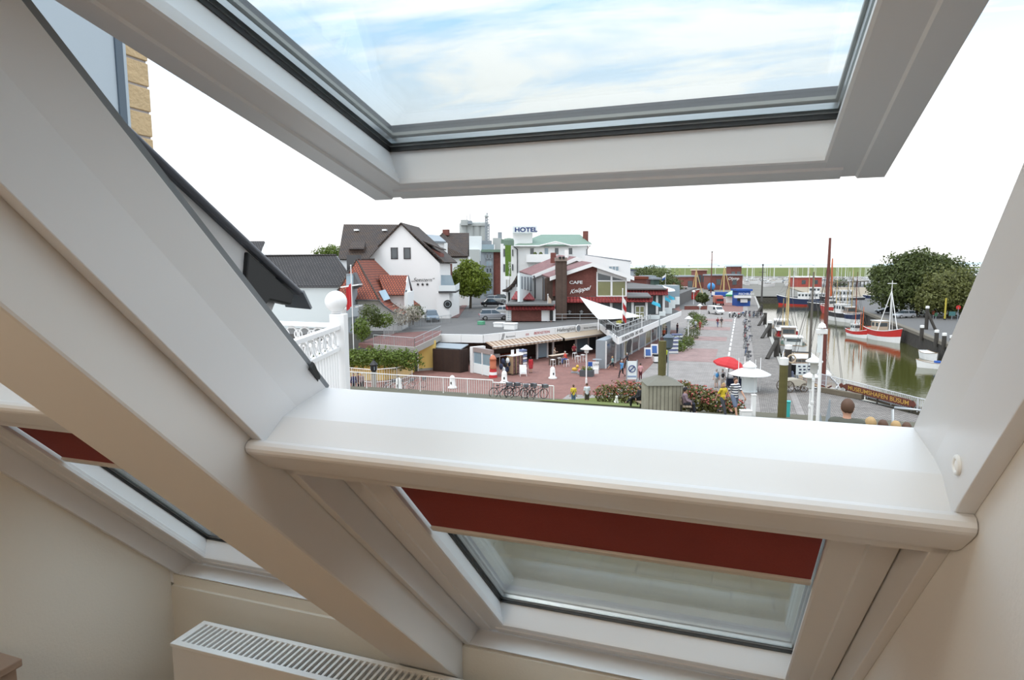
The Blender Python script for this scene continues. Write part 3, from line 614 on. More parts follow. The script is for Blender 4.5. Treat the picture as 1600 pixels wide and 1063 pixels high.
# ================================================================== buildings
m_roofg = mat_tiles('grey_roof_tiles', rgb(112, 106, 104, 1.7), rgb(92, 88, 88, 1.7), rgb(48, 44, 44, 1.7), 0.36, 0.36, 0.26, bump=0.8)
m_roofb = mat_tiles('brown_roof_tiles', rgb(100, 88, 84, 1.7), rgb(86, 74, 70, 1.7), rgb(48, 40, 38, 1.7), 0.36, 0.38, 0.22, bump=0.7, moss=(1.9, 1.45, 0.8))
m_roofo = mat_tiles('orange_roof_tiles', rgb(214, 110, 66, 1.5), rgb(196, 96, 56, 1.5), rgb(116, 52, 32, 1.5), 0.34, 0.42, 0.24, bump=0.8)
m_roofr = mat_tiles('red_mansard_tiles', rgb(168, 66, 64, 1.0), rgb(148, 52, 52, 1.0), rgb(96, 38, 38, 1.0), 0.42, 0.55, 0.10, bump=0.8, off=0.0)
m_roofp = mat_tiles('pink_roof_tiles', rgb(186, 136, 134, 1.7), rgb(172, 122, 120, 1.7), rgb(130, 90, 90, 1.7), 0.4, 0.42, 0.10, bump=0.6, off=0.0)
m_roofgr = mat('green_copper_roof', rgb(138, 166, 146, 1.7), 0.6, var=0.10, vs=0.5)
m_felt = mat('bitumen_roof', rgb(132, 130, 128, 1.9), 0.9, var=0.10, vs=0.35)
m_w = mat('white_render', (0.84, 0.84, 0.83), 0.8, var=0.03, vs=0.4)
m_w2 = mat('cool_white_render', (0.72, 0.77, 0.77), 0.8, var=0.03, vs=0.4)
m_yel = mat('yellow_render', rgb(240, 205, 120, 1.15), 0.85, var=0.05, vs=0.8)
m_brick = mat_tiles('red_brick_wall', rgb(136, 82, 72, 1.1), rgb(122, 70, 62, 1.1), rgb(112, 76, 70, 1.1), 0.25, 0.083, 0.10, rough=0.9, bump=0.2)
m_clap = mat_tiles('brown_vertical_boards', rgb(112, 92, 80, 1.1), rgb(100, 82, 72, 1.1), rgb(66, 52, 46, 1.1), 0.16, 20.0, 0.002, rough=0.85, bump=0.4, off=0)
m_shed = mat_tiles('dark_brown_boards', rgb(78, 56, 44, 1.1), rgb(70, 50, 40, 1.1), rgb(44, 30, 24, 1.1), 0.14, 20.0, 0.002, rough=0.85, bump=0.4, off=0)
m_win = mat('dark_window_glass', rgb(92, 100, 104, 1.4), 0.08, var=0.25, vs=0.5, spec=0.8)
m_winl = mat('pale_window_glass', rgb(150, 172, 184, 1.3), 0.08, var=0.2, vs=0.5, spec=0.8)
m_wing = mat('greenish_window_glass', rgb(150, 150, 110, 1.3), 0.08, var=0.2, vs=0.5, spec=0.8)
m_frd = mat('dark_window_frame', rgb(72, 72, 74, 1.1), 0.5, var=0.05)
m_grey = mat('grey_panel', rgb(150, 158, 164, 1.2), 0.6, var=0.05)
m_text = mat('black_lettering', (0.02, 0.02, 0.02), 0.6, var=0.0)
m_navy = mat('navy_lettering', rgb(28, 52, 110, 1.0), 0.6, var=0.0)
m_redt = mat('red_lettering', rgb(176, 40, 44, 1.0), 0.6, var=0.0)
def FP(d, ang=0.0):
    """upright plane square to the view at depth d (turned by ang degrees about its middle)"""
    A, B = D(760, 415, d), D(840, 415, d); c = (A + B) / 2; u = (B - A); u.z = 0; u = Matrix.Rotation(math.radians(ang), 3, 'Z') @ u; return Face(c - u, c + u)
def poly(par, name, pts, m, th, out_dir):
    b = MB(); b.prism(pts, Vector(out_dir) * th); return b.build(name, m, par)
def wall(par, f, px, m, th=0.3, name='wall', off=0.0): return poly(par, name, [f.hit(x, y, off) for x, y in px], m, th, -f.n)
def roof(par, pts, m, th=0.14, name='roof'):
    n = (pts[1] - pts[0]).cross(pts[2] - pts[0]).normalized()
    if n.z < 0: n = -n
    return poly(par, name, pts, m, th, -n)
def rect(f, x0, y0, x1, y1):
    a = f.hit(x0, y0); c = f.hit(x1, y1); u0, u1 = (a - f.A).dot(f.u), (c - f.A).dot(f.u); return min(u0, u1), max(u0, u1), min(a.z, c.z), max(a.z, c.z)
def fbox(b, f, u0, u1, z0, z1, o0, o1):
    return b.prism([f.P(u0, z0, o0), f.P(u1, z0, o0), f.P(u1, z1, o0), f.P(u0, z1, o0)], f.n * (o1 - o0))
def win(par, f, x0, y0, x1, y1, mf=None, mg=None, nv=1, nh=1, fr=0.08, off=0.02, name='window'):
    """window proud of a facade: frame with bars, and its panes set back in it"""
    mf, mg = mf or m_white, mg or m_win; u0, u1, z0, z1 = rect(f, x0, y0, x1, y1); b = MB()
    for a in ((u0, u1, z0, z0 + fr), (u0, u1, z1 - fr, z1), (u0, u0 + fr, z0, z1), (u1 - fr, u1, z0, z1)): fbox(b, f, *a, off - 0.02, off + 0.05)
    for i in range(1, nv): c = u0 + (u1 - u0) * i / nv; fbox(b, f, c - fr / 2, c + fr / 2, z0, z1, off - 0.02, off + 0.05)
    for i in range(1, nh): c = z0 + (z1 - z0) * i / nh; fbox(b, f, u0, u1, c - fr / 2, c + fr / 2, off - 0.02, off + 0.05)
    w_ = b.build(name, mf, par)
    b = MB(); fbox(b, f, u0 + fr / 2, u1 - fr / 2, z0 + fr / 2, z1 - fr / 2, off - 0.015, off + 0.015); b.build('pane', mg, w_ if par.parent is None else par)
    return w_
def ftext(par, f, s, x0, y0, h_px, m, off=0.06, **k):
    p = f.hit(x0, y0, off); q = f.hit(x0, y0 - h_px, off); u = f.u if f.u.dot(CR) > 0 else -f.u
    return text(s, p, u, UPZ, (q - p).length, m, par, **k)
def railing(par, P0, P1, h, m, n=None, rr=0.03, mid=(), bars=0.0, post=1.6, br=0.012):
    """rail, posts and bars between two points standing on their own heights"""
    P0, P1 = Vector(P0), Vector(P1); L = (P1 - P0).length; hv = V(0, 0, h)
    b = MB(); b.tube([P0 + hv, P1 + hv], rr, 6); b.build('top_rail', m, par)
    for q in mid: b = MB(); b.tube([P0 + V(0, 0, h * q), P1 + V(0, 0, h * q)], rr * .7, 5); b.build('rail', m, par)
    k = max(1, round(L / post))
    for i in range(k + 1):
        p = P0.lerp(P1, i / k); b = MB(); b.tube([p, p + hv], rr, 6); b.build('post', m, par)
    if bars:
        k = int(L / bars); me = None
        for i in range(1, k):
            p = P0.lerp(P1, i / k)
            if me is None: b = MB(); b.tube([p + V(0, 0, h * .1), p + V(0, 0, h)], br, 4, False); me = b.build('bar', m, par); p_me = p
            else: c = me.copy(); COL.objects.link(c); c.parent = par; c.location = me.location + (p - p_me)
Z2 = 3.2
# ---- the upper street level behind the pavilion
ptz = lambda x, y, z=Z2: G(x, y, z)
pl = [ptz(420, 522), ptz(545, 522), ptz(640, 522), ptz(690, 517), G(745, 503, Z2), G(800, 500, Z2), G(940, 497, Z2), G(985, 489, Z2)]
pl = [(p.x, p.y) for p in pl] + [(-14.5, 230), (-160, 230), (-160, 70)]
flat('ground_upper', pl, Z2, m_asph, Z2, label='asphalt street level above the pavilion')
sw = [G(703, 497, Z2), G(716, 497, Z2), G(735, 470, Z2), G(729, 470, Z2)]
flat('sidewalk', [(p.x, p.y) for p in sw], Z2 + 0.06, m_walk, 0.08, label='red sidewalk beside the white guesthouse')
WK = [D(560, 536, 65.5), D(584, 539, 64), D(648, 544, 64), D(689, 524, 69.3), D(690, 516, 73), D(600, 521, 73)]
b = MB(); b.prism([p - V(0, 0, .45) for p in WK], (0, 0, .42)); tag(b.build('walkway', m_walk), 'red paved walkway leading onto the pavilion roof', None, None, 'structure')
gb = [(p.x, p.y) for p in (G(505, 590), G(560, 592.5), G(600, 592.5), G(630, 588), G(646, 580.5), G(652, 572), D(640, 520, 73), D(505, 520, 73))]
flat('ground_bed', gb, 1.3, m_lawn, 1.3, label='planting bed behind the yellow retaining wall')
# ---- grey roofed house with lettering on the white wall
h = thing('grey_roof_house', 'white house with grey tiled roof, lettering below its eaves', 'house', D(470, 520, 84))
f = FP(80)
roof(h, [D(330, 447, 80), D(537, 447, 80), D(545, 428, 82), D(525, 399, 86), D(330, 402, 86)], m_roofg)
wall(h, f, [(330, 450), (533, 450), (533, 530), (330, 530)], m_w2, 8)
poly(h, 'hip_gable', [D(526, 400, 86), D(545, 428, 83), D(527, 429, 83)], m_grey, 0.2, f.n * -1)
b = MB(); b.tube([D(330, 449, 79.7), D(538, 449, 79.7)], 0.09, 6); b.build('gutter', m_frd, h)
b = MB(); b.tube([D(330, 400.5, 86), D(526, 398.5, 86)], 0.13, 6); b.build('ridge_cap', m_roofg, h)
rp = [D(417, 416, 83.4), D(428, 416, 83.4), D(424, 424, 82.6), D(412, 424, 82.6)]
roof(h, [p + V(0, -.06, .1) for p in rp], m_winl, 0.05, 'skylight')
ftext(h, f, 'HAUS', 452, 469, 5.5, m_text, wide=1.1)
# ---- smaller gable behind it
h = thing('small_gable_house', 'small grey gabled roof with chimney far behind the lettered house', 'house', D(400, 520, 104))
f = FP(100)
roof(h, [D(340, 402, 100), D(405, 402, 100), D(413, 377, 104), D(345, 377, 104)], m_roofg); roof(h, [D(413, 377, 104), D(425, 402, 106), D(420, 402, 112), D(408, 377, 110)], m_roofg)
wall(h, FP(100.6), [(340, 402), (424, 402), (413, 379), (405, 402)][:2] + [(424, 520), (340, 520)], m_w, 5)
poly(h, 'gable', [D(405, 402, 100.8), D(424, 402, 104), D(413.5, 380, 103.6)], m_w, .2, -f.n)
b = MB(); q = D(369, 374, 104); b.box((q.x - .7, q.y - .5, q.z - 2), (q.x + .7, q.y + .5, q.z + .3)); b.box((q.x - .8, q.y - .6, q.z + .3), (q.x + .8, q.y + .6, q.z + .5)); b.build('chimney', m_grey, h)
# ---- white guesthouse with the big gable
h = thing('gabled_guesthouse', 'large white gabled guesthouse with script lettering and three stars', 'house', (-47, 92, Z2))
f = Face((-53.5, 83.5), (-42, 86.6))
apx = (626, 347.5); EL = (548, 427.5); ER = (694, 409.5)
wall(h, f, [(552, 500), (690, 500), (687, 412), (626, 350), (552, 426)], m_w, 9)
bk = -f.n * 12
for a, c, nm in ((EL, apx, 'roof'), (apx, ER, 'roof')):
    P, Q = f.hit(*a, .35), f.hit(*c, .35); roof(h, [P, Q, Q + bk, P + bk], m_roofb, 0.22, nm)
    e = MB(); e.obox((P + Q) / 2 - V(0, 0, .12), (Q - P) / 2, f.n * 0.03, V(0, 0, 0.10)); e.build('bargeboard', m_roofb, h)
for x in (610.5, 630.5): win(h, f, x, 387, x + 11.5, 405, m_frd, m_win, fr=0.14)
ftext(h, f, '„Seestern“', 642, 440, 5.6, m_text, shear=0.35, wide=1.05)
for x in (653, 660.3, 667.5):
    c = f.hit(x, 444.5, .05); b = MB(); b.prism([c + f.u * (r * math.cos(a)) + UPZ * (r * math.sin(a)) for a, r in [(PI / 2 + k * PI / 5, .26 if k % 2 == 0 else .11) for k in range(10)]], f.n * .03); b.build('star', m_text, h)
# side wing with the long dormered roof
roof(h, [D(528, 405, 92), D(575, 405, 92), D(622, 351, 101), D(537, 350.5, 101)], m_roofb)
wall(h, FP(92.5), [(531, 404), (575, 404), (575, 500), (531, 500)], m_w, 6)
b = MB(); b.prism([D(546, 387, 93.6), D(569, 387, 93.6), D(567, 398, 93.6), D(544, 398, 93.6)], f.n * -4); b.build('dormer', m_clap, h)
roof(h, [D(545, 389, 93.2), D(569, 389, 93.2), D(571, 375, 97), D(551, 375, 97)], m_roofb, .12, 'dormer_roof')
for x in (557, 601): b = MB(); q = D(x, 360, 99); b.box((q.x - .35, q.y - .2, q.z - .1), (q.x + .35, q.y + .2, q.z + .18)); b.build('roof_vent', m_white, h)
# right part: low extension, balcony, dormer
f2 = Face(tuple(f.hit(690, 450).xy), tuple((f.hit(690, 450) - f.n * 9).xy))
q0 = f.hit(684, 458, .9); ext = MB(); A_, B_ = f.P((f.hit(684, 470) - f.A).dot(f.u), Z2, .9), f.P((f.hit(684, 470) - f.A).dot(f.u) + 1.9, Z2, .9)
ext.prism([A_, B_, B_ - f.n * 9, A_ - f.n * 9], (0, 0, q0.z - Z2)); ext.build('extension', m_w, h)
b = MB(); b.prism([f.hit(685, 458, 1.2), f.hit(712, 458, 1.2), f.hit(718, 455, -2), f.hit(690, 455, -2)], (0, 0, .25)); b.build('balcony_floor', m_frd, h)
b = MB(); b.prism([f.hit(686, 455, 1.2), f.hit(712, 455, 1.2), f.hit(712, 446, 1.2), f.hit(686, 446, 1.2)], -f.n * .06); b.prism([f.hit(712, 455, 1.2), f.hit(718, 452, -2), f.hit(718, 442, -2), f.hit(712, 446, 1.2)], f.u * -.05); b.build('balcony_front', m_w2, h)
b = MB(); b.prism([f.hit(689, 446, .8), f.hit(710, 446, .8), f.hit(705, 430, .8), f.hit(689, 430, .8)], -f.n * .05); b.build('wind_screen', m_winl, h)
b = MB(); P = f.hit(660, 383, -1.5); b.prism([f.hit(663, 383, -1.2), f.hit(688, 396, -1.2), f.hit(688, 404, -1.2), f.hit(682, 404, -1.2)], -f.n * 3); b.build('side_dormer', m_brick, h)
roof(h, [f.hit(660, 376, -1), f.hit(690, 389, -1), f.hit(690, 389, -1) - f.n * 4, f.hit(660, 376, -1) - f.n * 4], m_roofb, .15, 'dormer_roof')
c = f.hit(699.5, 475.5, 1.0); b = MB(); b.lathe([(0.01, 0), (.62, 0), (.62, .06), (.01, .06)], (0, 0, 0), 20); b.v = [c + f.u * v.x + UPZ * v.y + f.n * v.z for v in b.v]; b.build('round_sign', m_text, h)
b = MB(); b.torus(c + f.n * .08, .38, .05, 18, 5, f.n); b.build('sign_ring', m_grey, h)
# ---- further roofs behind: white flat dormer house and brown hipped roof
h = thing('flat_topped_house', 'white house with grey flat roof behind the guesthouse gable', 'house', D(690, 490, 112))
wall(h, FP(112), [(674, 378), (694, 378), (694, 490), (660, 490), (660, 378)], m_w, 6); roof(h, [D(656, 376, 111), D(697, 377.5, 111), D(686, 368, 117), D(665, 366, 117)], m_grey, .3)
win(h, FP(111.9), 691, 386, 693.5, 400)
wall(h, FP(111), [(694, 402), (703, 402), (703, 412), (694, 412)], m_w2, 1.2, 'balcony'); wall(h, FP(111.5), [(693, 412), (705, 412), (705, 440), (693, 440)], m_brick, 2, 'brick_wall')
h = thing('brown_roof_house', 'house with a tall brown hipped roof behind the street tree', 'house', D(710, 490, 130))
roof(h, [D(695, 402, 124), D(731, 402, 124), D(733, 364, 132), D(690, 364, 132)], m_roofb); roof(h, [D(690, 364, 132), D(733, 364, 132), D(733, 400, 140), D(690, 400, 140)], m_roofb)
roof(h, [D(676, 376, 126), D(692, 364, 131), D(733, 400, 124), D(690, 400, 124)], m_roofb)
wall(h, FP(125), [(690, 401), (732, 401), (732, 500), (690, 500)], m_w, 6); b = MB(); q = D(697, 362, 131); b.box((q.x - .6, q.y - .4, q.z - .8), (q.x + .6, q.y + .4, q.z + .4)); b.build('chimney', m_brick, h)
# ---- orange tiled house
h = thing('orange_roof_house', 'small white house with flared orange tiled roof and dormer', 'house', D(600, 520, 82))
dd = 76.0
fo = FP(dd)
wall(h, FP(dd + .3), [(528, 470), (594, 470), (604, 479), (618, 489), (627, 493), (627, 540), (528, 540)], m_w, 5)
R1, R2 = D(557, 405.5, 82.5), D(584.5, 405.5, 92)
roof(h, [D(520, 468, dd - .4), D(592, 468.5, dd - .4), R1], m_roofo, .12)
roof(h, [D(592, 468.5, dd - .4), D(607, 428, 93), R2, R1], m_roofo, .12)
roof(h, [D(592, 468.5, dd - .4), D(600, 477, dd - .5), D(631, 455, 94), D(607, 428, 93)], m_roofo, .12)
roof(h, [D(600, 477, dd - .5), D(614, 487, dd - .7), D(645, 468, 94), D(631, 455, 94)], m_roofo, .12); roof(h, [D(614, 487, dd - .7), D(629, 491.5, dd - .9), D(657, 477, 94), D(645, 468, 94)], m_roofo, .12)
for a, c in ((D(557, 405.5, 82.5), D(592, 468.5, dd - .4)), (R1, R2), (D(557, 405.5, 82.5), D(520, 468, dd - .4))): b = MB(); b.tube([a + V(0, 0, .06), c + V(0, 0, .06)], 0.11, 6); b.build('ridge_tile', m_roofb, h)
b = MB(); b.tube([D(592, 469, dd - .5), D(600, 478, dd - .6), D(614, 488, dd - .8), D(629, 492.5, dd - 1)], 0.09, 6); b.build('verge_board', m_frd, h)
b = MB(); b.tube([D(520, 469.5, dd - .6), D(592, 469.5, dd - .6)], 0.09, 6); b.build('gutter', m_frd, h)
wall(h, FP(80), [(604, 458), (636, 457), (637.5, 432), (639, 457), (639, 482), (616, 482)][:1] + [(637, 457), (637, 483), (617, 483)], m_w, 5, 'dormer_wall')
roof(h, [D(601, 460.5, 79.6), D(631, 460.5, 79.6), D(637.5, 430.5, 83), D(591, 430, 83)], m_roofo, .12, 'dormer_roof'); roof(h, [D(637.5, 430.5, 83), D(591, 430, 83), D(597, 452, 88), D(644, 454, 88)], m_roofo, .12, 'dormer_roof')
poly(h, 'dormer_gable', [D(632, 460, 80), D(637.5, 432, 82.6), D(642, 456, 86), D(641, 483, 86), D(634, 484, 80)], m_w, .15, V(-1, 0, 0))
b = MB(); b.tube([D(637.8, 430.5, 82.8), D(644, 454, 87.8)], .08, 5); b.build('dormer_verge', m_grey, h)
b = MB(); b.prism([D(632.8, 454, 80.6), D(635.3, 453, 82), D(635.3, 471, 82), D(632.8, 472, 80.6)], CR * .06); b.build('dormer_window', m_frd, h)
roof(h, [D(592, 455, 78.2), D(602, 452.5, 80), D(610, 467, 78.8), D(600, 470, 77.2)], m_winl, .06, 'skylight')
b = MB(); q = D(553, 400, 84); b.box((q.x - .8, q.y - .5, q.z - 3), (q.x + .8, q.y + .5, q.z + .1)); b.build('chimney', m_frd, h)
b = MB(); b.tube([D(657, 478, 94), D(655.5, 483, 94), D(655.5, 505, 94)], .08, 6); b.build('downpipe', m_frd, h)
# ---- balconied gap house beside it
h = thing('balcony_house', 'narrow grey fronted house with balconies and dark roof edge', 'house', D(555, 520, 74))
wall(h, FP(74), [(541, 428), (552, 428), (552, 520), (541, 520)], m_grey, 2); wall(h, FP(73.5), [(541, 432), (552, 430), (552, 447), (541, 449)], m_winl, .1, 'glazing')
poly(h, 'roof_edge', [D(552, 426, 73.6), D(561, 444, 73.6), D(561, 449, 73.6), D(552, 452, 73.6)], m_frd, 1.5, -fo.n)
for y in (446, 480):
    b = MB(); b.prism([D(532, y + 2, 72.5), D(560, y - 2, 72.5), D(560, y, 72.5), D(532, y + 4, 72.5)], -fo.n * 2); b.build('balcony_floor', m_white, h)
b = MB(); b.prism([D(541, 480, 72.5), D(560, 476, 72.5), D(560, 494, 72.5), D(541, 497, 72.5)], -fo.n * .1); b.build('balcony_front', m_grey, h)
# ---- hotel with the green roof
h = thing('green_roof_hotel', 'white hotel with green roof and blue HOTEL sign on its stair tower', 'hotel', D(860, 470, 115))
f = FP(114, -4)
wall(h, f, [(806, 384), (846, 384), (868, 378), (890, 384), (918, 383), (918, 470), (806, 470)], m_w, 9)
fs_ = Face(tuple(f.hit(806, 420).xy), tuple((f.hit(806, 420) - f.n * 8 - f.u * 1.2).xy))
wall(h, FP(116), [(797, 378), (807, 378), (807, 470), (797, 470)], m_w, 6, 'side_wall')
E1, E2 = f.hit(801, 384, .7), f.hit(923, 382.5, .7)
Rg1, Rg2 = D(846, 366.5, 122), D(906, 366.5, 122)
roof(h, [E1, f.hit(846, 384, .7), f.hit(868, 377, .7), f.hit(890, 384, .7), E2, Rg2, Rg1][:1] + [E2, Rg2, Rg1], m_roofgr, .2); roof(h, [E1, Rg1, D(822, 380, 128)], m_roofgr, .2); roof(h, [E2, Rg2, D(925, 381, 128)], m_roofgr, .2)
b = MB(); b.tube([f.hit(800, 384.5, .75), f.hit(842, 384.5, .75), f.hit(850, 382.5, .8), f.hit(868, 378, .85), f.hit(886, 382.5, .8), f.hit(893, 384, .75), f.hit(924, 383, .75)], .13, 6); b.build('gutter', m_white, h)
for x in (827.5, 850, 866, 887.6): win(h, f, x, 386.8, x + 7.5, 398.5, m_white, m_win if x != 850 else m_winl, fr=.1)
u0, u1, z0, z1 = rect(f, 823, 410, 861, 397.5)
b = MB(); fbox(b, f, u0, u1, z0, z0 + .35, 0, 1.4); fbox(b, f, u0, u1, z0 + .35, z1, 1.3, 1.4); fbox(b, f, u0, u0 + .08, z0 + .35, z1, 0, 1.4); b.build('balcony', m_w, h)
for x in (836, 845): b = MB(); b.ball(f.hit(x, 396.8, 1.0), .35, 8); b.build('box_plant', L_dark, h)
q0, q1 = D(801, 380, 116), D(832, 372, 116)
wall(h, FP(115), [(801, 364), (832, 364), (832, 380), (801, 384)], m_w, 3, 'stair_tower')
fh = FP(114.5); b = MB(); u0, u1, z0, z1 = rect(fh, 801, 353.5, 839, 364); fbox(b, fh, u0, u1, z0, z1, -.3, .3); sg = b.build('sign_box', m_w2, h)
ftext(sg if False else h, fh, 'HOTEL', 804, 362.2, 6.6, m_navy, off=.34, wide=1.22, bold=0.03)
b = MB(); q = D(915, 370, 118); b.box((q.x - .42, q.y - .4, q.z - 2.2), (q.x + .42, q.y + .4, q.z + 1.0)); b.build('chimney', m_brick, h)
b = MB(); b.tube([D(909, 366, 118), D(909, 347, 118)], .04, 5); b.build('aerial', m_metal, h)
b = MB(); b.tube([f.hit(922, 384, .6), f.hit(917, 390, .2), f.hit(917, 400, .2)], .09, 6); b.build('downpipe', m_frd, h)
b = MB(); b.tube([f.hit(802, 385, .6), f.hit(808.5, 390, .12), f.hit(808.5, 440, .12)], .09, 6); b.build('downpipe', m_frd, h)
for y in (390, 413): wall(h, FP(115.9), [(800, y), (802, y), (802, y + 10), (800, y + 10)], m_win, .1, 'side_window', .02)
h = thing('hotel_extension', 'long white flat roofed hotel wing sloping behind the cafe', 'hotel wing', D(950, 430, 106))
wall(h, FP(106), [(914, 399), (985, 408.5), (985, 440), (914, 440)], m_w, 6); b = MB(); b.tube([D(914, 398.5, 105.9), D(986, 408, 105.9), D(986, 412, 105.9)], .10, 6); b.build('gutter', m_grey, h); win(h, FP(105.9), 951, 416, 967, 424, m_white, m_winl, 3, 1)
# tall green hotel banner on the side
h = thing('vertical_hotel_sign', 'tall green banner with vertical white HOTEL letters', 'sign', D(794, 470, 110))
fv = FP(110); b = MB(); u0, u1, z0, z1 = rect(fv, 789.5, 432, 798.5, 383); fbox(b, fv, u0, u1, z0, z1, -.5, 0); b.build('panel', mat('green_ivy_panel', rgb(92, 124, 42, 1.1), 0.8, var=0.4, vs=4), h)
for i, ch in enumerate('HOTEL'): ftext(h, fv, ch, 794.6, 413 + i * 4.9, 4.2, m_white, off=.05, wide=1.0)
b = MB(); q = fv.hit(794, 432, -.25); b.tube([V(q.x, q.y, Z2), V(q.x, q.y, q.z + .2)], .12, 6); b.build('support_pole', m_white, h)
b = MB(); b.lathe([(.9, 0), (.9, .9), (.75, 1.2), (.1, 1.3)], D(795, 384, 110.5), 16); b.build('green_dome', m_roofgr, h)
# ---- brick and glass block, bright block beside it
h = thing('glass_stair_block', 'modern block with glazed stair front and red brick wall', 'building', D(768, 470, 150))
f = FP(150); wall(h, f, [(770.5, 394), (783.5, 394), (783.5, 475), (770.5, 475)], m_brick, 10, 'brick_wall'); wall(h, FP(149.5), [(751, 392), (771, 392), (771, 475), (751, 475)], m_grey, 8, 'stair_wall')
for i in range(7): win(h, FP(149.4), 758.5, 396 + i * 11, 769.5, 405.5 + i * 11, m_grey, m_winl if i % 2 else m_win, 2, 1, fr=.25)
wall(h, FP(151), [(753, 382), (772, 382), (772, 394), (753, 394)], m_winl, 6, 'roof_glazing'); wall(h, FP(149), [(752, 390), (784, 390), (784, 394), (752, 394)], m_roofgr, 3, 'roof_edge')
wall(h, FP(146), [(782, 381), (790, 381), (790, 475), (782, 475)], m_w, 6, 'white_wall')
for y in (389, 413): win(h, FP(145.9), 786.5, y, 789.3, y + 12, m_frd, m_win)
# ---- silos
h = thing('grain_silos', 'pale grey concrete grain silos rising behind the town', 'silo', D(745, 415, 260))
m_silo = mat('silo_concrete', rgb(200, 205, 202, 1.35), 0.9, var=0.05, vs=0.1)
for i in range(4):
    c = D(725.5 + i * 10.3, 415, 262); r = 1.33 * 262 / 262 * 1.30; zt_ = D(725, 350.5, 262).z
    b = MB(); b.lathe([(r, 0), (r, zt_), (r * .8, zt_ + .6)], (c.x, c.y, 0), 16); b.build('silo', m_silo, h, smooth=False)
wall(h, FP(259), [(720, 343.5), (731, 343.5), (731, 352), (720, 352)], m_silo, 6, 'head_house'); wall(h, FP(260), [(720, 349), (763, 349), (763, 353), (720, 353)], m_silo, 5, 'gallery')
wall(h, FP(258), [(731, 345), (737, 345), (737, 350), (731, 350)], m_grey, 4, 'roof_hut')
b = MB()
for x0, y0, y1 in ((761, 333, 378), (758.6, 340, 378), (764, 350, 378)): b.tube([D(x0, y1, 256), D(x0, y0, 256)], .25, 5)
for i in range(9): b.tube([D(758.6, 376 - i * 4.4, 256), D(763.6, 373.8 - i * 4.4, 256)], .15, 4)
b.build('lattice_tower', m_grey, h); b = MB(); b.ball(D(760, 338, 256), .8, 8); b.build('tower_head', m_silo, h)
for x, t in ((729.5, 337), (734.5, 334)): b = MB(); b.tube([D(x, 346, 259), D(x, t, 259)], .08, 4); b.build('aerial', m_grey, h)
h = thing('grey_mill_buildings', 'grey and white mill buildings in front of the silos', 'building', D(750, 440, 220))
for x0, y0, x1, y1, m, d in ((733, 369, 752, 378, m_w2, 216), (733, 378, 750, 412, m_grey, 218), (733, 390, 749, 440, m_silo, 214), (752, 376, 768, 384, m_grey, 222), (770, 372, 783, 384, m_silo, 224), (778, 363, 784, 380, m_grey, 226), (783, 374, 790, 386, m_roofgr, 180)):
    wall(h, FP(d), [(x0, y0), (x1, y0), (x1, y1 + 30), (x0, y1 + 30)], m, 4)
# ---- cafe
cf = thing('cafe_building', 'brick gabled cafe with dark boarded chimney and white lettering', 'cafe', D(905, 500, 88))
f = FP(88.0); fr = FP(95)
wall(cf, f, [(864, 438), (926, 412), (933, 415), (933, 463), (864, 463)], m_brick, 6, 'brick_wall')
wall(cf, FP(88.05), [(932, 415), (979, 432), (979, 464), (932, 464)], m_w, 6, 'gable_frame')
for pts in ([(934, 427), (953.5, 432), (953.5, 438), (934, 438)], [(957, 433), (975, 438), (957, 438)], [(934, 440.5), (954, 440.5), (954, 462), (934, 462)], [(957, 440.5), (977, 440.5), (977, 462), (957, 462)]):
    wall(cf, f, pts, m_wing if pts[0][1] > 439 else m_win, .08, 'gable_pane', .05)
for x0, y0, x1, y1 in ((932, 425, 934, 463), (954, 431, 957, 463), (977, 438, 979.5, 463)): wall(cf, f, [(x0, y0), (x1, y0), (x1, y1), (x0, y1)], m_white, .15, 'mullion', .12)
for y in (439.3, 463): wall(cf, f, [(932, y - 1), (979.5, y - 1), (979.5, y + .6), (932, y + .6)], m_white, .15, 'transom', .13)
def gable_roof(fc, L_, A_, R_, bk, m, bb, name='roof'):
    l, a, r = fc.hit(*L_, .8), fc.hit(*A_, .8), fc.hit(*R_, .8)
    roof(cf, [l, a, a + bk, l + bk], m, .2, name); roof(cf, [a, r, r + bk, a + bk], m, .2, name)
    for p, q in ((l, a), (a, r)): b = MB(); b.obox((p + q) / 2 - V(0, 0, bb), (q - p) / 2, fc.n * .06, V(0, 0, bb)); b.build('bargeboard', m_white, cf)
gable_roof(f, (859, 433), (926, 410.5), (991, 432.5), D(846, 429, 93) - D(859, 433, 87.2), m_roofp, .26)
gable_roof(fr, (831, 430), (901, 401.5), (960, 425), D(811, 424, 105) - D(831, 430, 94.2), m_roofp, .28)
wall(cf, fr, [(834, 431), (901, 405), (935, 420), (935, 470), (834, 470)], m_w, 7, 'rear_wall')
# side wall of the rear wing with its narrow windows
fsd = Face(tuple(fr.hit(834, 450).xy), tuple((fr.hit(811, 450)).xy)); sA = fr.hit(834, 450); sB = G(812, 470, Z2); fsd = Face(tuple(sA.xy), (sA.x - 1.0, sA.y + 8.5))
wall(cf, fsd, [(834, 431), (812, 427), (812, 472), (834, 478)], m_w2, .3, 'side_wall')
for i in range(4): x = 815 + i * 4.6; wall(cf, fsd, [(x, 432 + i * .4), (x + 2.2, 432.4 + i * .4), (x + 2.2, 452 + i), (x, 451 + i)], m_grey, .1, 'side_window', .06)
for x, y in ((812, 427), (834, 431), (848, 433)): b = MB(); p = D(x, y, 93 if x < 840 else 87); q = D(x, y + 40, 93 if x < 840 else 87); b.tube([p, D(x + 2, y + 4, 93 if x < 840 else 87), D(x + 2, y + 36, 93 if x < 840 else 87)], .12, 6); b.build('downpipe', m_frd, cf)
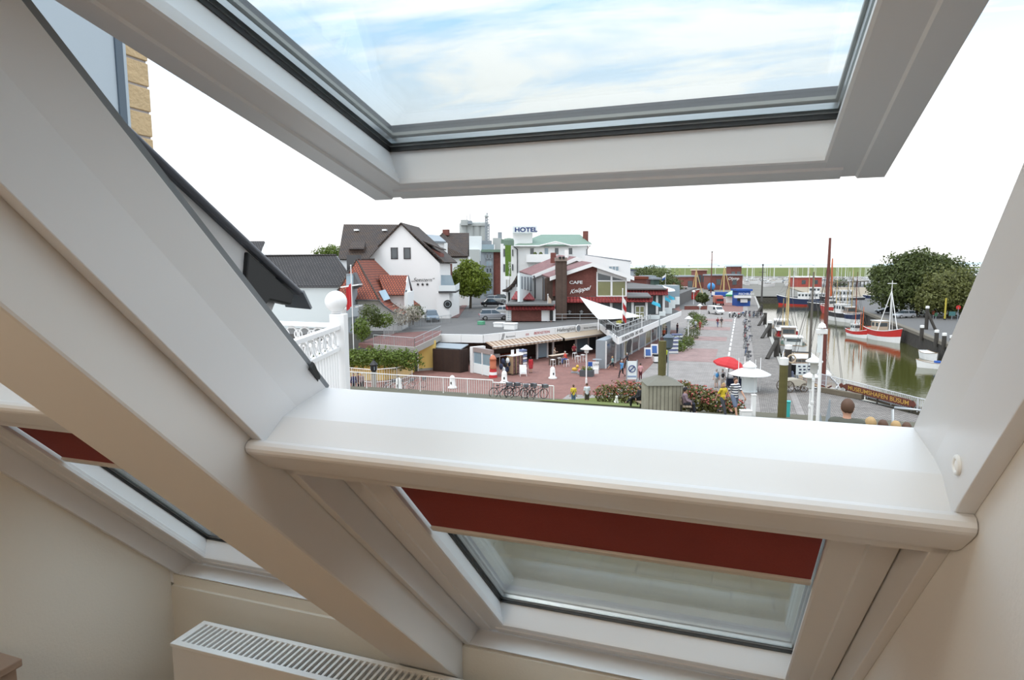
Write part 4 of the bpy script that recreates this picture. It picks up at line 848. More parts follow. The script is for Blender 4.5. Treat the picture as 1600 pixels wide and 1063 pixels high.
ft = FP(86.6); wall(cf, ft, [(868.7, 408), (885.8, 408), (885.8, 499), (868.7, 499)], m_clap, 1.6, 'boarded_stack'); wall(cf, FP(86.4), [(868, 402.5), (886.4, 402.5), (886.4, 408.2), (868, 408.2)], mat('stack_cap', rgb(150, 134, 124, 1.2), .8), 2.0, 'stack_cap')
for x in (875, 880.5): b = MB(); b.lathe([(.14, 0), (.14, .2), (.19, .22), (.19, .32), (.05, .36)], D(x, 405, 86.3), 10); b.build('chimney_pot', m_text, cf)
wall(cf, FP(88.5), [(849, 436), (869, 430), (869, 470), (849, 470)], m_clap, 3, 'boarded_wall')
b = MB(); q = D(864.5, 403, 96); b.box((q.x - .35, q.y - .3, q.z - .8), (q.x + .35, q.y + .3, q.z + .75)); b.build('brick_chimney', m_brick, cf)
b = MB(); q = D(885.5, 398, 97); b.box((q.x - .25, q.y - .25, q.z - 1), (q.x + .25, q.y + .25, q.z + .7)); b.build('white_flue', m_white, cf)
def mansard(par, d, x0, x1, yt, yb, out=.9, name='mansard'):
    fc = FP(d); P = [fc.hit(x0, yt, out * .3), fc.hit(x1, yt, out * .3), fc.hit(x1, yb, out), fc.hit(x0, yb, out)]; o = roof(par, P, m_roofr, .15, name)
    b = MB(); k = int((P[3] - P[2]).length / .42)
    for i in range(k + 1): b.tube([P[0].lerp(P[1], i / k) + fc.n * .05, P[3].lerp(P[2], i / k) + fc.n * .05], .07, 4, False)
    tag(b.build('tile_rolls', m_roofr, par), kind='stuff'); return o
mansard(cf, 88, 886, 981, 464, 472.5); wall(cf, f, [(886, 473), (932, 473), (932, 499), (886, 499)], m_shed, 3, 'boarded_base')
wall(cf, FP(88.1), [(932, 473), (981, 473), (981, 499), (932, 499)], m_win, 3, 'ground_glazing')
for x in (953, 978): wall(cf, f, [(x, 472), (x + 4, 472), (x + 4, 499), (x, 499)], m_white, .3, 'pillar', .1)
for x in (889.5, 908.5, 927): b = MB(); c = f.hit(x, 489, .25); b.lathe([(.09, -.25), (.17, -.05), (.22, .12), (.30, .16), (.05, .36)], c, 10); b.tube([c + V(0, 0, -.25), c - f.n * .25 + V(0, 0, -.1)], .03, 5); b.build('wall_lantern', m_metal, cf)
ftext(cf, f, 'CAFE', 889.5, 443.7, 4.6, m_white, off=.1, wide=1.35, bold=.03); tx = ftext(cf, f, 'Knüppel', 890, 459.5, 6.4, m_white, off=.1, shear=.42, wide=1.02, bold=.015)
tx.data.transform(Matrix.Translation(V(0, 0, 0)))
c0 = ROOTM[cf.name].inverted() @ f.hit(890, 459.5, .1)
for v_ in tx.data.vertices:                                  # the script climbs to the right
    d_ = (v_.co - c0).dot(f.u if f.u.dot(CR) > 0 else -f.u); v_.co.z += d_ * 0.20
# low annex with red mansard in front of the rear wing
wall(cf, FP(84), [(799, 484), (846, 484), (846, 502), (799, 502)], m_brick, 4, 'annex_wall'); wall(cf, FP(84), [(846, 484), (868, 484), (868, 502), (846, 502)], m_w, 3, 'annex_pillar'); wall(cf, FP(83.9), [(859, 485), (864, 485), (864, 501), (859, 501)], m_text, .1, 'annex_door', .03)
win(cf, FP(84), 790.5, 484.5, 799, 501, m_white, m_winl, 3, 5, fr=.1); mansard(cf, 84, 791, 866, 475.5, 484)
roof(cf, [D(791, 475.5, 83.4), D(866, 475.5, 83.4), D(862, 468, 92), D(798, 468, 92)], m_felt, .2, 'annex_roof')
roof(cf, [D(799, 467, 88), D(836, 468, 88), D(826, 455, 93), D(806, 455, 93)], m_roofr, .15, 'porch_roof')
# pagoda porch
P = [(785, 453), (790, 451.5), (795, 448), (800, 443), (804, 437), (807, 431)]
b = MB()
for (x0, y0), (x1, y1) in zip(P, P[1:]): b.prism([D(x0, y0, 96), D(x1, y1, 96), D(x1, y1 + 5, 96), D(x0, y0 + 3, 96)], V(0, 3, 0))
b.build('curved_porch_roof', m_roofb, cf); wall(cf, FP(97), [(791, 452), (807, 440), (807, 476), (791, 476)], m_w, 3, 'porch_wall')
wall(cf, FP(96.8), [(794, 457), (797, 457), (797, 474), (794, 474)], m_text, .1, 'porch_door'); wall(cf, FP(97.5), [(788, 432), (796, 432), (796, 437), (788, 437)], m_w, 1, 'porch_sign')
# ---- glazed east wing of the cafe with stepped mansards
ew = thing('cafe_glazed_wing', 'glazed harbour wing with stepped red mansards and white pillars', 'cafe', D(1010, 500, 95))
mansard(ew, 87, 980, 1019, 463.5, 471.5); roof(ew, [D(980, 463.5, 86.5), D(1018, 463.5, 86.5), D(1012, 457.5, 95), D(980, 457, 95)], m_felt, .2, 'flat_roof')
wall(ew, FP(87.2), [(980, 471), (1011, 471), (1011, 500), (980, 500)], m_win, 5, 'glazing'); 
mansard(ew, 97, 980, 1043, 451, 461); roof(ew, [D(980, 451, 96.5), D(1042, 451, 96.5), D(1028, 446, 108), D(980, 441, 108)], m_felt, .2, 'flat_roof')
wall(ew, FP(97.2), [(1000, 460), (1036, 460), (1036, 494), (1000, 494)], m_win, 5, 'glazing')
for d, xs, y0, y1 in ((87, (987, 1008.5), 471, 500), (97, (1025, 1035.5), 460, 491)):
    for x in xs: wall(ew, FP(d), [(x, y0), (x + 3.4, y0), (x + 3.4, y1), (x, y1)], m_white, .4, 'pillar', .1)
for x0, y0, x1, y1, d in ((1012.5, 492.5, 1031, 502, 88), (1030, 487, 1040, 496, 94), (1038, 481, 1050, 491, 98), (1045, 469, 1055, 482, 101), (1055, 464, 1062, 476, 103)): wall(ew, FP(d), [(x0, y0), (x1, y0), (x1, y1), (x0, y1)], m_w2, .2, 'parapet')
win(ew, FP(87.1), 992, 478, 1007, 499, m_white, m_wing, 2, 2, fr=.12)
for x, d, k in ((1019, 90, 1), (1038, 98, .8), (1045, 102, .8)):    # turquoise sun awnings folded out
    b = MB(); a = D(x, 470 - (x - 1019) * .35, d); b.prism([a, a + CR * 1.1 * k + V(0, 0, -.45), a + CR * 1.25 * k + V(0, -.3, -.95), a + V(0, -.5, -.45)], V(0, .06, 0)); b.build('turquoise_awning', mat('turquoise_cloth', rgb(60, 176, 206, 1.3), .8), ew)
wall(ew, FP(106), [(1030, 446), (1062, 446), (1062, 470), (1030, 470)], m_winl, 3, 'rear_screen')
b = MB(); b.add([D(1035, 446, 104), D(1043, 456, 99), D(1055, 455, 104), D(1054, 452, 104)], [(0, 1, 2), (0, 2, 3), (2, 1, 0), (3, 2, 0)]); b.build('white_canopy', m_white, ew)
# ---- terrace over the lower shops
ts = thing('terrace_deck', 'cafe terrace deck with white lettered fascia above the lower shops', 'terrace', G(1000, 560))
Q = [G(938, 507, 3.4), G(966, 528.5, 3.4), G(1064, 487, 3.4), G(1046, 482, 3.4), G(985, 497, 3.4)]
b = MB(); b.prism([(p.x, p.y, 3.05) for p in Q], (0, 0, .35)); b.build('deck', m_felt, ts)
fF = Face(tuple(Q[1].xy), tuple(Q[2].xy)); L_ = (Q[2] - Q[1]).length
b = MB(); fbox(b, fF, 0, L_, 2.75, 3.48, -.05, .08); b.build('fascia', m_white, ts)
fF0 = Face(tuple(Q[0].xy), tuple(Q[1].xy)); b = MB(); fbox(b, fF0, 0, (Q[1] - Q[0]).length, 2.75, 3.48, -.05, .08); b.build('fascia', m_white, ts)
p0 = fF.P(1.2, 2.98, .12); uu = fF.u if fF.u.dot(CR) > 0 else -fF.u
text('EIS SPEZIALITÄTEN    UND   HOTEL', p0, uu, UPZ, .36, m_text, ts, wide=1.28, bold=.02)
railing(ts, Q[1] + V(-.2, .2, 0), Q[1].lerp(Q[2], .42) + V(-.2, .2, 0), 1.15, m_metal, mid=(.55,), post=1.7, rr=.045); railing(ts, Q[0] + V(0, .2, 0), Q[1] + V(-.2, .2, 0), 1.15, m_metal, mid=(.55,), post=1.7, rr=.045)
sh = thing('lower_shop_row', 'row of lower shops with wares under the terrace fascia', 'shop', G(1010, 565))
fS = Face(((Q[1] - fF.n * 1.6).x, (Q[1] - fF.n * 1.6).y), ((Q[2] - fF.n * 1.6).x, (Q[2] - fF.n * 1.6).y))
b = MB(); fbox(b, fS, 0.8, L_, 0, 3.0, -1, 0); b.build('shop_wall', m_grey, sh)
for i in range(9):
    b = MB(); fbox(b, fS, i * 4 + 1.2, i * 4 + 4.6, .3, 2.5, 0, .05); g_ = b.build('shop_window', (m_win, m_winl, m_wing)[i % 3], sh); b = MB(); fbox(b, fS, i * 4 + .88, i * 4 + 1.12, 0, 2.9, 0, .12); b.build('pillar', m_white, sh)
# ---- pavilion with flat roof, signs and awnings
pv = thing('shop_pavilion', 'flat roofed white shop pavilion with signs and awnings on the square', 'pavilion', G(800, 585))
A1, A2, A3 = G(687, 523, 3.5), G(755, 524, 3.5), G(936, 505, 3.5)
rp_ = [A1, A2, A3, G(938, 499, 3.5), G(800, 500, 3.5), G(745, 503, 3.5), G(690, 512, 3.5)]
b = MB(); b.prism([(p.x, p.y, 3.2) for p in rp_], (0, 0, .28)); b.build('roof', m_felt, pv)
fL, fR_ = Face(tuple(A1.xy), tuple(A2.xy)), Face(tuple(A2.xy), tuple(A3.xy)); LL, LR = (A2 - A1).length, (A3 - A2).length
SGN = 1 if fR_.u.dot(CR) > 0 else -1
for i in range(2): b = MB(); fbox(b, fL, LL * i / 2 + .01, LL * (i + 1) / 2 - .01, 2.68, 3.56, -.1, .12); b.build('fascia_panel', m_white, pv)
def up(px): return (fR_.hit(px, 520) - fR_.A).dot(fR_.u)
segs = [755, 779, 804, 866, 899, 904, 936]
for i, (x0, x1) in enumerate(zip(segs, segs[1:])):
    b = MB(); fbox(b, fR_, up(x0) + .02, up(x1) - .02, 2.68, 3.56, -.1, .12); b.build('fascia_panel', m_white if i != 4 else m_text, pv)
for px, s, m, hh, wd, sh_ in ((780, 'JJ', m_text, .5, 1.1, .3), (787, 'Bernstein', m_text, .2, 1.3, 0), (818, 'EIS', m_redt, .22, 1.4, 0), (831, 'BERNSTEIN', m_redt, .30, 1.25, 0), (867, 'Hafenglück', m_text, .42, 1.35, .1), (909, 'feines maritimes', m_text, .26, 1.05, .1)):
    text(s, fR_.P(up(px) + .2, 2.98, .15), fR_.u, UPZ, hh, m, pv, wide=wd, shear=sh_)
c = fR_.P(up(901.5), 3.15, .2); b = MB(); b.torus(c, .42, .07, 20, 6, fR_.n); b.build('round_emblem', m_white, pv); b = MB(); b.lathe([(.02, 0), (.38, 0), (.38, .05), (.02, .05)], (0, 0, 0), 20); b.v = [c + fR_.u * v.x + UPZ * v.y + fR_.n * v.z for v in b.v]; b.build('emblem_plate', m_grey, pv)
# walls: left end, pillars, rear, interior floor line
m_int = mat('shop_interior', rgb(120, 104, 94, 1.4), .9, var=.3, vs=.6)
b = MB(); fbox(b, fR_, .3, LR, 0, 2.7, -3.4, -3.2); b.build('rear_wall', m_int, pv)
b = MB(); fbox(b, fL, 0.2, LL, 0, 2.7, -3.4, -3.2); b.build('rear_wall', m_int, pv)
for x in (842, 858, 867, 903, 922, 935): b = MB(); fbox(b, fR_, up(x) - .09, up(x) + .09, 0, 2.7, -.4, -.2); b.build('pillar', m_white, pv)
for x0, x1, m in ((842, 858, m_winl), (903, 922, m_winl), (922, 935, m_win)): b = MB(); fbox(b, fR_, up(x0) + .1, up(x1) - .1, .1, 2.6, -.36, -.30); b.build('shop_window', m, pv)
for i, (x0, x1, z0, z1, m) in enumerate(((758, 800, .5, .9, m_white), (800, 838, .4, .8, m_roofo), (870, 900, 0, 1.05, m_clap), (806, 836, 1.5, 1.9, m_w2))): b = MB(); fbox(b, fR_, up(x0), up(x1), z0, z1, -2.6, -2.0); b.build('counter', m, pv)
# white glazed corner kiosk
Ka, Kb = G(740, 583), G(768, 589.5); fK = Face(tuple(Ka.xy), tuple(Kb.xy)); LK = (Kb - Ka).length
b = MB(); fbox(b, fK, -.5, 0, 0, 2.65, -1.5, .1); b.build('corner_pillar', m_white, pv)
for i in range(2):
    b = MB(); fbox(b, fK, LK * i / 2 + .03, LK * (i + 1) / 2 - .03, 0.05, 1.05, -.1, 0); b.build('kiosk_panel', m_w2, pv)
    b = MB(); fbox(b, fK, LK * i / 2 + .05, LK * (i + 1) / 2 - .05, 1.05, 2.2, -.1, -.05); b.build('kiosk_pane', m_winl, pv)
    b = MB(); fbox(b, fK, LK * (i + 1) / 2 - .06, LK * (i + 1) / 2 + .06, 0, 2.25, -.1, .04); b.build('kiosk_post', m_white, pv)
b = MB(); fbox(b, fK, 0, LK, 2.2, 2.66, -.3, .02); b.build('kiosk_header', mat('mauve_panel', rgb(160, 146, 142, 1.2), .8), pv)
# awnings
def awning(x0, x1, drop, outw, z, stripes, ma, mb, name):
    t_ = thing(name, None, None); t_.parent = pv; ROOTM[t_.name] = ROOTM[pv.name]; u0, u1 = up(x0), up(x1)
    for i in range(stripes):
        a0, a1 = u0 + (u1 - u0) * i / stripes, u0 + (u1 - u0) * (i + 1) / stripes; m = ma if i % 2 else mb
        b = MB(); b.prism([fR_.P(a0, z, .1), fR_.P(a1, z, .1), fR_.P(a1, z - drop, outw), fR_.P(a0, z - drop, outw)], V(0, 0, .04)); b.build('cloth_panel', m, t_)
        b = MB(); fbox(b, fR_, a0, a1, z - drop - .24, z - drop + .02, outw - .02, outw + .01); b.build('valance', m, t_)
    b = MB(); b.tube([fR_.P(u0, z - drop, outw), fR_.P(u1, z - drop, outw)], .04, 6); b.build('front_bar', m_white, t_)
m_aw1 = mat('cream_awning', rgb(226, 206, 184, 1.6), .85, var=.04); m_aw2 = mat('brown_awning_stripe', rgb(176, 146, 124, 1.6), .85, var=.04); m_aw3 = mat('beige_awning', rgb(214, 194, 170, 1.6), .85, var=.04)
awning(757, 867, .42, 1.25, 2.72, 36, m_aw1, m_aw2, 'striped_awning'); awning(868, 941, .42, 1.5, 2.72, 6, m_aw3, m_aw3, 'beige_awning')
# roof furniture
def roofbox(name, label, x, y, w_, d_, hh, m, lid=True):
    t_ = thing(name, label, 'roof vent', G(x, y, 3.48)); L0 = t_.location; MB().box((L0.x - w_, L0.y - d_, 3.48), (L0.x + w_, L0.y + d_, 3.48 + hh)).build('body', m, t_, bevel=.03)
    if lid: MB().box((L0.x - w_ * 1.1, L0.y - d_ * 1.1, 3.48 + hh), (L0.x + w_ * 1.1, L0.y + d_ * 1.1, 3.48 + hh + .14)).build('hood', m, t_, bevel=.03)
    return t_
roofbox('roof_vent', 'white boxy extractor vent on the flat roof above the awning', 798, 515, .65, .55, .62, m_white)
roofbox('roof_vent', 'white hooded roof vent between the cars and the extractor box', 780, 511, .55, .5, .42, m_white)
roofbox('roof_vent', 'small green roof vent on the flat pavilion roof', 752, 507.5, .38, .4, .45, mat('green_plastic', rgb(110, 190, 150, 1.5), .5), False)
for x0, x1 in ((690, 703), (718, 745)): pass
fr_ = thing('roof_railing', 'thin metal railing along the rear edge of the pavilion roof', 'railing', G(880, 503, 3.5)); railing(fr_, G(823, 502.5, 3.48), G(934, 502, 3.48), .95, m_metal, post=2.2, rr=.035, mid=(.5,))
tp = thing('steel_railing', 'grey barred railing climbing beside the walkway to the guesthouse', 'railing', G(670, 513, Z2)); railing(tp, G(640, 513, Z2), G(705, 505, Z2), 1.1, m_metal, bars=.16, post=2.0); railing(tp, G(600, 530, Z2), G(640, 513, Z2), 1.1, m_metal, bars=.16, post=2.0)
tp = thing('steel_railing', 'grey railing along the concrete edge of the walkway above the yellow wall', 'railing', G(650, 540, Z2)); Pq = [WK[1], WK[2], WK[3]]
railing(tp, Pq[0], Pq[1], 1.0, m_metal, bars=.22, post=1.8); railing(tp, Pq[1], Pq[2], 1.0, m_metal, post=1.9, mid=(.5,))
b = MB()
for p, q in zip(Pq, Pq[1:]): b.prism([p - V(0, 0, .5), q - V(0, 0, .5), q + V(.2, -.35, -.5), p + V(.2, -.35, -.5)], (0, 0, .6))
tag(b.build('walkway_edge', m_conc), 'concrete edge beam of the walkway', None, None, 'structure')
# yellow wall, door, brown shed under the walkway
yw = thing('yellow_wall', 'yellow rendered wall with grey plinth beside the brown shed', 'wall', G(668, 580))
fy = Face(tuple(G(654, 580).xy), tuple(G(682, 578).xy)); b = MB(); fbox(b, fy, 0, (G(682, 578) - G(654, 580)).length, .25, 3.1, -.3, 0); b.build('wall_panel', m_yel, yw); b = MB(); fbox(b, fy, 0, (G(682, 578) - G(654, 580)).length, 0, .25, -.3, .03); b.build('plinth', m_conc, yw)
b = MB(); fbox(b, fy, -.7, -.08, 0, 2.8, -.3, -.05); b.build('door', m_frd, yw); b = MB(); fbox(b, fy, -.1, .03, 0, 2.9, -.3, .03); b.build('door_post', m_white, yw)
shd = thing('brown_shed', 'dark brown boarded shed with grey sheet roof beside the pavilion', 'shed', G(700, 582))
S0, S1, S2 = G(676.5, 580), G(719, 583), G(732, 580); fa, fb = Face(tuple(S0.xy), tuple(S1.xy)), Face(tuple(S1.xy), tuple(S2.xy))
b = MB(); fbox(b, fa, 0, (S1 - S0).length, 0, 2.35, -.2, 0); b.build('front', m_shed, shd); b = MB(); fbox(b, fb, 0, (S2 - S1).length, 0, 2.35, -.2, 0); b.build('gate', m_shed, shd)
roof(shd, [G(681, 543, 2.4), G(720, 545.5, 2.4), G(732, 538, 2.75), G(683, 535.5, 2.75)], m_grey, .08)
# curved yellow retaining wall with hedge
rw = thing('yellow_retaining_wall', 'curved yellow retaining wall below the hedge', 'wall', G(600, 592))
cw = [G(x, y, 0) for x, y in ((505, 592), (560, 594.5), (600, 594.5), (630, 590), (647, 582))]
for p, q in zip(cw, cw[1:]): b = MB(); b.prism([p, q, q + V(-.1, .3, 0), p + V(-.1, .3, 0)], (0, 0, 1.42)); b.build('wall_section', m_yel, rw)
# ================================================================== street furniture and small things
m_cap = mat('white_cap', (0.78, 0.78, 0.76), .6, var=.05)
m_green = mat('mossy_timber', rgb(98, 92, 52, 1.2), .9, var=.3, vs=2.5, bump=.3)
m_gwood = mat_tiles('weathered_boards', rgb(176, 172, 152, 1.1), rgb(158, 154, 136, 1.1), rgb(110, 106, 92, 1.1), 0.2, 20., .001, off=0)
m_redc = mat('red_cloth', rgb(214, 58, 62, 1.4), .85, var=.06); m_blue = mat('blue_paint', rgb(40, 88, 170, 1.2), .6, var=.08); m_whc = mat('white_cloth', (.82, .82, .81), .85, var=.03)
def at(px, py, z=0.0): return G(px, py, z)
def ground_z(P): return bankz(P.y) if P.y < 48 else 0.0
def gp(px, py_, d):
    """ground spot seen in column px at depth d, standing on the bank or the square"""
    p = D(px, py_, d); return V(p.x, p.y, bankz(p.y))
# hedge, shrubs
tree('hedge', 'clipped green hedge on top of the yellow retaining wall', D(595, 577, 61.5), [((x, y, z), (1.3, .9, 1.0)) for x, y, z in ((-4.6, -1.2, .9), (-3.3, -.9, 1.0), (-2, -.6, 1.05), (-.8, -.2, 1.15), (.5, .1, 1.1), (1.7, .5, .95), (2.7, .8, .85), (-5.6, -1.5, .8))], 5200, .13, L_mid, .05, seed=2, trunk=False)
for i, (x, y, d, bl, lf, lb) in enumerate(((580, 510, 72, [((0, 0, 1.2), (1.1, 1.0, 1.2))], L_dark, 'rounded dark green shrub beside the orange roofed house'), (600, 513, 73, [((0, 0, .9), (1.3, 1, .9)), ((-1, 0, .8), (.7, .7, .8))], L_mid, 'low mid-green shrub between two darker shrubs by the house'), (632, 508, 74, [((0, 0, 1.1), (1.6, 1.0, 1.1)), ((1.2, .3, 1.3), (.9, .8, .9))], mat_leaf('leaf_blossom', rgb(190, 184, 170, 1.4), .4), 'pale blossoming shrub at the corner of the orange roofed house'), (565, 530, 66, [((0, 0, 1.0), (.9, .8, 1.1))], L_mid, 'green shrub beside the flag pole'), (650, 500, 78, [((0, 0, .9), (1.1, .9, .9))], L_dark, 'dark shrub under the flared orange eaves'))):
    tree('shrub', lb, D(x, y, d) * 1.0, bl, 1100, .12, lf, .04, seed=20 + i, trunk=False)
# rose bed and promenade shrubs
def roses(name, label, base, blobs, n, seed):
    t = tree(name, label, base, blobs, n, .10, L_rose, .03, seed=seed, trunk=False); rnd = random.Random(seed); b = MB()
    for _ in range(int(n / 14)):
        c, r = rnd.choice(blobs); d = Vector((rnd.gauss(0, 1), rnd.gauss(0, 1), abs(rnd.gauss(0, 1)))).normalized(); b.ball(Vector(base) + Vector(c) + Vector((d.x * r[0], d.y * r[1], d.z * r[2])) * 1.02, .07, 5)
    tag(b.build('blossoms', mat_leaf('rose_petals', rgb(216, 120, 110, 1.4), .3), t), kind='stuff')
roses('rose_bush', 'rose bush with pink blooms behind the low kerb', gp(975, 620, 49), [((-1.4, 0, .6), (.9, .8, .75)), ((0, .2, .8), (1.1, .9, .9)), ((1.2, 0, .8), (1.1, .9, .85))], 2400, 31)
roses('rose_bush', 'broad rose bush between the boarded pile box and the walking couple', gp(1092, 640, 37), [((-1.0, .3, .8), (.9, .9, .85)), ((0, 0, .7), (1.0, .9, .8)), ((1.0, -.2, .55), (.9, .8, .7)), ((1.9, -.3, .4), (.6, .6, .5))], 3000, 32)
for i, (x, y, r) in enumerate(((1083, 497, 1.0), (1091, 503, 1.1), (1095, 508, 1.2), (1087, 515, 1.3), (1082, 529, 1.2), (1075, 540, .9), (1064, 546, 1.4), (1060, 549, 1.0))):
    tree('ball_shrub', 'rounded green shrub in the bed beside the promenade, number %s from the far end' % ('one two three four five six seven eight'.split()[i]), at(x, y), [((0, 0, r * .6), (r, r, r * .75))], 650, .11, L_mid if i % 2 else L_dark, .04, 'promenade shrubs', 40 + i, False)
# big trees
tree('oak_tree', 'broad dark green tree overhanging the far quay', at(1433, 492), [((0, 0, 8.0), (7.5, 5, 4.8)), ((-5.5, -1, 6.0), (4.5, 4, 4.2)), ((5, 1, 7.6), (5.5, 4.5, 4.2)), ((-1.0, -2, 4.6), (5.5, 4, 3.4)), ((-1.2, 0, 10.9), (4.2, 4, 2.8)), ((-7.6, 0, 9.0), (2.0, 2, 1.6)), ((4.5, -2, 4.8), (5, 3.5, 3.4)), ((1.5, 0, 10), (5, 4, 3))], 30000, .30, L_dark, .45, 'quay trees', 5)
tree('bushy_tree', 'lighter green bushy tree right of the broad dark tree', at(1482, 497), [((0, 0, 5.6), (5.2, 4, 4.4)), ((3.2, 0, 4.2), (3.8, 3.5, 3.6)), ((-3, -.5, 3.6), (3.2, 3, 3)), ((5.2, 1, 2.6), (3, 2.5, 2.4))], 15000, .27, L_olive, .3, 'quay trees', 6)
tree('street_tree', 'round light green street tree behind the parked cars', at(735, 482, Z2), [((0, 0, 5.6), (2.9, 2.6, 2.8)), ((-1.3, 0, 4.4), (2.4, 2.2, 2.1)), ((1.6, 0, 4.6), (2.2, 2.2, 2.2)), ((-2.2, .4, 5.4), (1.6, 1.6, 1.7)), ((.3, -.5, 3.4), (2.2, 2, 1.2)), ((-.3, 0, 7.4), (1.7, 1.6, 1.4))], 12000, .22, L_lite, .25, seed=7)
tree('far_tree', 'small tree top peeping above the grey tiled ridge', V(*D(510, 440, 120).xy, Z2), [((0, 0, D(510, 396, 120).z - Z2 - .6), (2.6, 2, 1.8)), ((2, 0, D(510, 393, 120).z - Z2 - .4), (2, 2, 1.5))], 2500, .2, L_mid, .2, seed=8)
for i, (x, y, d, r, lb) in enumerate(((1021, 432, 190, 3.4, 'dark tree cluster behind the glazed cafe wing'), (1036, 437, 200, 3.6, 'round dark tree left of the brick boat sheds'), (1046, 446, 170, 2.4, 'small dark tree behind the turquoise awnings'), (1005, 428, 230, 2.6, 'dark tree beside the blue shed below the dike'), (1097, 466, 160, 1.2, 'slender young tree beside the parking sign'), (1312, 455, 320, 3.0, 'low scrub on the sandy shore'))):
    p = D(x, y, d); tree('harbour_tree', lb, V(p.x, p.y, 0), [((0, 0, max(1, p.z)), (r * 1.3, r, r))], 1500, .26, L_dark, .15, 'harbour trees', 60 + i)
# white railings on the bank
rl = thing('white_railing', 'white barred railing bending round the bicycle stand above the bank', 'railing', gp(622, 610, 46.5))
def P46(x, d): p = gp(x, 600, d); return p
m_wr = mat('white_rail_paint', (.80, .79, .77), .5, var=.03)
A, B, C, E = P46(520, 45.5), P46(622, 49), P46(770, 44.6), P46(865, 44.2)
for p, q in ((A, B), (B, C)):
    for z_top in (1,): railing(rl, p + V(0, 0, 0), q, (D(622, 586, 49).z - B.z) if 0 else 1.15, m_wr, bars=.19, post=2.4, rr=.04, br=.018)
railing(rl, C, E, 1.0, m_wr, bars=.19, post=2.4, rr=.04, br=.018)
r2 = thing('white_railing', 'white barred railing in front of the yellow retaining wall', 'railing', at(590, 598)); pts_ = [at(520, 594), at(582, 600.5), at(620, 597), at(644, 590)]
for p, q in zip(pts_, pts_[1:]): railing(r2, p, q, 1.35, m_wr, bars=.22, post=2.0, rr=.04, br=.018, mid=(.12,))
# stone lantern post
t = thing('lantern_post', 'grey stone post with black lantern among the white railings', 'lantern', at(585, 607)); L0 = t.location
MB().lathe([(.22, 0), (.22, 1.3), (.26, 1.35), (.26, 1.5)], L0, 10).build('stone_post', m_conc, t); MB().lathe([(.16, 1.5), (.26, 1.6), (.28, 2.1), (.40, 2.15), (.08, 2.5), (.05, 2.65)], L0, 8).build('lantern', m_blackm, t)
for i in range(4): MB().obox(L0 + V(.265 * math.cos(i * PI / 2 + .8), .265 * math.sin(i * PI / 2 + .8), 1.85), V(.008, 0, 0), V(0, .07, 0), V(0, 0, .16)).build('lantern_pane', m_winl, t)
# bollards
bo = thing('bollard', 'white round-topped bollard in front of the brown shed', 'bollard', at(707, 607), group='white bollards on the square')
MB().lathe([(.42, 0), (.42, .12), (.27, .22), (.25, .85), (.22, 1.02), (.13, 1.14), (.02, 1.18)], (0, 0, 0), 14).build('body', m_cap, bo, True, True); MB().box((-.06, -.29, .42), (.06, -.24, .62)).build('plate', m_text, bo, local=True)
place_copies(bo, [(at(788, 599), .3, 'white round-topped bollard with grey panel in front of the clothes racks'), (at(863.5, 592), .6, 'white round-topped bollard beside the folding menu boards'), (at(623, 611), .2, 'white round-topped bollard behind the corner of the white railing')])
# lamps
def lamp(label, P, hh, group='white promenade lamps', sc=1.0):
    t = thing('street_lamp', label, 'lamp', P, group=group)
    MB().tube([(0, 0, 0), (0, 0, hh - .35)], .06 * sc, 8).build('pole', m_white, t, local=True); MB().lathe([(.09, 0), (.09, .5), (.06, .55)], (0, 0, 0), 8).build('base', m_white, t, local=True)
    MB().lathe([(.10, hh - .75), (.20, hh - .70), (.20, hh - .40), (.12, hh - .38)], (0, 0, 0), 12).build('lamp_body', m_w2, t, local=True, smooth=False)
    MB().lathe([(.56 * sc, hh - .40), (.58 * sc, hh - .36), (.30, hh - .2), (.16, hh - .05), (.05, hh), (.01, hh + .04)], (0, 0, 0), 16).build('lamp_shade', m_white, t, True, True); return t
lamp('white mushroom lamp standing beside the children on the square', at(916, 600), 3.6)
for x, y, top, lb in ((1093, 503, 475, 'white mushroom lamp among the ball shrubs by the white van'), (1075, 537, 494, 'white mushroom lamp in front of the shops beside the shrubs'), (1083.5, 476, 454, 'far white mushroom lamp by the red hull')):
    P = at(x, y); lamp(lb, P, (y - top) / FPX * (P - CAM).dot(CF))
# wooden pile box with mossy pile and lantern
t = thing('pile_box', 'weathered board box with pyramid lid around a mossy pile', 'pile box', gp(1033, 640, 34)); L0 = t.location; ux = (CR - V(0, 0, CR.z)).normalized(); uy = V(-ux.y, ux.x, 0)
zr = D(1033, 597, 34).z
n_ = 9
for k in range(n_):
    for sgn, (a_, b_) in ((-1, (ux, uy)), (1, (ux, uy)), (-1, (uy, ux)), (1, (uy, ux))):
        c = L0 + a_ * (.86 * (2 * (k + .5) / n_ - 1)) + b_ * (.86 * sgn); MB().obox(V(c.x, c.y, (L0.z - .6 + zr) / 2), a_ * (.86 / n_ - .004), b_ * .025, V(0, 0, (zr - L0.z + .6) / 2)).build('board', m_gwood, t)
b = MB(); q = [L0 + ux * sx * .96 + uy * sy * .96 for sx, sy in ((-1, -1), (1, -1), (1, 1), (-1, 1))]; q = [V(p.x, p.y, zr) for p in q]; b.add(q + [V(L0.x, L0.y, zr + .48)], [(3, 2, 1, 0), (0, 1, 4), (1, 2, 4), (2, 3, 4), (3, 0, 4)]); b.build('lid', mat('grey_lid', rgb(138, 136, 124, 1.5), .9, var=.15), t)
MB().lathe([(.20, 0), (.21, 1.0), (.20, 2.0)], V(L0.x, L0.y, zr + .2), 10).build('pile', m_green, t)
t = thing('harbour_lantern', 'blue-grey lantern on a thin pole behind the pile box', 'lantern', gp(1043, 600, 45)); L0 = t.location; zz = D(1043, 523, 45).z
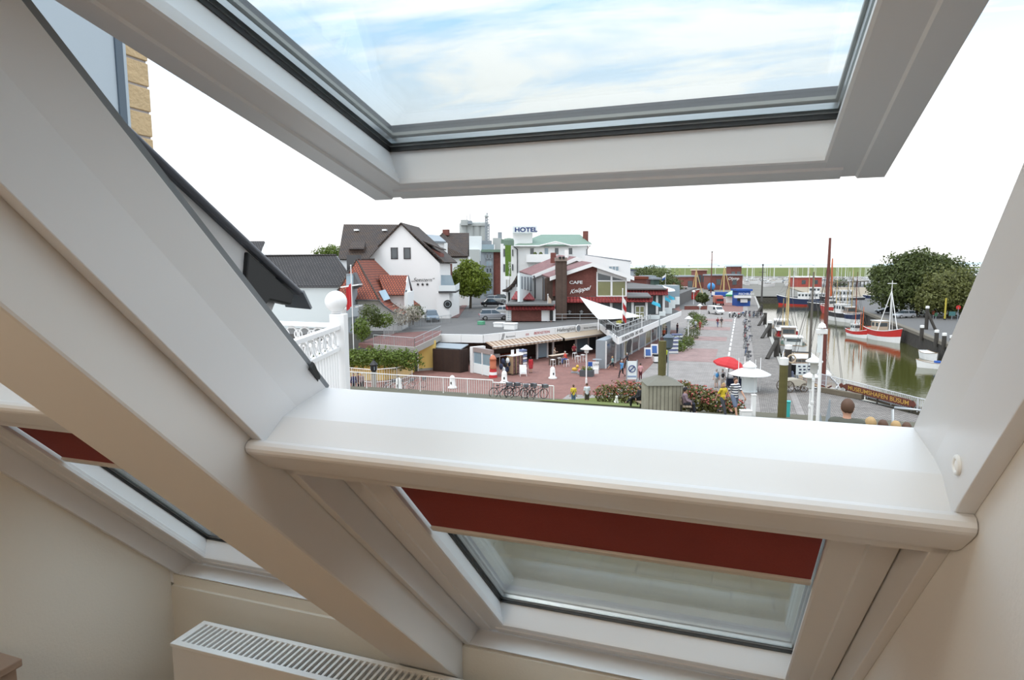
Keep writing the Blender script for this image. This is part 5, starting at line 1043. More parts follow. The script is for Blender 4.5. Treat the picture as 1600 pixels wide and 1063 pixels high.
MB().tube([L0, V(L0.x, L0.y, zz - 1.0)], .05, 6).build('pole', m_grey, t); MB().lathe([(.12, zz - 1.0), (.30, zz - .85), (.34, zz - .2), (.42, zz - .15), (.10, zz + .1), (.05, zz + .25)], (L0.x, L0.y, 0), 8).build('lantern', mat('blue_grey_metal', rgb(96, 106, 118, 1.2), .5, .3), t)
MB().tube([D(1030.5, 560, 45), D(1030.5, 498, 45)], .04, 6).build('flag_pole', m_grey, t)
# flagpoles with flags
def flag(label, P, hh, cols, fw, fh, zo=.15, r=.045):
    t = thing('flag_pole', label, 'flag', P); MB().tube([(0, 0, 0), (0, 0, hh)], r, 7).build('pole', m_white, t, local=True); MB().ball((0, 0, hh), r * 1.8, 8).build('pole_top', m_white, t, local=True)
    k = len(cols)
    for i, m in enumerate(cols):                               # hanging cloth in folds
        b = MB(); z1 = hh - zo - fh * i / k; z0 = hh - zo - fh * (i + 1) / k; n = 6; v = []
        for j in range(n + 1): x = .05 + fw * j / n; y = .12 * math.sin(j * 1.9 + i); v += [(x, y, z0 - .10 * j), (x, y, z1 - .10 * j)]
        b.add(v + [(x, y + .02, z) for x, y, z in v], [(2*j, 2*j+2, 2*j+3, 2*j+1) for j in range(n)] + [(2*n+2 + 2*j+1, 2*n+2 + 2*j+3, 2*n+2 + 2*j+2, 2*n+2 + 2*j) for j in range(n)]); b.build('flag', m, t, True, True)
    return t
P = V(*(D(552.5, 543, 63))); flag('white flag pole with hanging red flag in front of the orange roofed house', V(P.x, P.y, 1.3), D(551, 415, 63).z - 1.3, [m_redc], -.62, 2.2, 1.6)
P = G(856, 503, 3.48); flag('cream furled flag at the rear edge of the pavilion roof', P, 3.6, [mat('cream_flag', rgb(232, 214, 196, 1.4), .8), mat('salmon_flag', rgb(214, 150, 130, 1.4), .8)], .45, 2.9)
P = at(971.5, 560); flag('grey pole with red and white flag beside the terrace', P, (560 - 452) / FPX * (P - CAM).dot(CF), [m_whc, m_redc, m_whc, m_redc], .40, 2.6, .9)
P = at(1039, 480); flag('small red white and blue flag above the far roofs', P, 11.5 * .75, [m_whc, m_blue], -.9, 1.1)
# sun sail with posts
t = thing('sun_sail', 'white triangular sun sail stretched over the cafe terrace', 'sun sail', G(960, 510, 3.4))
pa, pb, pc = D(906, 464, 82), D(935, 499, 74), D(1003, 494, 76); b = MB(); n = 10; idx = {}; v = []
for i in range(n + 1):
    for j in range(n + 1 - i):
        a_, c_ = i / n, j / n; p = pa * (1 - a_ - c_) + pb * a_ + pc * c_; sag = a_ * c_ + a_ * (1 - a_ - c_) + c_ * (1 - a_ - c_); idx[i, j] = len(v); v.append(p - V(0, 0, .45 * sag))
fs = []
for i in range(n):
    for j in range(n - i):
        fs.append((idx[i, j], idx[i + 1, j], idx[i, j + 1]))
        if j < n - i - 1: fs.append((idx[i + 1, j], idx[i + 1, j + 1], idx[i, j + 1]))
b.add(v, fs); o = b.build('cloth', m_whc, t, True); sd = o.modifiers.new('thick', 'SOLIDIFY'); sd.thickness = .02
for p in (pb, pc): b = MB(); b.tube([V(p.x, p.y, 3.4), p + V(0, 0, .15)], .06, 7); b.build('post', m_white, t)
b = MB(); b.tube([pa, pa.lerp(pc, .5) - V(0, 0, .42), pc], .03, 5); b.tube([pa.lerp(pb, .25), pc.lerp(pb, .2)], .02, 5); b.build('edge_rope', m_grey, t)
# terrace chairs, tables
ch = thing('terrace_chair', 'dark terrace chair behind the railing under the sun sail', 'chair', G(950, 521, 3.4), group='terrace chairs under the sail')
MB().box((-.25, -.25, .42), (.25, .25, .48)).build('seat', m_blackm, ch, local=True); MB().box((-.25, .2, .5), (.25, .25, .95)).build('backrest', m_blackm, ch, local=True)
for sx in (-1, 1):
    for sy in (-1, 1): MB().tube([(sx * .22, sy * .22, 0), (sx * .22, sy * .22, .44)], .02, 5).build('leg', m_metal, ch, local=True)
place_copies(ch, [(G(x, y, 3.4), random.uniform(0, 6), 'dark terrace chair behind the railing under the sun sail') for x, y in ((958, 522), (966, 521), (975, 516), (983, 513), (991, 509), (972, 508), (985, 505), (999, 505))])
tb = thing('terrace_table', 'round terrace table with yellow flowers under the sun sail', 'table', G(968, 516, 3.4)); MB().lathe([(.03, 0), (.03, .7), (.45, .72), (.45, .75), (.02, .76)], (0, 0, 0), 14).build('top', m_white, tb, local=True); MB().lathe([(.25, 0), (.25, .04), (.04, .06)], (0, 0, 0), 10).build('foot', m_metal, tb, local=True)
b = MB(); leaves(b, [((0, 0, .95), (.35, .35, .2))], 120, .07, random.Random(3)); tag(b.build('flowers', mat_leaf('yellow_flowers', rgb(214, 206, 90, 1.3)), tb, local=True), kind='stuff')
# goods outside the pavilion
def boxt(name, label, cat, P, parts, rz=0.0, group=None):
    t = thing(name, label, cat, P, rz, group)
    for nm, a, c, m in parts: MB().box(a, c).build(nm, m, t, local=True, bevel=.01)
    return t
RZ = math.atan2(fR_.u.y, fR_.u.x)
t = thing('toy_lighthouse', 'orange topped red and white striped lighthouse figure beside the kiosk', 'figure', at(770.5, 590)); prf = [(.36, 0), (.34, .35), (.33, .35), (.31, .7), (.30, .7), (.28, 1.05), (.27, 1.05), (.25, 1.45)]
for i in range(3): r0 = .42 - .03 * i; MB().lathe([(r0, i * .28), (r0 - .03, (i + 1) * .28)], (0, 0, 0), 14).build('band', (m_redc, m_white, m_redc)[i], t, local=True)
MB().lathe([(.30, .84), (.36, .95), (.30, 1.2), (.33, 1.5), (.30, 1.75), (.36, 1.78), (.32, 1.9), (.22, 2.1), (.05, 2.22)], (0, 0, 0), 14).build('top', mat('orange_plastic', rgb(214, 130, 96, 1.3), .6), t, True, True)
m_navyc = mat('navy_cloth', rgb(52, 60, 84, 1.1), .9, var=.3, vs=6); m_tan = mat('tan_cloth', rgb(168, 142, 112, 1.2), .9, var=.15, vs=5)
t = thing('bag_rack', 'rack hung with dark blue bags between the lighthouse and the cloth racks', 'rack', at(789, 587), RZ); rnd = random.Random(9)
for x in (-.7, .7): MB().tube([(x, 0, 0), (x, 0, 2.0)], .03, 6).build('upright', m_metal, t, local=True)
MB().tube([(-.7, 0, 2.0), (.7, 0, 2.0)], .03, 6).build('bar', m_metal, t, local=True)
for i in range(9): x = -.6 + .15 * i; MB().ball((x, -.1 + .2 * (i % 2), rnd.uniform(.5, 1.6)), .22, 8, (.8, 1, 1.3)).build('bag', (m_navyc, m_text, m_w2, m_navyc)[i % 4], t, local=True)
for i, (x, y, lb) in enumerate(((801, 585.5, 'tan and grey cloth rack beside the dark bags'), (809, 584, 'tan cloth rack beside the postcard spinner'))):
    t = boxt('cloth_rack', lb, 'rack', at(x, y), [('frame', (-.42, -.42, 1.9), (.42, .42, 1.96), m_white), ('base', (-.42, -.42, 0), (.42, .42, .1), m_clap), ('top_sign', (-.2, -.02, 1.96), (.2, .02, 2.5), m_white)], RZ)
    for k in range(5): MB().box((-.40 + k * .16, -.40, .15), (-.28 + k * .16, .40, 1.88)).build('cloth', (m_tan, m_roofp, m_clap)[(k + i) % 3], t, local=True)
t = thing('postcard_spinner', 'tall white and blue postcard spinner beside the tan cloth rack', 'rack', at(817, 583), RZ); MB().tube([(0, 0, 0), (0, 0, 2.5)], .04, 6).build('pole', m_white, t, local=True)
for k in range(9): MB().box((-.30, -.30, .15 + k * .26), (.30, .30, .33 + k * .26)).build('card_tier', m_white if k % 2 else mat('card_print', rgb(120, 132, 170, 1.3), .7, var=.4, vs=8), t, local=True)
def aframe(label, P, rz, m, w_=.32, hh=1.1, txt=None, mt=None, group=None):
    t = thing('folding_board', label, 'sign board', P, rz, group)
    for s_ in (-1, 1):
        b = MB(); b.prism([(-w_, s_ * .28, .22), (w_, s_ * .28, .22), (w_, s_ * .03, hh), (-w_, s_ * .03, hh)], (0, s_ * -.03, 0)); b.build('panel', m, t, local=True)
        for x in (-w_, w_): MB().tube([(x, s_ * .34, 0), (x, s_ * .02, hh + .03)], .022, 5).build('leg', m_white, t, local=True)
    b = MB(); b.prism([(-w_ * .7, -.275, .35), (w_ * .7, -.275, .35), (w_ * .7, -.07, hh - .18), (-w_ * .7, -.07, hh - .18)], (0, -.012, 0)); b.build('print', mt or m_w2, t, local=True)
    return t
aframe('folding board with blue picture near the woman in red', at(809, 582.5), .3, m_white, mt=mat('blue_print', rgb(96, 150, 190, 1.3), .6, var=.5, vs=5)); aframe('plain white folding board in front of the open bar', at(817, 587.5), .5, m_white)
P = at(987, 597); t = thing('notice_board', 'tall white notice board with crossed-circle sign on the square', 'sign board', P, .33); MB().box((-.48, -.06, .25), (.48, .06, 1.95)).build('panel', m_w2, t, local=True)
for x in (-.48, .48): MB().box((x - .04, -.1, 0), (x + .04, .1, 2.05)).build('post', m_grey, t, local=True)
b = MB(); b.torus((0, -.09, 1.25), .30, .04, 22, 5, (0, 1, 0)); b.tube([(-.2, -.09, 1.05), (.2, -.09, 1.45)], .05, 5); b.build('circle_sign', m_navy, t, local=True); MB().box((-.4, -.08, .45), (.4, -.06, .6)).build('caption', mat('pale_blue_print', rgb(150, 170, 200, 1.3), .7, var=.3, vs=8), t, local=True)
t = boxt('planter', 'dark square planter behind the small lamp', 'planter', at(917, 588), [('box', (-.65, -.4, 0), (.65, .4, .62), mat('dark_planter', rgb(86, 90, 94, 1.3), .7))]); b = MB(); leaves(b, [((0, 0, .75), (.6, .35, .25))], 260, .07, random.Random(4)); tag(b.build('plants', L_mid, t, local=True), kind='stuff')
t = boxt('poster_board', 'small blue and white poster board reading LIVA', 'sign board', at(927, 584), [('panel', (-.55, -.04, .5), (.55, .04, 1.2), m_white), ('foot', (-.1, -.25, 0), (.5, .25, .5), m_white), ('blue_field', (-.55, -.06, .75), (-.1, -.04, 1.2), m_blue)], .35); text('LIVA', V(.0, -.09, .85) , V(1, 0, 0), UPZ, .2, m_text, None, 'tmp_lettering')
o = bpy.data.objects['tmp_lettering']; o.name = 'lettering'; o.parent = t; 
# high tables, stools
ht = thing('high_table', 'round high table beside the planter', 'table', at(933, 578)); MB().lathe([(.30, 0), (.30, .04), (.04, .06), (.04, 1.05), (.50, 1.07), (.50, 1.11), (.02, 1.12)], (0, 0, 0), 14).build('table', m_grey, ht, local=True)
st = thing('bar_stool', 'white bar stool under the man in the red shirt', 'stool', at(885, 573), RZ, group='white bar stools')
MB().box((-.2, -.2, .72), (.2, .2, .78)).build('seat', m_white, st, local=True)
for sx in (-1, 1):
    for sy in (-1, 1): MB().tube([(sx * .2, sy * .2, 0), (sx * .17, sy * .17, .74)], .025, 5).build('leg', m_white, st, local=True)
for q in (.3,): MB().box((-.19, -.2, q), (.19, -.17, q + .04)).build('rung', m_white, st, local=True)
place_copies(st, [(at(864, 573), RZ, 'white bar stool beside the open bar pillar'), (at(873, 570), RZ, 'white bar stool behind the seated man in red'), (at(903, 567), RZ, 'white bar stool below the awning edge'), (at(911, 565), RZ, 'white bar stool nearest the shop window'), (at(898, 562), RZ, 'white bar stool deepest inside the bar')])
t = boxt('bar_counter', 'wood fronted bar counter inside the open pavilion bar', 'counter', at(872, 569), [('body', (-1.2, -.3, 0), (1.2, .3, 1.0), m_clap), ('top', (-1.3, -.35, 1.0), (1.3, .35, 1.06), m_aw1)], RZ)
for i, (x, y, c, lb) in enumerate(((898, 583, rgb(232, 190, 70, 1.3), 'small yellow ride-on toy on the square'), (908, 585, rgb(224, 130, 130, 1.3), 'small pink ride-on toy beside the planter'))):
    t = thing('ride_on_toy', lb, 'toy', at(x, y), .4 * i); mm = mat('toy_plastic_%d' % i, c, .5); MB().ball((0, 0, .38), .22, 8, (1.5, .7, .9)).build('body', mm, t, True, True); MB().ball((.28, 0, .68), .17, 8).build('head', mm, t, True, True); MB().box((-.35, -.15, 0), (.4, .15, .12)).build('base', m_grey, t, local=True)
# shop front posters and sale displays by the lower shops
for i, (x, y, hh, m, lb) in enumerate(((1012, 560, 1.25, m_blue, 'blue and white poster stand in front of the lower shops'), (1022, 556, 1.4, m_blue, 'second blue poster stand behind the first one'))):
    aframe(lb, at(x, y), .35, m_white, .42, hh, mt=mat('blue_poster', rgb(70, 112, 180, 1.2), .6, var=.4, vs=5))
boxt('sales_cart', 'white wheeled sales box with dark top near the pile box', 'cart', at(1030, 567), [('box', (-.65, -.4, .15), (.65, .4, .75), m_white), ('top', (-.65, -.4, .75), (.65, .4, .95), m_blackm), ('skirt', (-.6, -.35, .05), (.6, .35, .15), m_frd)], .35)
for i, (x, y, lb) in enumerate(((1050, 553, 'tall blue and white magazine rack at the end of the shops'), (1057, 546, 'second tall magazine rack behind the first'))):
    t = boxt('magazine_rack', lb, 'rack', at(x, y), [('frame', (-.7, -.3, 0), (.7, .3, .12), m_grey)], .35)
    for k in range(8): MB().box((-.68, -.28, .15 + k * .24), (.68, .28, .33 + k * .24)).build('tier', (m_w2, mat('magazine_print', rgb(120, 130, 168, 1.3), .7, var=.5, vs=7))[k % 2], t, local=True)
t = boxt('advert_panel', 'large pale advert panel between the beige awning and the terrace', 'sign board', at(958, 563), [('panel', (-.85, -.05, .5), (.85, .05, 2.3), m_w2), ('picture', (-.55, -.07, .8), (.6, -.05, 1.4), L_olive), ('header', (-.85, -.06, 2.3), (.85, .06, 2.5), m_frd)], .3)
for x in (-.85, .85): MB().box((x - .05, -.06, 0), (x + .05, .06, 2.5)).build('post', m_frd, t, local=True)
P = at(978, 572); t = thing('feather_flag', 'dark feather flag curving above the shoppers', 'flag', P); MB().tube([(0, 0, 0), (0, 0, 2.2), (.2, 0, 2.8), (.5, 0, 3.0)], .025, 6).build('pole', m_metal, t, local=True)
b = MB(); b.prism([(.02, 0, 1.0), (.02, 0, 2.2), (.22, 0, 2.8), (.5, 0, 3.0), (.62, 0, 2.7), (.5, 0, 1.9), (.3, 0, 1.2)], (0, .02, 0)); b.build('flag', m_frd, t, local=True)
# red parasol and white kiosk on the promenade
t = thing('red_parasol', 'tilted red parasol over the promenade stall', 'parasol', at(1135, 608)); L0 = t.location; top = D(1141, 558, 56.4)
MB().tube([L0, D(1141, 560, 56.4)], .035, 7).build('pole', m_blackm, t); b = MB(); k = 10; ax = V(.18, -.05, 1).normalized(); ex = ax.orthogonal().normalized(); ey = ax.cross(ex); v = [top]
for r, dz in ((.5, .10), (1.0, .32), (1.32, .58), (1.32, .74)):
    for j in range(k): a = 2 * PI * j / k; v.append(top + (ex * math.cos(a) + ey * math.sin(a)) * r - ax * (dz + (.05 if j % 2 else 0)))
fs = [(0, 1 + j, 1 + (j + 1) % k) for j in range(k)]
for i in range(3): fs += [(1 + i*k + j, 1 + (i+1)*k + j, 1 + (i+1)*k + (j+1) % k, 1 + i*k + (j+1) % k) for j in range(k)]
b.add(v, fs); o = b.build('canopy', m_redc, t); sd = o.modifiers.new('thick', 'SOLIDIFY'); sd.thickness = .012
b = MB(); c_ = top - ax * .75
for j in range(k): a = 2 * PI * j / k; b.tube([c_, top + (ex * math.cos(a) + ey * math.sin(a)) * 1.2 - ax * .5], .01, 4)
b.build('ribs', m_metal, t)
t = thing('parasol_kiosk', 'white mushroom roofed kiosk on the promenade', 'kiosk', at(1170, 612)); hh = 2.35
MB().lathe([(.68, 0), (.68, .1), (.62, .12), (.62, 1.35), (.7, 1.4), (.7, 1.46)], (0, 0, 0), 16).build('drum', m_w2, t, local=True)
MB().lathe([(1.72, 1.50), (1.74, 1.55), (1.1, 1.85), (.62, 2.0), (.5, 2.02), (.5, 2.12), (.60, 2.15), (.55, 2.28), (.30, 2.5), (.08, 2.62), (.02, 2.7)], (0, 0, 0), 24).build('roof', m_white, t, True, True)
for a in (0.4, 2.0, 3.5, 5.2): MB().tube([(.95 * math.cos(a), .95 * math.sin(a), 0), (.95 * math.cos(a), .95 * math.sin(a), 2.9)], .03, 6).build('post', m_white, t, local=True)
boxt('stall_table', 'dark stall table beneath the red parasol', 'table', at(1149, 604), [('top', (-.8, -.4, .72), (.8, .4, .78), m_blackm), ('cloth', (-.75, -.38, .1), (.75, .38, .72), m_navyc)], .2)
# white post and cabinet near the house
t = boxt('white_post', 'plain white square post on the bank near the window', 'post', gp(1177, 640, 33), [('shaft', (-.10, -.10, 0), (.10, .10, 1.1), m_white), ('cap', (-.12, -.12, 1.1), (.12, .12, 1.14), m_white)], .3)
t = boxt('junction_cabinet', 'low white cabinet beside the white post', 'cabinet', gp(1165, 645, 33), [('body', (-.26, -.2, 0), (.26, .2, .26), m_white), ('lid', (-.28, -.22, .26), (.28, .22, .30), m_white)], .3)
# mossy pile with white cap, and the ones along the quay
def pile(label, P, hh, r, group, capm=m_cap, m=m_dark, rake=None, caph=.35):
    t = thing('mooring_pile', label, 'pile', P, group=group); MB().lathe([(r * 1.03, -.2 if P.z < .5 else -.1), (r, hh * .5), (r * .97, hh)], (0, 0, 0), 12).build('shaft', m, t, local=True)
    if capm: MB().lathe([(r * 1.02, hh), (r * 1.04, hh + caph), (r * .3, hh + caph + .06)], (0, 0, 0), 12).build('cap', capm, t, local=True)
    if rake: MB().tube([(rake[0], rake[1], 0), (0, 0, hh * .85)], r * .8, 8).build('brace', m, t, local=True)
    return t
P = gp(1222, 640, 34); pile('thick mossy pile with white cap standing alone on the cobbles', P, D(1222, 569, 34).z - P.z, .215, 'mooring piles', m=m_green)
for i, (x, y, top, rk, lb) in enumerate(((1243, 602, 546, False, 'tall dark pile with a rope ring beside the info board'), (1213, 558, 527, True, 'nearest braced pair of dark quay piles'), (1205, 527, 505, True, 'second braced pair of dark quay piles'), (1197, 508, 489, True, 'third braced pair of dark quay piles'), (1192, 493, 476, True, 'farthest braced pair of dark quay piles'))):
    P = at(x, y); P.x = min(P.x, QX - .45); hh = (y - top) / FPX * (P - CAM).dot(CF); pile(lb, P, hh, .30, 'mooring piles', rake=(-1.1, -2.2) if rk else None, capm=m_cap if i in (0, 2) else None)
t = thing('rope_ring', 'ring of pale rope hanging on the dark pile', 'rope', at(1236, 602) + V(-.05, -.3, 0)); c = D(1237, 561, 55.6); MB().torus(c, .34, .07, 20, 6, CF).build('coil', mat('rope', rgb(196, 176, 150, 1.3), .9), t, True)
MB().tube([c + V(0, .0, .34), c + V(.25, .35, .5)], .03, 5).build('hanger', MATS['rope'], t); t.location = t.location
for i, (x, y, top, rk, lb) in enumerate(((1447, 515, 482, True, 'braced dark pile with white collar on the far quay'), (1440, 524, 506, False, 'short white-capped pile at the red cutter\'s bow'), (1463, 531, 511, False, 'second short white-capped pile along the far quay'), (1475, 535, 515, False, 'third short white-capped pile along the far quay'), (1487, 539, 518, False, 'fourth short white-capped pile along the far quay'), (1509, 522, 487, False, 'tall dark pile with white collar at the window frame'), (1408, 492, 474, False, 'dark pile behind the red cutter\'s mast'), (1378, 487, 468, False, 'dark pile with white cap by the sandy shore'))):
    P = at(x, y); 
    if i in (1, 2, 3, 4): P = V(RQX - .6, at(x, y).y, 0); P = onX(x, y, RQX - .5); P = V(RQX - .5, P.y, -.6)
    d_ = (P - CAM).dot(CF); pile(lb, P, max(1.0, (y - top) / FPX * d_), .28, 'far quay piles', rake=(1.2, -.6) if rk else None)
# head-of-basin railing with the carved name board
fe_ = thing('basin_railing', 'grey barred railing at the head of the basin', 'railing', FL.lerp(FR, .3)); railing(fe_, FL + V(0, 0, .15), FR + V(0, 0, .15), 1.05, mat('pale_grey_rail', (.55, .56, .58), .5, var=.05), bars=.17, post=2.4, rr=.035, br=.02, mid=(.12,))
nb = thing('name_board', 'carved brown board with gold letters reading MUSEUMSHAFEN BÜSUM', 'sign board', G(1385, 637)); ff = Face(tuple(FL.xy), tuple(FR.xy)); sgn = 1 if ff.u.dot(CR) > 0 else -1; UF = ff.u * sgn
b0, b1 = ff.hit(1318, 606, .12), ff.hit(1432, 630, .12); zc0 = (b0.z + b1.z) / 2; L_ = (b1 - b0).dot(UF)
b = MB(); c = (b0 + b1) / 2; hw = .28
def NP(u, z): q = b0 + UF * u; return V(q.x, q.y, zc0 + z)
b.prism([NP(0, -hw * .3), NP(.2, -hw * .6), NP(.55, -hw), NP(L_ - .55, -hw), NP(L_ - .35, -hw * .55), NP(L_ - .2, -hw * .9), NP(L_, 0), NP(L_ - .2, hw * .9), NP(L_ - .35, hw * .55), NP(L_ - .55, hw), NP(.55, hw), NP(.2, hw * .6), NP(0, hw * .3), NP(-.25, hw * .8), NP(-.5, 0), NP(-.25, -hw * .8)], ff.n * .07); b.build('board', mat('carved_brown_board', rgb(104, 56, 44, 1.1), .6, var=.15, vs=4), nb)
tx = text('MUSEUMSHAFEN BÜSUM', NP(.62, -.155) + ff.n * .08, UF, UPZ, .33, mat('gold_letters', rgb(206, 164, 84, 1.1), .4, .2), nb, bold=.012)
ws = [v.co.dot(UF) for v in tx.data.vertices]; k_ = (L_ - 1.25) / (max(ws) - min(ws)); m0 = min(ws)
for v in tx.data.vertices: d_ = v.co.dot(UF) - m0; v.co += UF * (d_ * (k_ - 1))
for u in (.3, L_ / 2, L_ - .4): MB().obox(NP(u, -.35) - ff.n * .02, UF * .06, ff.n * .03, V(0, 0, .6)).build('strut', m_dark, nb)
for x0, y0, x1, y1, lb in ((1278, 612, 1348, 625, 'timber kerb beam beside the white poles'), (1355, 624, 1462, 652, 'long timber kerb beam below the name board')):
    p, q = G(x0, y0), G(x1, y1); dv = (q - p).normalized(); b = MB(); b.obox((p + q) / 2 + V(0, 0, .22), (q - p) / 2, V(-dv.y, dv.x, 0) * .2, V(0, 0, .22)); t = thing('kerb_beam', lb, 'timber beam', (p + q) / 2); b.build('beam', mat('grey_brown_timber', rgb(122, 112, 96, 1.4), .9, var=.25, vs=2, bump=.3), t, bevel=.04)
# hand cart with canvas
t = thing('hand_cart', 'old wooden cart with spoked wheels and canvas cover on the cobbles', 'cart', at(1242, 612), .5); m_cw = mat('cart_wood', rgb(92, 78, 66, 1.3), .9, var=.2)
for x, y, r in ((-.9, -.5, .5), (-.9, .5, .5), (.55, -.45, .36), (.55, .45, .36)):
    b = MB(); b.torus((x, y, r), r, .04, 18, 5, (0, 1, 0)); b.ball((x, y, r), .08, 6)
    for k in range(8): a = k * PI / 4; b.tube([(x, y, r), (x + r * math.cos(a), y, r + r * math.sin(a))], .02, 4)
    b.build('wheel', m_cw, t, local=True)
MB().box((-1.2, -.42, .62), (1.0, .42, .74)).build('bed', m_cw, t, local=True); MB().tube([(1.0, 0, .6), (2.0, 0, .35)], .035, 6).build('shaft', m_cw, t, local=True)
b = MB(); b.prism([(-1.1, -.48, .55), (.8, -.48, .5), (.7, -.40, .95), (.1, -.3, 1.15), (-.8, -.32, 1.12), (-1.05, -.4, .95)], (0, .9, 0)); b.build('canvas', mat('canvas', rgb(190, 182, 166, 1.5), .9, var=.15, vs=4, bump=.3, bs=8), t, local=True, bevel=.06)
t = boxt('info_board', 'white information board with small pictures beside the piles', 'sign board', at(1255, 598), [('panel', (-.7, -.05, .7), (.7, .05, 1.75), m_w2), ('pole', (-.6, -.04, 0), (-.52, .04, .7), m_grey), ('pole', (.52, -.04, 0), (.6, .04, .7), m_grey)], .33)
rnd = random.Random(5)
for k in range(9): x, z = -.5 + .4 * (k % 3) + rnd.uniform(-.06, .06), .85 + .3 * (k // 3); MB().box((x, -.065, z), (x + .22, -.05, z + .13)).build('picture', m_navyc, t, local=True)
t = thing('anchor_figure', 'blue-grey carved figure beside the information board', 'figure', at(1237, 601)); MB().lathe([(.14, 0), (.2, .2), (.15, .5), (.22, .75), (.12, .95), (.14, 1.1), (.04, 1.25)], (0, 0, 0), 8).build('body', mat('slate_figure', rgb(106, 112, 132, 1.2), .8, var=.2), t, True, True)
t = boxt('litter_bin', 'small turquoise bin behind the mossy pile', 'bin', gp(1229, 650, 36), [('body', (-.16, -.16, 0), (.16, .16, .85), mat('turquoise_paint', rgb(70, 190, 186, 1.3), .5)), ('lid', (-.18, -.18, .85), (.18, .18, .92), mat('turquoise_paint', rgb(70, 190, 186, 1.3), .5))])
# white masts with lamps near the bank
def wpole(label, px, py0, d, top, r, head):
    P = gp(px, py0, d); t = thing('white_mast', label, 'lamp', P); zt_ = D(px, top, d).z
    MB().tube([P, V(P.x, P.y, zt_)], [r, r * .85], 10).build('pole', m_white, t)
    if head == 'box':
        MB().obox(V(P.x, P.y, zt_ - .12), CR * .22, V(0, .1, 0), V(0, 0, .10)).build('crosshead', m_white, t, bevel=.02); MB().obox(V(P.x - .06, P.y, zt_ - .62), CR * .09, V(0, .08, 0), V(0, 0, .34)).build('loudspeaker', m_w2, t); MB().lathe([(.16, 0), (.12, .12), (.04, .2)], V(P.x, P.y, zt_ + .04), 10).build('cap', m_white, t)
    else:
        MB().lathe([(.10, -.55), (.15, -.5), (.15, -.1), (.33, -.08), (.34, -.02), (.16, .1), (.05, .16)], V(P.x, P.y, zt_), 14).build('lamp_head', m_white, t, True)
        for q in (.35, .7): MB().obox(P.lerp(V(P.x, P.y, zt_), q), CR * .06, V(0, .06, 0), V(0, 0, .05)).build('clamp', m_white, t)
    return t
wpole('tall white mast with loudspeaker box in front of the basin', 1277.5, 655, 26, 512, .07, 'box'); wpole('white pole with tiered lamp head beside the tall mast', 1268, 655, 27, 562, .055, 'lamp'); wpole('thin white lamp pole left of the tall mast', 1264, 655, 28, 586, .04, 'lamp')
b_ = gp(1415, 660, 14); t = thing('chrome_handrail', 'bent chrome handrail above the seated heads', 'handrail', b_); q = [D(1395, 760, 14.5), D(1395, 641, 14.5), D(1398, 637, 14.5), D(1425, 640, 14.2), D(1452, 642, 14), D(1452, 760, 14)]; MB().tube(q, .028, 8).build('rail', m_metal, t, True)
b = MB(); t = thing('steel_cheek', 'triangular grey steel stair cheek beside the white pole', 'stair rail', gp(1290, 655, 24)); b.prism([D(1289, 662, 24), D(1297, 662, 24), D(1298, 625, 24), D(1296, 625, 24)], V(0, .06, 0)); b.build('plate', m_grey, t); b = MB(); b.prism([D(1280, 662, 24), D(1285, 662, 24), D(1282, 645, 24)], V(0, .06, 0)); b.build('plate', m_grey, t)
# ================================================================== people
m_skin = mat('skin', rgb(214, 164, 138, 1.35), .6, var=.05); m_eye = mat('eye_dark', (.03, .02, .02), .3, var=0); m_lip = mat('lips', rgb(176, 96, 88, 1.3), .5, var=0)
HAIR = {'brown': mat('brown_hair', rgb(96, 68, 50, 1.3), .7, var=.2, vs=20), 'grey': mat('grey_hair', rgb(196, 190, 182, 1.3), .7, var=.1, vs=20), 'blond': mat('blond_hair', rgb(190, 158, 110, 1.3), .7, var=.2, vs=20), 'dark': mat('dark_hair', rgb(54, 44, 40, 1.3), .7, var=.2, vs=20)}
CL = {}
def cloth(name, c): 
    if name not in CL: CL[name] = mat('cloth_' + name, rgb(*c, 1.35), .9, var=.08, vs=6)
    return CL[name]
def mat_stripes():
    m = bpy.data.materials.new('striped_polo'); m.use_nodes = True; t = m.node_tree; p = t.nodes['Principled BSDF']; p.inputs['Roughness'].default_value = .9
    tcn = N(t, 'ShaderNodeTexCoord'); s_ = N(t, 'ShaderNodeSeparateXYZ'); t.links.new(tcn.outputs['Object'], s_.inputs[0])
    g = Mth(t, 'GREATER_THAN', Mth(t, 'FRACT', Mth(t, 'MULTIPLY', s_.outputs[2], 9.0)), .5); x = N(t, 'ShaderNodeMix', data_type='RGBA'); x.inputs[6].default_value = (.75, .75, .75, 1); x.inputs[7].default_value = (.03, .035, .06, 1); t.links.new(g, x.inputs[0]); t.links.new(x.outputs[2], p.inputs['Base Color']); return m
def remesh(b, vox):
    me = b.mesh('tmp', [m_skin]); o = bpy.data.objects.new('tmp', me); COL.objects.link(o); r = o.modifiers.new('r', 'REMESH'); r.mode = 'VOXEL'; r.voxel_size = vox; r.use_smooth_shade = True
    s_ = o.modifiers.new('s', 'SMOOTH'); s_.factor = .5; s_.iterations = 3
    dg = bpy.context.evaluated_depsgraph_get(); m2 = bpy.data.meshes.new_from_object(o.evaluated_get(dg)); bpy.data.objects.remove(o); bpy.data.meshes.remove(me); m2.materials.clear(); return m2
def limb(b, pts, rs):
    b.tube(pts, rs, 10)
    for p, r in zip(pts, rs): b.ball(p, r, 10)
def hand_mesh():
    b = MB(); b.ball((0, 0, -.05), .042, 8, (.95, .5, 1.25))
    for i, (x, l) in enumerate(((-.030, .065), (-.010, .078), (.010, .074), (.029, .058))): b.tube([(x, 0, -.085), (x * 1.05, .008, -.085 - l * .5), (x * 1.05, .022, -.085 - l)], [.011, .010, .007], 5)
    b.tube([(.036, .0, -.03), (.058, .012, -.065), (.060, .022, -.10)], [.013, .011, .008], 5); return b.mesh('hand', [m_skin], True)
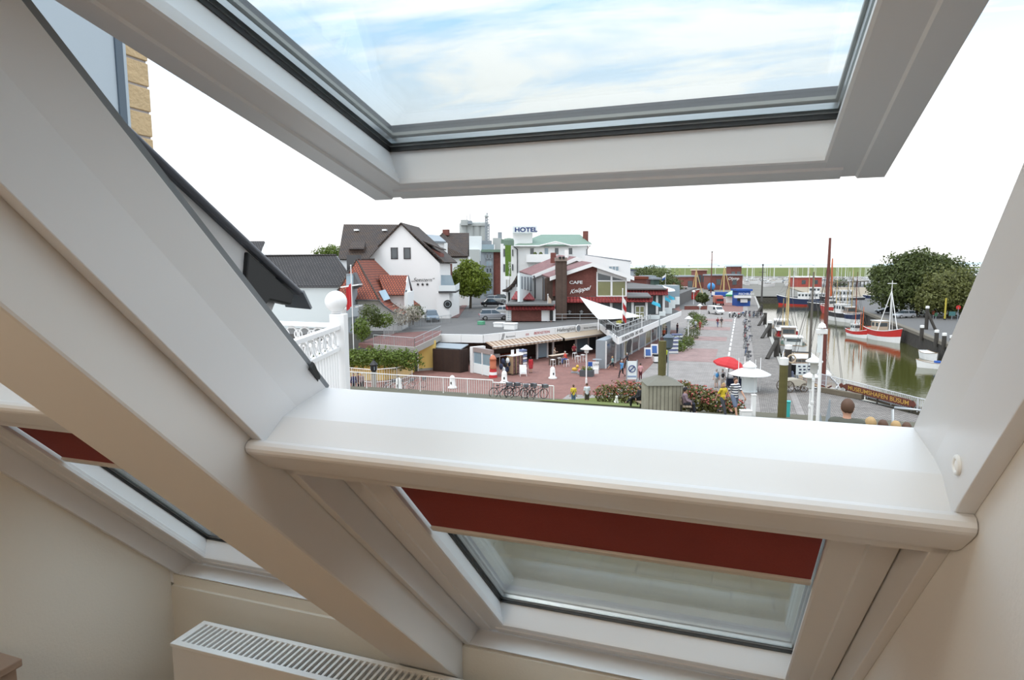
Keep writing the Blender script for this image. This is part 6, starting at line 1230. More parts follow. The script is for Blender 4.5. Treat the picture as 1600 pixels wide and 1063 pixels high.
def face_mesh():
    b = MB(); b.ball((.088, -.036, .005), .011, 6); b.ball((.088, .036, .005), .011, 6); b.cur = 1; b.obox((.089, 0, -.058), (.006, 0, 0), (0, .024, 0), (0, 0, .005)); return b.mesh('face', [m_eye, m_lip])
HAND, FACE = hand_mesh(), face_mesh()
BODIES = {}
def body_meshes(pose, short, sleeve, skirt, vox):
    key = (pose, short, sleeve, skirt, vox)
    if key in BODIES: return BODIES[key]
    sit = pose.startswith('sit'); hz_ = .52 if sit else .92
    T = lambda x, y, z: Vector((x, y, z + hz_))                 # torso frame from the hips
    lean = .10 if pose == 'sit_lean' else -.04 if sit else .02
    neck, head = T(lean, 0, .55), T(lean + .03, 0, .70); shl = [T(lean, s_ * .17, .48) for s_ in (-1, 1)]
    if pose == 'walk': kn = [(.20, .50, -.02), (-.04, .48, -.30)]; an = [(.30, .10), (-.34, .20)]
    elif pose == 'stride': kn = [(.34, .56, 0), (-.16, .46, 0)]; an = [(.52, .14), (-.52, .22)]
    elif pose == 'sit_cross': kn = [(.45, .54, 0), (.44, .66, 0)]; an = [(.48, .10), (.76, .40)]
    elif sit: kn = [(.44, .52, 0), (.44, .52, 0)]; an = [(.42, .09), (.50, .09)]
    else: kn = [(.02, .49, 0), (.0, .49, 0)]; an = [(-.01, .09), (.0, .09)]
    legs = []
    for i, s_ in enumerate((-1, 1)):
        y = s_ * .095; cx = -s_ * .10 if pose == 'sit_cross' and i == 1 else 0
        legs.append([Vector((0, y, hz_)), Vector((kn[i][0], y + cx * .3, kn[i][1])), Vector((an[i][0], y + cx, an[i][1]))])
    arms = []
    for i, s_ in enumerate((-1, 1)):
        sh_ = shl[i]
        if sit: el, wr = sh_ + V(.10, s_ * .06, -.27), sh_ + V(.33, -s_ * .02, -.36)
        elif pose in ('walk', 'stride'): k = .16 * (1 if i else -1); el, wr = sh_ + V(k, s_ * .06, -.27), sh_ + V(k * 2.0 + .04, s_ * .08, -.50)
        elif pose == 'reach' and i == 0: el, wr = sh_ + V(.16, s_ * .10, -.20), sh_ + V(.36, s_ * .02, -.10)
        elif pose == 'bent': el, wr = sh_ + V(-.02, s_ * .10, -.27), sh_ + V(.18, s_ * .02, -.36)
        else: el, wr = sh_ + V(-.01, s_ * .06, -.28), sh_ + V(.04, s_ * .08, -.53)
        arms.append([sh_, el, wr])
    b = MB()                                                   # one continuous body
    limb(b, [T(0, 0, 0), T(lean * .3, 0, .2), T(lean * .8, 0, .40), neck], [.125, .118, .135, .055]); b.tube([shl[0], shl[1]], .07, 10)
    b.ball(head, .10, 14, (1.0, .80, 1.22)); b.tube([neck, head], .055, 10); b.ball(head + V(.10, 0, -.02), .022, 8, (1, .8, 1.3))
    for s_ in (-1, 1): b.ball(head + V(0, s_ * .082, -.01), .025, 8, (.6, .5, 1.2))
    for a in arms: limb(b, a, [.050, .040, .028])
    for l in legs: limb(b, l, [.085, .058, .042]); b.ball(l[2] - V(-.05, 0, .03), .05, 8, (2.0, .8, .8))
    body = remesh(b, vox)
    b = MB(); limb(b, [T(0, 0, -.02), T(lean * .3, 0, .2), T(lean * .8, 0, .42)], [.150, .142, .155]); b.tube([shl[0], shl[1]], .088, 10); b.ball(shl[0], .085, 10); b.ball(shl[1], .085, 10); b.ball(T(.03, 0, .12), .15, 12)
    for a in arms:
        if sleeve == 'long': limb(b, a, [.068, .056, .044])
        else: e = a[0].lerp(a[1], .75); limb(b, [a[0], e], [.068, .062])
    shirt = remesh(b, vox)
    b = MB(); b.ball(T(0, 0, -.03), .155, 12, (.95, 1.08, .8))
    for l in legs:
        if skirt: limb(b, [l[0], l[0].lerp(l[1], .8)], [.12, .15])
        elif short: limb(b, [l[0], l[1] + (l[0] - l[1]) * .05], [.110, .088])
        else: limb(b, [l[0], l[1], l[2] + V(0, 0, .0)], [.108, .076, .062])
    trou = remesh(b, vox)
    b = MB()
    for l in legs: limb(b, [l[2] + V(-.05, 0, -.045), l[2] + V(.13, 0, -.06)], [.045, .038])
    shoes = remesh(b, vox * .8)
    BODIES[key] = (body, shirt, trou, shoes, head, [a[2] for a in arms], arms); return BODIES[key]
def person(label, P, face, h, pose='stand', shirt=('white', (230, 230, 230)), trousers=('jeans', (86, 110, 150)), hair='brown', short=False, sleeve='short', skirt=False, vox=.028, hairstyle='short', group=None, seatz=None, hat=None, bag=None, strap=None):
    body, sh_, tr, so_, head, wr, arms = body_meshes(pose, short, sleeve, skirt, vox); t = thing('person', label, 'person', P, face, group); k = h / 1.78; t.scale = (k, k, k)
    def part(nm, me, m):
        me = me.copy(); me.materials.clear(); me.materials.append(m) if m else None; o = bpy.data.objects.new(nm, me); COL.objects.link(o); o.parent = t; return o
    bo_ = part('body', body, m_skin); part('shirt', sh_, shirt if not isinstance(shirt, tuple) else cloth(*shirt)); part('shorts' if short else 'skirt' if skirt else 'trousers', tr, cloth(*trousers)); part('shoes', so_, cloth('shoe', (70, 62, 58)))
    for w_, s_ in zip(wr, (-1, 1)): o = bpy.data.objects.new('hand', HAND); COL.objects.link(o); o.parent = t; o.location = w_; o.rotation_euler = (0, -.15, PI / 2 if s_ > 0 else -PI / 2)
    o = bpy.data.objects.new('face', FACE); COL.objects.link(o); o.parent = t; o.location = head + V(.008, 0, .0)
    b = MB(); b.ball(head + V(-.012, 0, .030), .106, 16, (1.0, .86, 1.10))
    if hairstyle == 'long': b.ball(head + V(-.05, 0, -.09), .085, 10, (.8, 1.0, 1.5))
    if hairstyle == 'bob': b.ball(head + V(-.035, 0, -.03), .105, 10, (.9, 1.05, 1.2))
    b.v = [v if v.x < head.x + .045 or v.z > head.z + .06 else V(head.x + .04, v.y, max(v.z, head.z + .05)) for v in b.v]; b.v = [v + (v - head).normalized() * .012 * mnoise.noise(v * 22 + Vector(P)) for v in b.v]; b.build('hair', HAIR[hair], t, True, True)
    if hat: b = MB(); b.lathe([(.13, .07), (.11, .09), (.105, .14), (.06, .19), (.01, .2)], head, 12); b.box((head.x + .05, head.y - .08, head.z + .07), (head.x + .2, head.y + .08, head.z + .09)); b.build('cap', cloth(*hat), t, local=True)
    if bag: b = MB(); b.ball(V(-.20, 0, head.z - .42), .15, 10, (.7, 1.0, 1.35)); b.build('backpack', cloth(*bag), t, True, True)
    if strap:
        sc_ = arms[0][0]; b = MB(); b.tube([sc_ + V(.02, .05, .09), V(.165, .03, head.z - .42), V(.10, .17, head.z - .70)], .022, 6); b.tube([sc_ + V(.0, .05, .09), V(-.16, .03, head.z - .42), V(-.08, .17, head.z - .70)], .022, 6); b.build('bag_strap', cloth(*strap), t, local=True)
    return t
AW = math.atan2(CF.y, CF.x); LK = AW + PI; RT = AW - PI / 2; LF = AW + PI / 2     # facing away, towards us, right, left
NAVY, BLK, YEL, RED = ('navy', (56, 62, 84)), ('black', (46, 44, 46)), ('yellow', (232, 204, 70)), ('red', (206, 52, 62))
ST = mat_stripes()
person('woman in a yellow top and jeans seen from behind on the square', at(896, 634), AW, 1.68, 'stand', YEL, ('jeans', (96, 122, 150)), 'brown', vox=.024, strap=('brown', (90, 60, 50)))
person('man in a white shirt and dark shorts beside the woman in yellow', at(917, 634), AW + .1, 1.80, 'stand', ('palewhite', (226, 232, 238)), ('olive_shorts', (84, 78, 68)), 'brown', short=True, vox=.024)
person('woman in yellow with black shoulder strap walking beside the striped man', gp(1129, 640, 31.0), LK + .5, 1.62, 'walk', ('yellow2', (236, 208, 60)), ('slate', (72, 76, 84)), 'blond', hairstyle='bob', vox=.02, strap=BLK)
person('man in a navy and white striped polo and grey shorts', gp(1147, 640, 30.0), LK + .35, 1.88, 'walk', ST, ('grey_shorts', (112, 124, 146)), 'brown', short=True, vox=.02)
person('woman in a red jacket and skirt at the shop entrance', at(829.5, 583), AW + .3, 1.68, 'stand', RED, ('red_skirt', (196, 60, 70)), 'dark', skirt=True, sleeve='long', hairstyle='long')
person('man in a blue shirt and black trousers walking across the square', at(971.5, 590.5), LF + .6, 1.76, 'walk', ('blueshirt', (90, 150, 200)), ('blacktr', (44, 42, 48)), 'grey', sleeve='long')
person('child striding in black shorts beside the advert panel', at(957, 578), LF, 1.45, 'stride', ('tealtop', (150, 190, 190)), ('blackshorts', (36, 36, 40)), 'blond', short=True)
person('woman in a pink patterned top behind the notice board', at(1000.5, 594), AW, 1.62, 'bent', ('pinktop', (226, 170, 172)), ('darkred', (104, 44, 52)), 'dark')
person('person in dark clothes passing behind the man in blue', at(980, 576), LF, 1.7, 'walk', ('darktop', (70, 62, 66)), BLK, 'grey')
P = at(884.5, 573) + V(0, 0, .32); person('man in a red shirt sitting on a bar stool', P, LF + .3, 1.78, 'sit_lean', ('redshirt', (226, 84, 72)), ('jeans2', (80, 110, 170)), 'grey')
person('person in dark red standing inside the bar', at(897, 560), LK, 1.75, 'bent', ('darkredtop', (150, 50, 60)), BLK, 'dark'); person('guest at the bar counter in a pale top', at(866, 566), RT, 1.7, 'reach', ('sand', (190, 170, 150)), BLK, 'brown')
# bench sitters beside the pile box
def bench(label, P, rz):
    t = thing('park_bench', label, 'bench', P, rz); mw = mat('bench_wood', rgb(150, 134, 112, 1.3), .8, var=.15)
    for k in range(3): MB().box((-.05 + k * .15, -.9, .42), (.08 + k * .15, .9, .46)).build('seat_slat', mw, t, local=True)
    for k in range(2): MB().box((-.16, -.9, .55 + k * .18), (-.12, .9, .68 + k * .18)).build('back_slat', mw, t, local=True)
    for y in (-.75, .75): MB().box((-.16, y - .04, 0), (-.10, y + .04, .9)).build('leg', m_blackm, t, local=True); MB().box((.30, y - .04, 0), (.36, y + .04, .42)).build('leg', m_blackm, t, local=True)
    return t
Pb = gp(1067, 630, 33.2); fx = RT - .2; bench('wooden bench right of the pile box', Pb, fx)
def off(P, fx, a, l): return P + V(math.cos(fx), math.sin(fx), 0) * a + V(-math.sin(fx), math.cos(fx), 0) * l
q = off(Pb, fx, .10, -.35); person('man with dark cap lounging on the bench beside the pile box', q, fx, 1.74, 'sit', ('mauve', (150, 130, 140)), ('navytr', (44, 46, 58)), 'dark', sleeve='long', hat=BLK, vox=.022)
q = off(Pb, fx, .10, .35); person('white-haired person on the bench partly behind the pile box', q, fx, 1.66, 'sit', ('brownish', (96, 74, 68)), ('darkbr', (70, 58, 54)), 'grey', sleeve='long', vox=.022)
Pb2 = gp(1001, 632, 37.5); fx2 = LF + .2; bench('wooden bench left of the pile box', Pb2, fx2); q = off(Pb2, fx2, .10, 0); person('person in black sitting cross-legged left of the pile box', q, fx2, 1.74, 'sit_cross', ('black2', (40, 40, 44)), ('black3', (34, 34, 38)), 'dark', sleeve='long', vox=.022)
# walkers on the promenade
for x, y, h_, sh_, tr_, lb, hr in ((1086.5, 516, 1.72, ('white2', (224, 230, 234)), ('greyt', (90, 90, 96)), 'walker in white with grey trousers, leftmost of the four on the promenade', 'brown'), (1093.5, 516.5, 1.68, ('rust', (170, 84, 74)), ('rust2', (150, 70, 64)), 'walker in a rust red dress carrying a yellow bag', 'blond'), (1121, 511.5, 1.72, ('maroon', (140, 56, 62)), ('jeans3', (92, 104, 140)), 'walker in maroon with jeans, third of the four on the promenade', 'dark'), (1127, 511.5, 1.76, ('charcoal', (78, 74, 74)), ('beige2', (170, 160, 150)), 'walker in charcoal with beige trousers, rightmost of the four', 'dark')):
    person(lb, at(x, y), LK + .1, h_, 'walk', sh_, tr_, hr, vox=.035, group='walkers on the promenade')
person('stroller with a blue backpack left of the red parasol', at(1119, 606), AW, 1.7, 'stand', ('paleblue', (200, 214, 226)), ('beigesh', (196, 186, 176)), 'grey', short=True, bag=('bluebag', (70, 150, 214))); person('stroller in white with black backpack under the red parasol', at(1128.5, 607), AW - .2, 1.74, 'stand', ('white3', (228, 228, 228)), ('beigesh', (196, 186, 176)), 'grey', short=True, bag=BLK)
person('person in a mint top behind the striped man at the stall', at(1153, 604), AW, 1.76, 'bent', ('mint', (130, 200, 176)), NAVY, 'dark'); person('person in a mauve top at the stall under the parasol', at(1148, 599), LK, 1.7, 'stand', ('lilac', (190, 170, 196)), BLK, 'dark')
for i, (x, y, c, tr_, lb) in enumerate(((1037, 531, (190, 90, 60), BLK, 'shopper in an orange-red top under the terrace edge'), (1041, 527, (60, 60, 80), BLK, 'shopper in dark blue under the terrace edge'), (1058, 521, (90, 60, 70), NAVY, 'shopper in plum at the end of the shops'), (1047, 541, (120, 96, 90), BLK, 'shopper in brown beside the magazine racks'), (1041, 567, (200, 214, 60), BLK, 'person in a yellow-green vest beside the pile'))):
    person(lb, at(x, y), random.uniform(0, 6), 1.7, 'stand', ('shop%d' % i, c), tr_, 'dark', vox=.035)
for i, (x, y, c, lb) in enumerate(((553, 613, (52, 52, 96), 'person in navy behind the white railing'), (566, 612, (150, 130, 132), 'person in pale mauve behind the white railing'), (560, 611, (120, 84, 80), 'person in brown between two others behind the railing'))):
    person(lb, at(x, y), random.uniform(0, 6), 1.68, 'stand', ('rail%d' % i, c), BLK, ('dark', 'grey', 'brown')[i], sleeve='long')
# people close below the window: only heads and shoulders clear the sill
P = D(1325, 622, 9.4); person('dark haired man in an olive shirt seen from behind below the sill', V(P.x, P.y, P.z - 1.80), AW - .5, 1.80, 'stand', ('oliveshirt', (92, 94, 84)), ('blackt', (50, 50, 54)), 'brown', vox=.018)
for x, y, d, h_, sh_, hr, hs, lb in ((1363, 651, 11.5, 1.75, ('slateblue', (96, 104, 124)), 'blond', 'short', 'balding person in slate blue, head just above the sill'), (1382, 655.5, 11.5, 1.65, ('tan2', (190, 160, 140)), 'brown', 'bob', 'brown curly head just above the sill beside the balding one'), (1402, 657, 11.5, 1.65, ('tan3', (170, 150, 140)), 'blond', 'bob', 'fair head just above the sill behind the chrome handrail'), (1419, 659.5, 11.5, 1.6, ('tan4', (120, 100, 90)), 'brown', 'short', 'small brown head just above the sill, rightmost')):
    P = D(x, y, d); person(lb, V(P.x, P.y, P.z - h_ * 1.0), AW, h_, 'stand', sh_, BLK, hr, hairstyle=hs, vox=.02)
sp_ = D(1325, 622, 9.4); flat('step_block', [(sp_.x - .6, sp_.y - .6), (sp_.x + .6, sp_.y - .6), (sp_.x + .6, sp_.y + .6), (sp_.x - .6, sp_.y + .6)], sp_.z - 1.80, m_conc, 1.2, label='stone step below the window')
fw = flat('terrace_house', [(1.0, 2.3), (14, 2.3), (14, 16), (1.0, 16)], D(1363, 651, 11.5).z - 1.76, m_bank, .4, label='paved terrace directly below the window')
# little white dog on the lawn
P = gp(963, 634, 47); t = thing('white_dog', 'small white dog sitting on the lawn', 'dog', P, LK); b = MB(); limb(b, [V(-.10, 0, .12), V(.0, 0, .26), V(.08, 0, .42)], [.13, .12, .085]); b.ball((.14, 0, .52), .085, 8, (1.1, .9, 1)); limb(b, [V(.15, 0, .50), V(.24, 0, .47)], [.05, .035])
for s_ in (-1, 1): limb(b, [V(.10, s_ * .06, .30), V(.12, s_ * .06, .04)], [.045, .035]); limb(b, [V(-.12, s_ * .10, .12), V(.03, s_ * .11, .10), V(.05, s_ * .11, .03)], [.07, .045, .035]); limb(b, [V(.12, s_ * .06, .57), V(.10, s_ * .10, .50)], [.03, .02])
limb(b, [V(-.2, 0, .1), V(-.3, 0, .16), V(-.34, 0, .26)], [.035, .03, .02]); me = remesh(b, .02); me.materials.append(mat('white_fur', (.75, .74, .70), .95, var=.1, vs=10)); o = bpy.data.objects.new('body', me); COL.objects.link(o); o.parent = t
b = MB(); b.ball((.265, 0, .475), .016, 6); b.ball((.20, -.045, .54), .012, 6); b.ball((.20, .045, .54), .012, 6); b.build('eyes_and_nose', m_text, t, local=True)
# ================================================================== vehicles
m_tyre = mat('tyre', (.02, .02, .02), .8, var=.1); m_rim = mat('alloy', (.5, .5, .5), .3, .8, var=.05); m_cgl = mat('car_glass', (.03, .04, .05), .08, var=.1, spec=.8); m_lampr = mat('rear_lamp', (.4, .02, .02), .3, var=0)
def car(label, P, rz, col, kind='hatch', group='parked cars', sc=1.0):
    t = thing('car', label, 'car', P, rz, group); t.scale = (sc,) * 3; mb = mat('car_paint_%d_%d_%d' % tuple(int(x * 255) for x in col), col, .25, .3, var=.03)
    if kind == 'van': low = [(-2.1, .3), (-2.15, 1.0), (-2.1, 1.75), (-1.9, 1.85), (.9, 1.85), (1.2, 1.7), (1.6, 1.12), (2.1, .95), (2.2, .6), (2.15, .3)]; top = None
    else: low = [(-2.1, .35), (-2.15, .75), (-2.05, .95), (1.0, .95), (1.75, .84), (2.1, .68), (2.15, .35)]; top = [(-2.0, .95), (-1.75, 1.42), (-1.2, 1.50), (.1, 1.48), (.9, .98)] if kind != 'sedan' else [(-1.5, .95), (-1.0, 1.38), (-.4, 1.45), (.2, 1.43), (.95, .97)]
    b = MB(); b.prism([(x, -.86, z) for x, z in low], (0, 1.72, 0)); b.build('body', mb, t, local=True, bevel=.07)
    if top:
        n = len(top); b = MB(); b.add([(x, -.80 + .16 * (z - .95) / .5 * 1.1, z) for x, z in top] + [(x, .80 - .16 * (z - .95) / .5 * 1.1, z) for x, z in top], [tuple(range(n)), tuple(range(2 * n - 1, n - 1, -1))] + [(i, i + n, (i + 1) % n + n, (i + 1) % n) for i in range(n)]); b.build('glasshouse', m_cgl, t, local=True)
        b = MB(); x0, x1 = top[1][0], top[3][0]; b.prism([(x0, -.66, 1.40 if kind == 'sedan' else 1.44), (x1, -.64, 1.40 if kind == 'sedan' else 1.44), (x1, .64, 1.40 if kind == 'sedan' else 1.44), (x0, .66, 1.40 if kind == 'sedan' else 1.44)], (0, 0, .09)); b.build('roof', mb, t, local=True, bevel=.04)
        for s_ in (-1, 1): b = MB(); b.tube([(-.45, s_ * .79, .95), (-.45, s_ * .67, 1.47)], .04, 5); b.build('pillar', mb, t, local=True)
    else:
        for s_ in (-1, 1): MB().box((.35, s_ * .87 - .01, 1.1), (1.15, s_ * .87 + .01, 1.6)).build('side_window', m_cgl, t, local=True)
        b = MB(); b.prism([(1.22, -.75, 1.66), (1.22, .75, 1.66), (1.60, .75, 1.16), (1.60, -.75, 1.16)], (.02, 0, .02)); b.build('windscreen', m_cgl, t, local=True)
    for x in (-1.35, 1.35):
        for s_ in (-1, 1): b = MB(); b.lathe([(.31, s_ * .72), (.33, s_ * .74), (.33, s_ * .88), (.30, s_ * .90)] if s_ > 0 else [(.30, -.90), (.33, -.88), (.33, -.74), (.31, -.72)], (x, 0, .33), 16, 'Y'); w_ = b.build('wheel', m_tyre, t, local=True); b = MB(); b.lathe([(.2, .89), (.2, .915), (.05, .92)] if s_ > 0 else [(.05, -.92), (.2, -.915), (.2, -.89)], (x, 0, .33), 12, 'Y'); b.build('rim', m_rim, w_, local=True)
    for s_ in (-1, 1): MB().box((2.06, s_ * .6 - .15, .62), (2.17, s_ * .6 + .15, .76)).build('headlamp', m_w2, t, local=True); MB().box((-2.17, s_ * .65 - .12, .7), (-2.08, s_ * .65 + .12, .88)).build('rear_lamp', m_lampr, t, local=True)
    MB().box((2.14, -.4, .42), (2.18, .4, .58)).build('grille', m_text, t, local=True); return t
SIL, WHI, BLKc = (.42, .43, .46), (.75, .75, .74), (.02, .02, .025)
car('silver grey estate car, nearest in the row of parked cars', at(772, 500, Z2), RT + .15, SIL); car('white car behind the silver estate', at(789, 493, Z2), RT + .1, WHI, 'sedan'); car('black car in front of the white one higher up the street', at(769, 479.5, Z2), RT + .1, BLKc, 'sedan'); car('pale silver car at the top of the parked row', at(776, 473, Z2), RT + .05, (.5, .52, .52)); car('dark green car beside the brick stair block', at(788, 471, Z2), RT, (.05, .07, .06))
car('blue-grey car parked below the guesthouse lettering', at(675, 502, Z2), LK + .2, (.18, .24, .30))
car('white panel van on the promenade', at(1118, 491), LK + .25, WHI, 'van', 'promenade vehicles'); t = thing('orange_truck', 'salmon orange box truck beyond the white van', 'truck', at(1122, 477), LK - .1)
m_or = mat('salmon_paint', rgb(214, 140, 116, 1.4), .5); MB().box((-1.9, -1.05, .6), (1.0, 1.05, 2.6)).build('box', m_or, t, local=True, bevel=.05); MB().box((1.05, -1.0, .5), (2.2, 1.0, 2.0)).build('cab', mat('red_truck_cab', rgb(176, 70, 62, 1.3), .5), t, local=True, bevel=.12); MB().box((2.16, -.85, 1.2), (2.22, .85, 1.8)).build('windscreen', m_cgl, t, local=True)
for x in (-1.2, 1.5):
    for s_ in (-1, 1): MB().lathe([(.42, s_ * 1.0 - .12), (.42, s_ * 1.0 + .12)], (x, 0, .42), 14, 'Y').build('wheel', m_tyre, t, local=True)
# bicycles
m_bk = {c: mat('bike_' + c, v, .4, .3, var=.05) for c, v in (('black', (.03, .03, .035)), ('silver', (.5, .5, .5)), ('blue', (.06, .12, .25)), ('red', (.4, .05, .05)))}
def bicycle(label, P, rz, m, group, basket=True):
    t = thing('bicycle', label, 'bicycle', P, rz, group)
    for x in (-.53, .53):
        b = MB(); b.torus((x, 0, .35), .33, .022, 20, 5, (0, 1, 0)); w_ = b.build('wheel', m_tyre, t, local=True); b = MB()
        for k in range(8): a = k * PI / 4; b.tube([(x, 0, .35), (x + .33 * math.cos(a), 0, .35 + .33 * math.sin(a))], .004, 3, False)
        b.build('spokes', m_rim, w_, local=True)
    b = MB()
    for p in ([(-.53, 0, .35), (-.12, 0, .30), (-.22, 0, .78)], [(-.53, 0, .35), (-.2, 0, .70)], [(-.12, 0, .30), (.40, 0, .72)], [(-.19, 0, .66), (.38, 0, .82)], [(.53, 0, .35), (.42, 0, .70), (.38, 0, .98)]): b.tube(p, .02, 6)
    b.build('frame', m, t, local=True); b = MB(); b.tube([(.25, -.28, 1.02), (.36, -.12, 1.02), (.38, 0, 1.0), (.36, .12, 1.02), (.25, .28, 1.02)], .016, 6); b.build('handlebar', m_blackm, t, local=True)
    b = MB(); b.ball((-.24, 0, .84), .12, 8, (1.2, .7, .4)); b.tube([(-.22, 0, .76), (-.23, 0, .84)], .015, 5); b.build('saddle', m_blackm, t, local=True); b = MB(); b.torus((-.12, 0, .30), .09, .012, 12, 4, (0, 1, 0)); b.tube([(-.12, -.1, .14), (-.12, .1, .46)], .012, 4); b.build('crank', m_rim, t, local=True)
    b = MB()
    for s_ in (-.05, .05): b.tube([(-.25, s_, .66), (-.72, s_, .70)], .01, 4)
    b.build('carrier', m_blackm, t, local=True)
    if basket: MB().box((.46, -.18, .76), (.78, .18, .98)).build('basket', mat('wire_basket', (.12, .12, .13), .6), t, local=True)
    return t
b0 = bicycle('black bicycle leaning behind the white railing, nearest the lamp', gp(840, 620, 43.4), .9, m_bk['black'], 'bicycles behind the white railing')
place_copies(b0, [(gp(x, 620, 43.5), rz, lb) for x, y, rz, lb in ((826, 629, 1.3, 'black bicycle second from the right behind the railing'), (808, 628, .4, 'black bicycle in the middle of the row behind the railing'), (797, 628, 1.0, 'black bicycle left of the middle of the row behind the railing'), (783, 627, .7, 'leftmost black bicycle of the row behind the railing'))])
b1 = bicycle('silver bicycle in front of the yellow retaining wall', at(607, 612), 1.2, m_bk['silver'], 'bicycles by the yellow wall'); place_copies(b1, [(at(615, 611), .6, 'silver bicycle between the yellow wall and the railing corner'), (at(634, 610), 1.0, 'silver bicycle right of the white bollard')]); bicycle('red bicycle at the end of the yellow wall', at(652, 606), .3, m_bk['red'], 'bicycles by the yellow wall')
row = [(.9 + random.uniform(-.25, .25), 74 + i * 3.6) for i in range(15)]
protos = [bicycle(c + ' framed bicycle in the long row along the quay cobbles', V(row[i][0], row[i][1], 0), 1.25 + random.uniform(-.3, .3), m_bk[c], 'bicycles in the long row') for i, c in enumerate(('silver', 'black', 'blue', 'red'))]
for i in range(4, 15): copy_tree(protos[i % 4], V(*row[i], 0), 1.25 + random.uniform(-.4, .4))
for i in range(14): copy_tree(protos[(i * 3) % 4], V(1.0 + (i % 5) * .75, 140 + (i // 5) * 3.0, 0), random.uniform(1.2, 1.9), ('silver', 'black', 'blue', 'red')[(i * 3) % 4] + ' framed bicycle in the crowded stand at the end of the row')
# motorcycles
def motorbike(label, P, rz, m):
    t = thing('motorcycle', label, 'motorcycle', P, rz, 'motorcycles on the promenade')
    for x in (-.68, .72): b = MB(); b.torus((x, 0, .32), .25, .08, 16, 6, (0, 1, 0)); b.build('wheel', m_tyre, t, local=True)
    b = MB(); b.ball((.15, 0, .82), .28, 8, (1.3, .7, .7)); b.build('tank', m, t, True, True); MB().box((-.75, -.14, .72), (-.1, .14, .84)).build('saddle', m_blackm, t, local=True, bevel=.04); MB().box((-.3, -.2, .28), (.35, .2, .66)).build('engine', m_metal, t, local=True, bevel=.05)
    b = MB(); b.tube([(.72, 0, .32), (.45, 0, 1.0)], .04, 6); b.tube([(.4, -.35, 1.08), (.45, 0, 1.02), (.4, .35, 1.08)], .02, 6); b.build('fork', m_rim, t, local=True); b = MB(); b.ball((.62, 0, .9), .12, 8); b.build('headlamp', m_w2, t, True, True); return t
for i, (x, y, m) in enumerate(((1140, 496, m_white), (1147, 496, m_blackm), (1154, 497, m_bk['red']), (1160, 495, m_bk['blue']))): motorbike(('white', 'black', 'red', 'blue')[i] + ' motorcycle parked beyond the promenade walkers', at(x, y), random.uniform(.8, 1.6), m)
# ================================================================== boats
m_hred = mat('red_hull', rgb(200, 44, 40, 1.2), .4, var=.05); m_hwh = mat('white_hull', (.75, .75, .74), .4, var=.04); m_hbk = mat('black_hull', (.03, .03, .035), .4, var=.1); m_hbl = mat('navy_hull', rgb(36, 48, 84, 1.2), .4, var=.06); m_deck = mat('boat_deck', rgb(176, 150, 120, 1.5), .8, var=.15); m_mastb = mat('brown_mast', rgb(112, 58, 48, 1.2), .6, var=.15); m_masty = mat('yellow_mast', rgb(216, 190, 130, 1.3), .6, var=.08); m_rig = mat('rigging', (.08, .075, .07), .8, var=.1); m_org = mat('orange_mast', rgb(212, 108, 62, 1.2), .6, var=.06)
def hull(b_up, b_lo, L, B, H, sheer=.5, split=.45):
    n = 12; rows = []
    for i in range(n + 1):
        s_ = i / n; x = L * (s_ - .5); wd = B / 2 * min(1, (math.sin(PI * (.10 + .9 * min(1, (1 - s_) * 1.25)) * .5) ** .8)) if s_ > .5 else B / 2 * (.72 + .28 * math.sin(PI * s_)); wd = max(.02, wd if s_ < 1 else .02); z = H + sheer * (2 * s_ - 1) ** 2 * (1 if s_ > .5 else .5)
        rows.append((x + (.12 * L * 0 if s_ < 1 else 0), wd, z))
    def strip(b, f0, f1, w0, w1):
        o = len(b.v)
        for x, w_, z in rows:
            xr = lambda f: x + (x / L) * .10 * L * (f - .5)
            for s_ in (-1, 1):
                b.v.append(V(xr(f0), s_ * w_ * w0, z * f0 if f0 > 0 else -.3)); b.v.append(V(xr(f1), s_ * w_ * w1, z * f1))
        for i in range(n):
            a = o + 4 * i; b.f += [[a, a + 4, a + 5, a + 1], [a + 3, a + 7, a + 6, a + 2]]; b.m += [b.cur] * 2
        a = o; b.f.append([a, a + 1, a + 3, a + 2]); b.m.append(b.cur); a = o + 4 * n; b.f.append([a, a + 2, a + 3, a + 1]); b.m.append(b.cur)
    strip(b_lo, 0, split, .72, .9); strip(b_up, split, 1.0, .9, 1.0); return rows
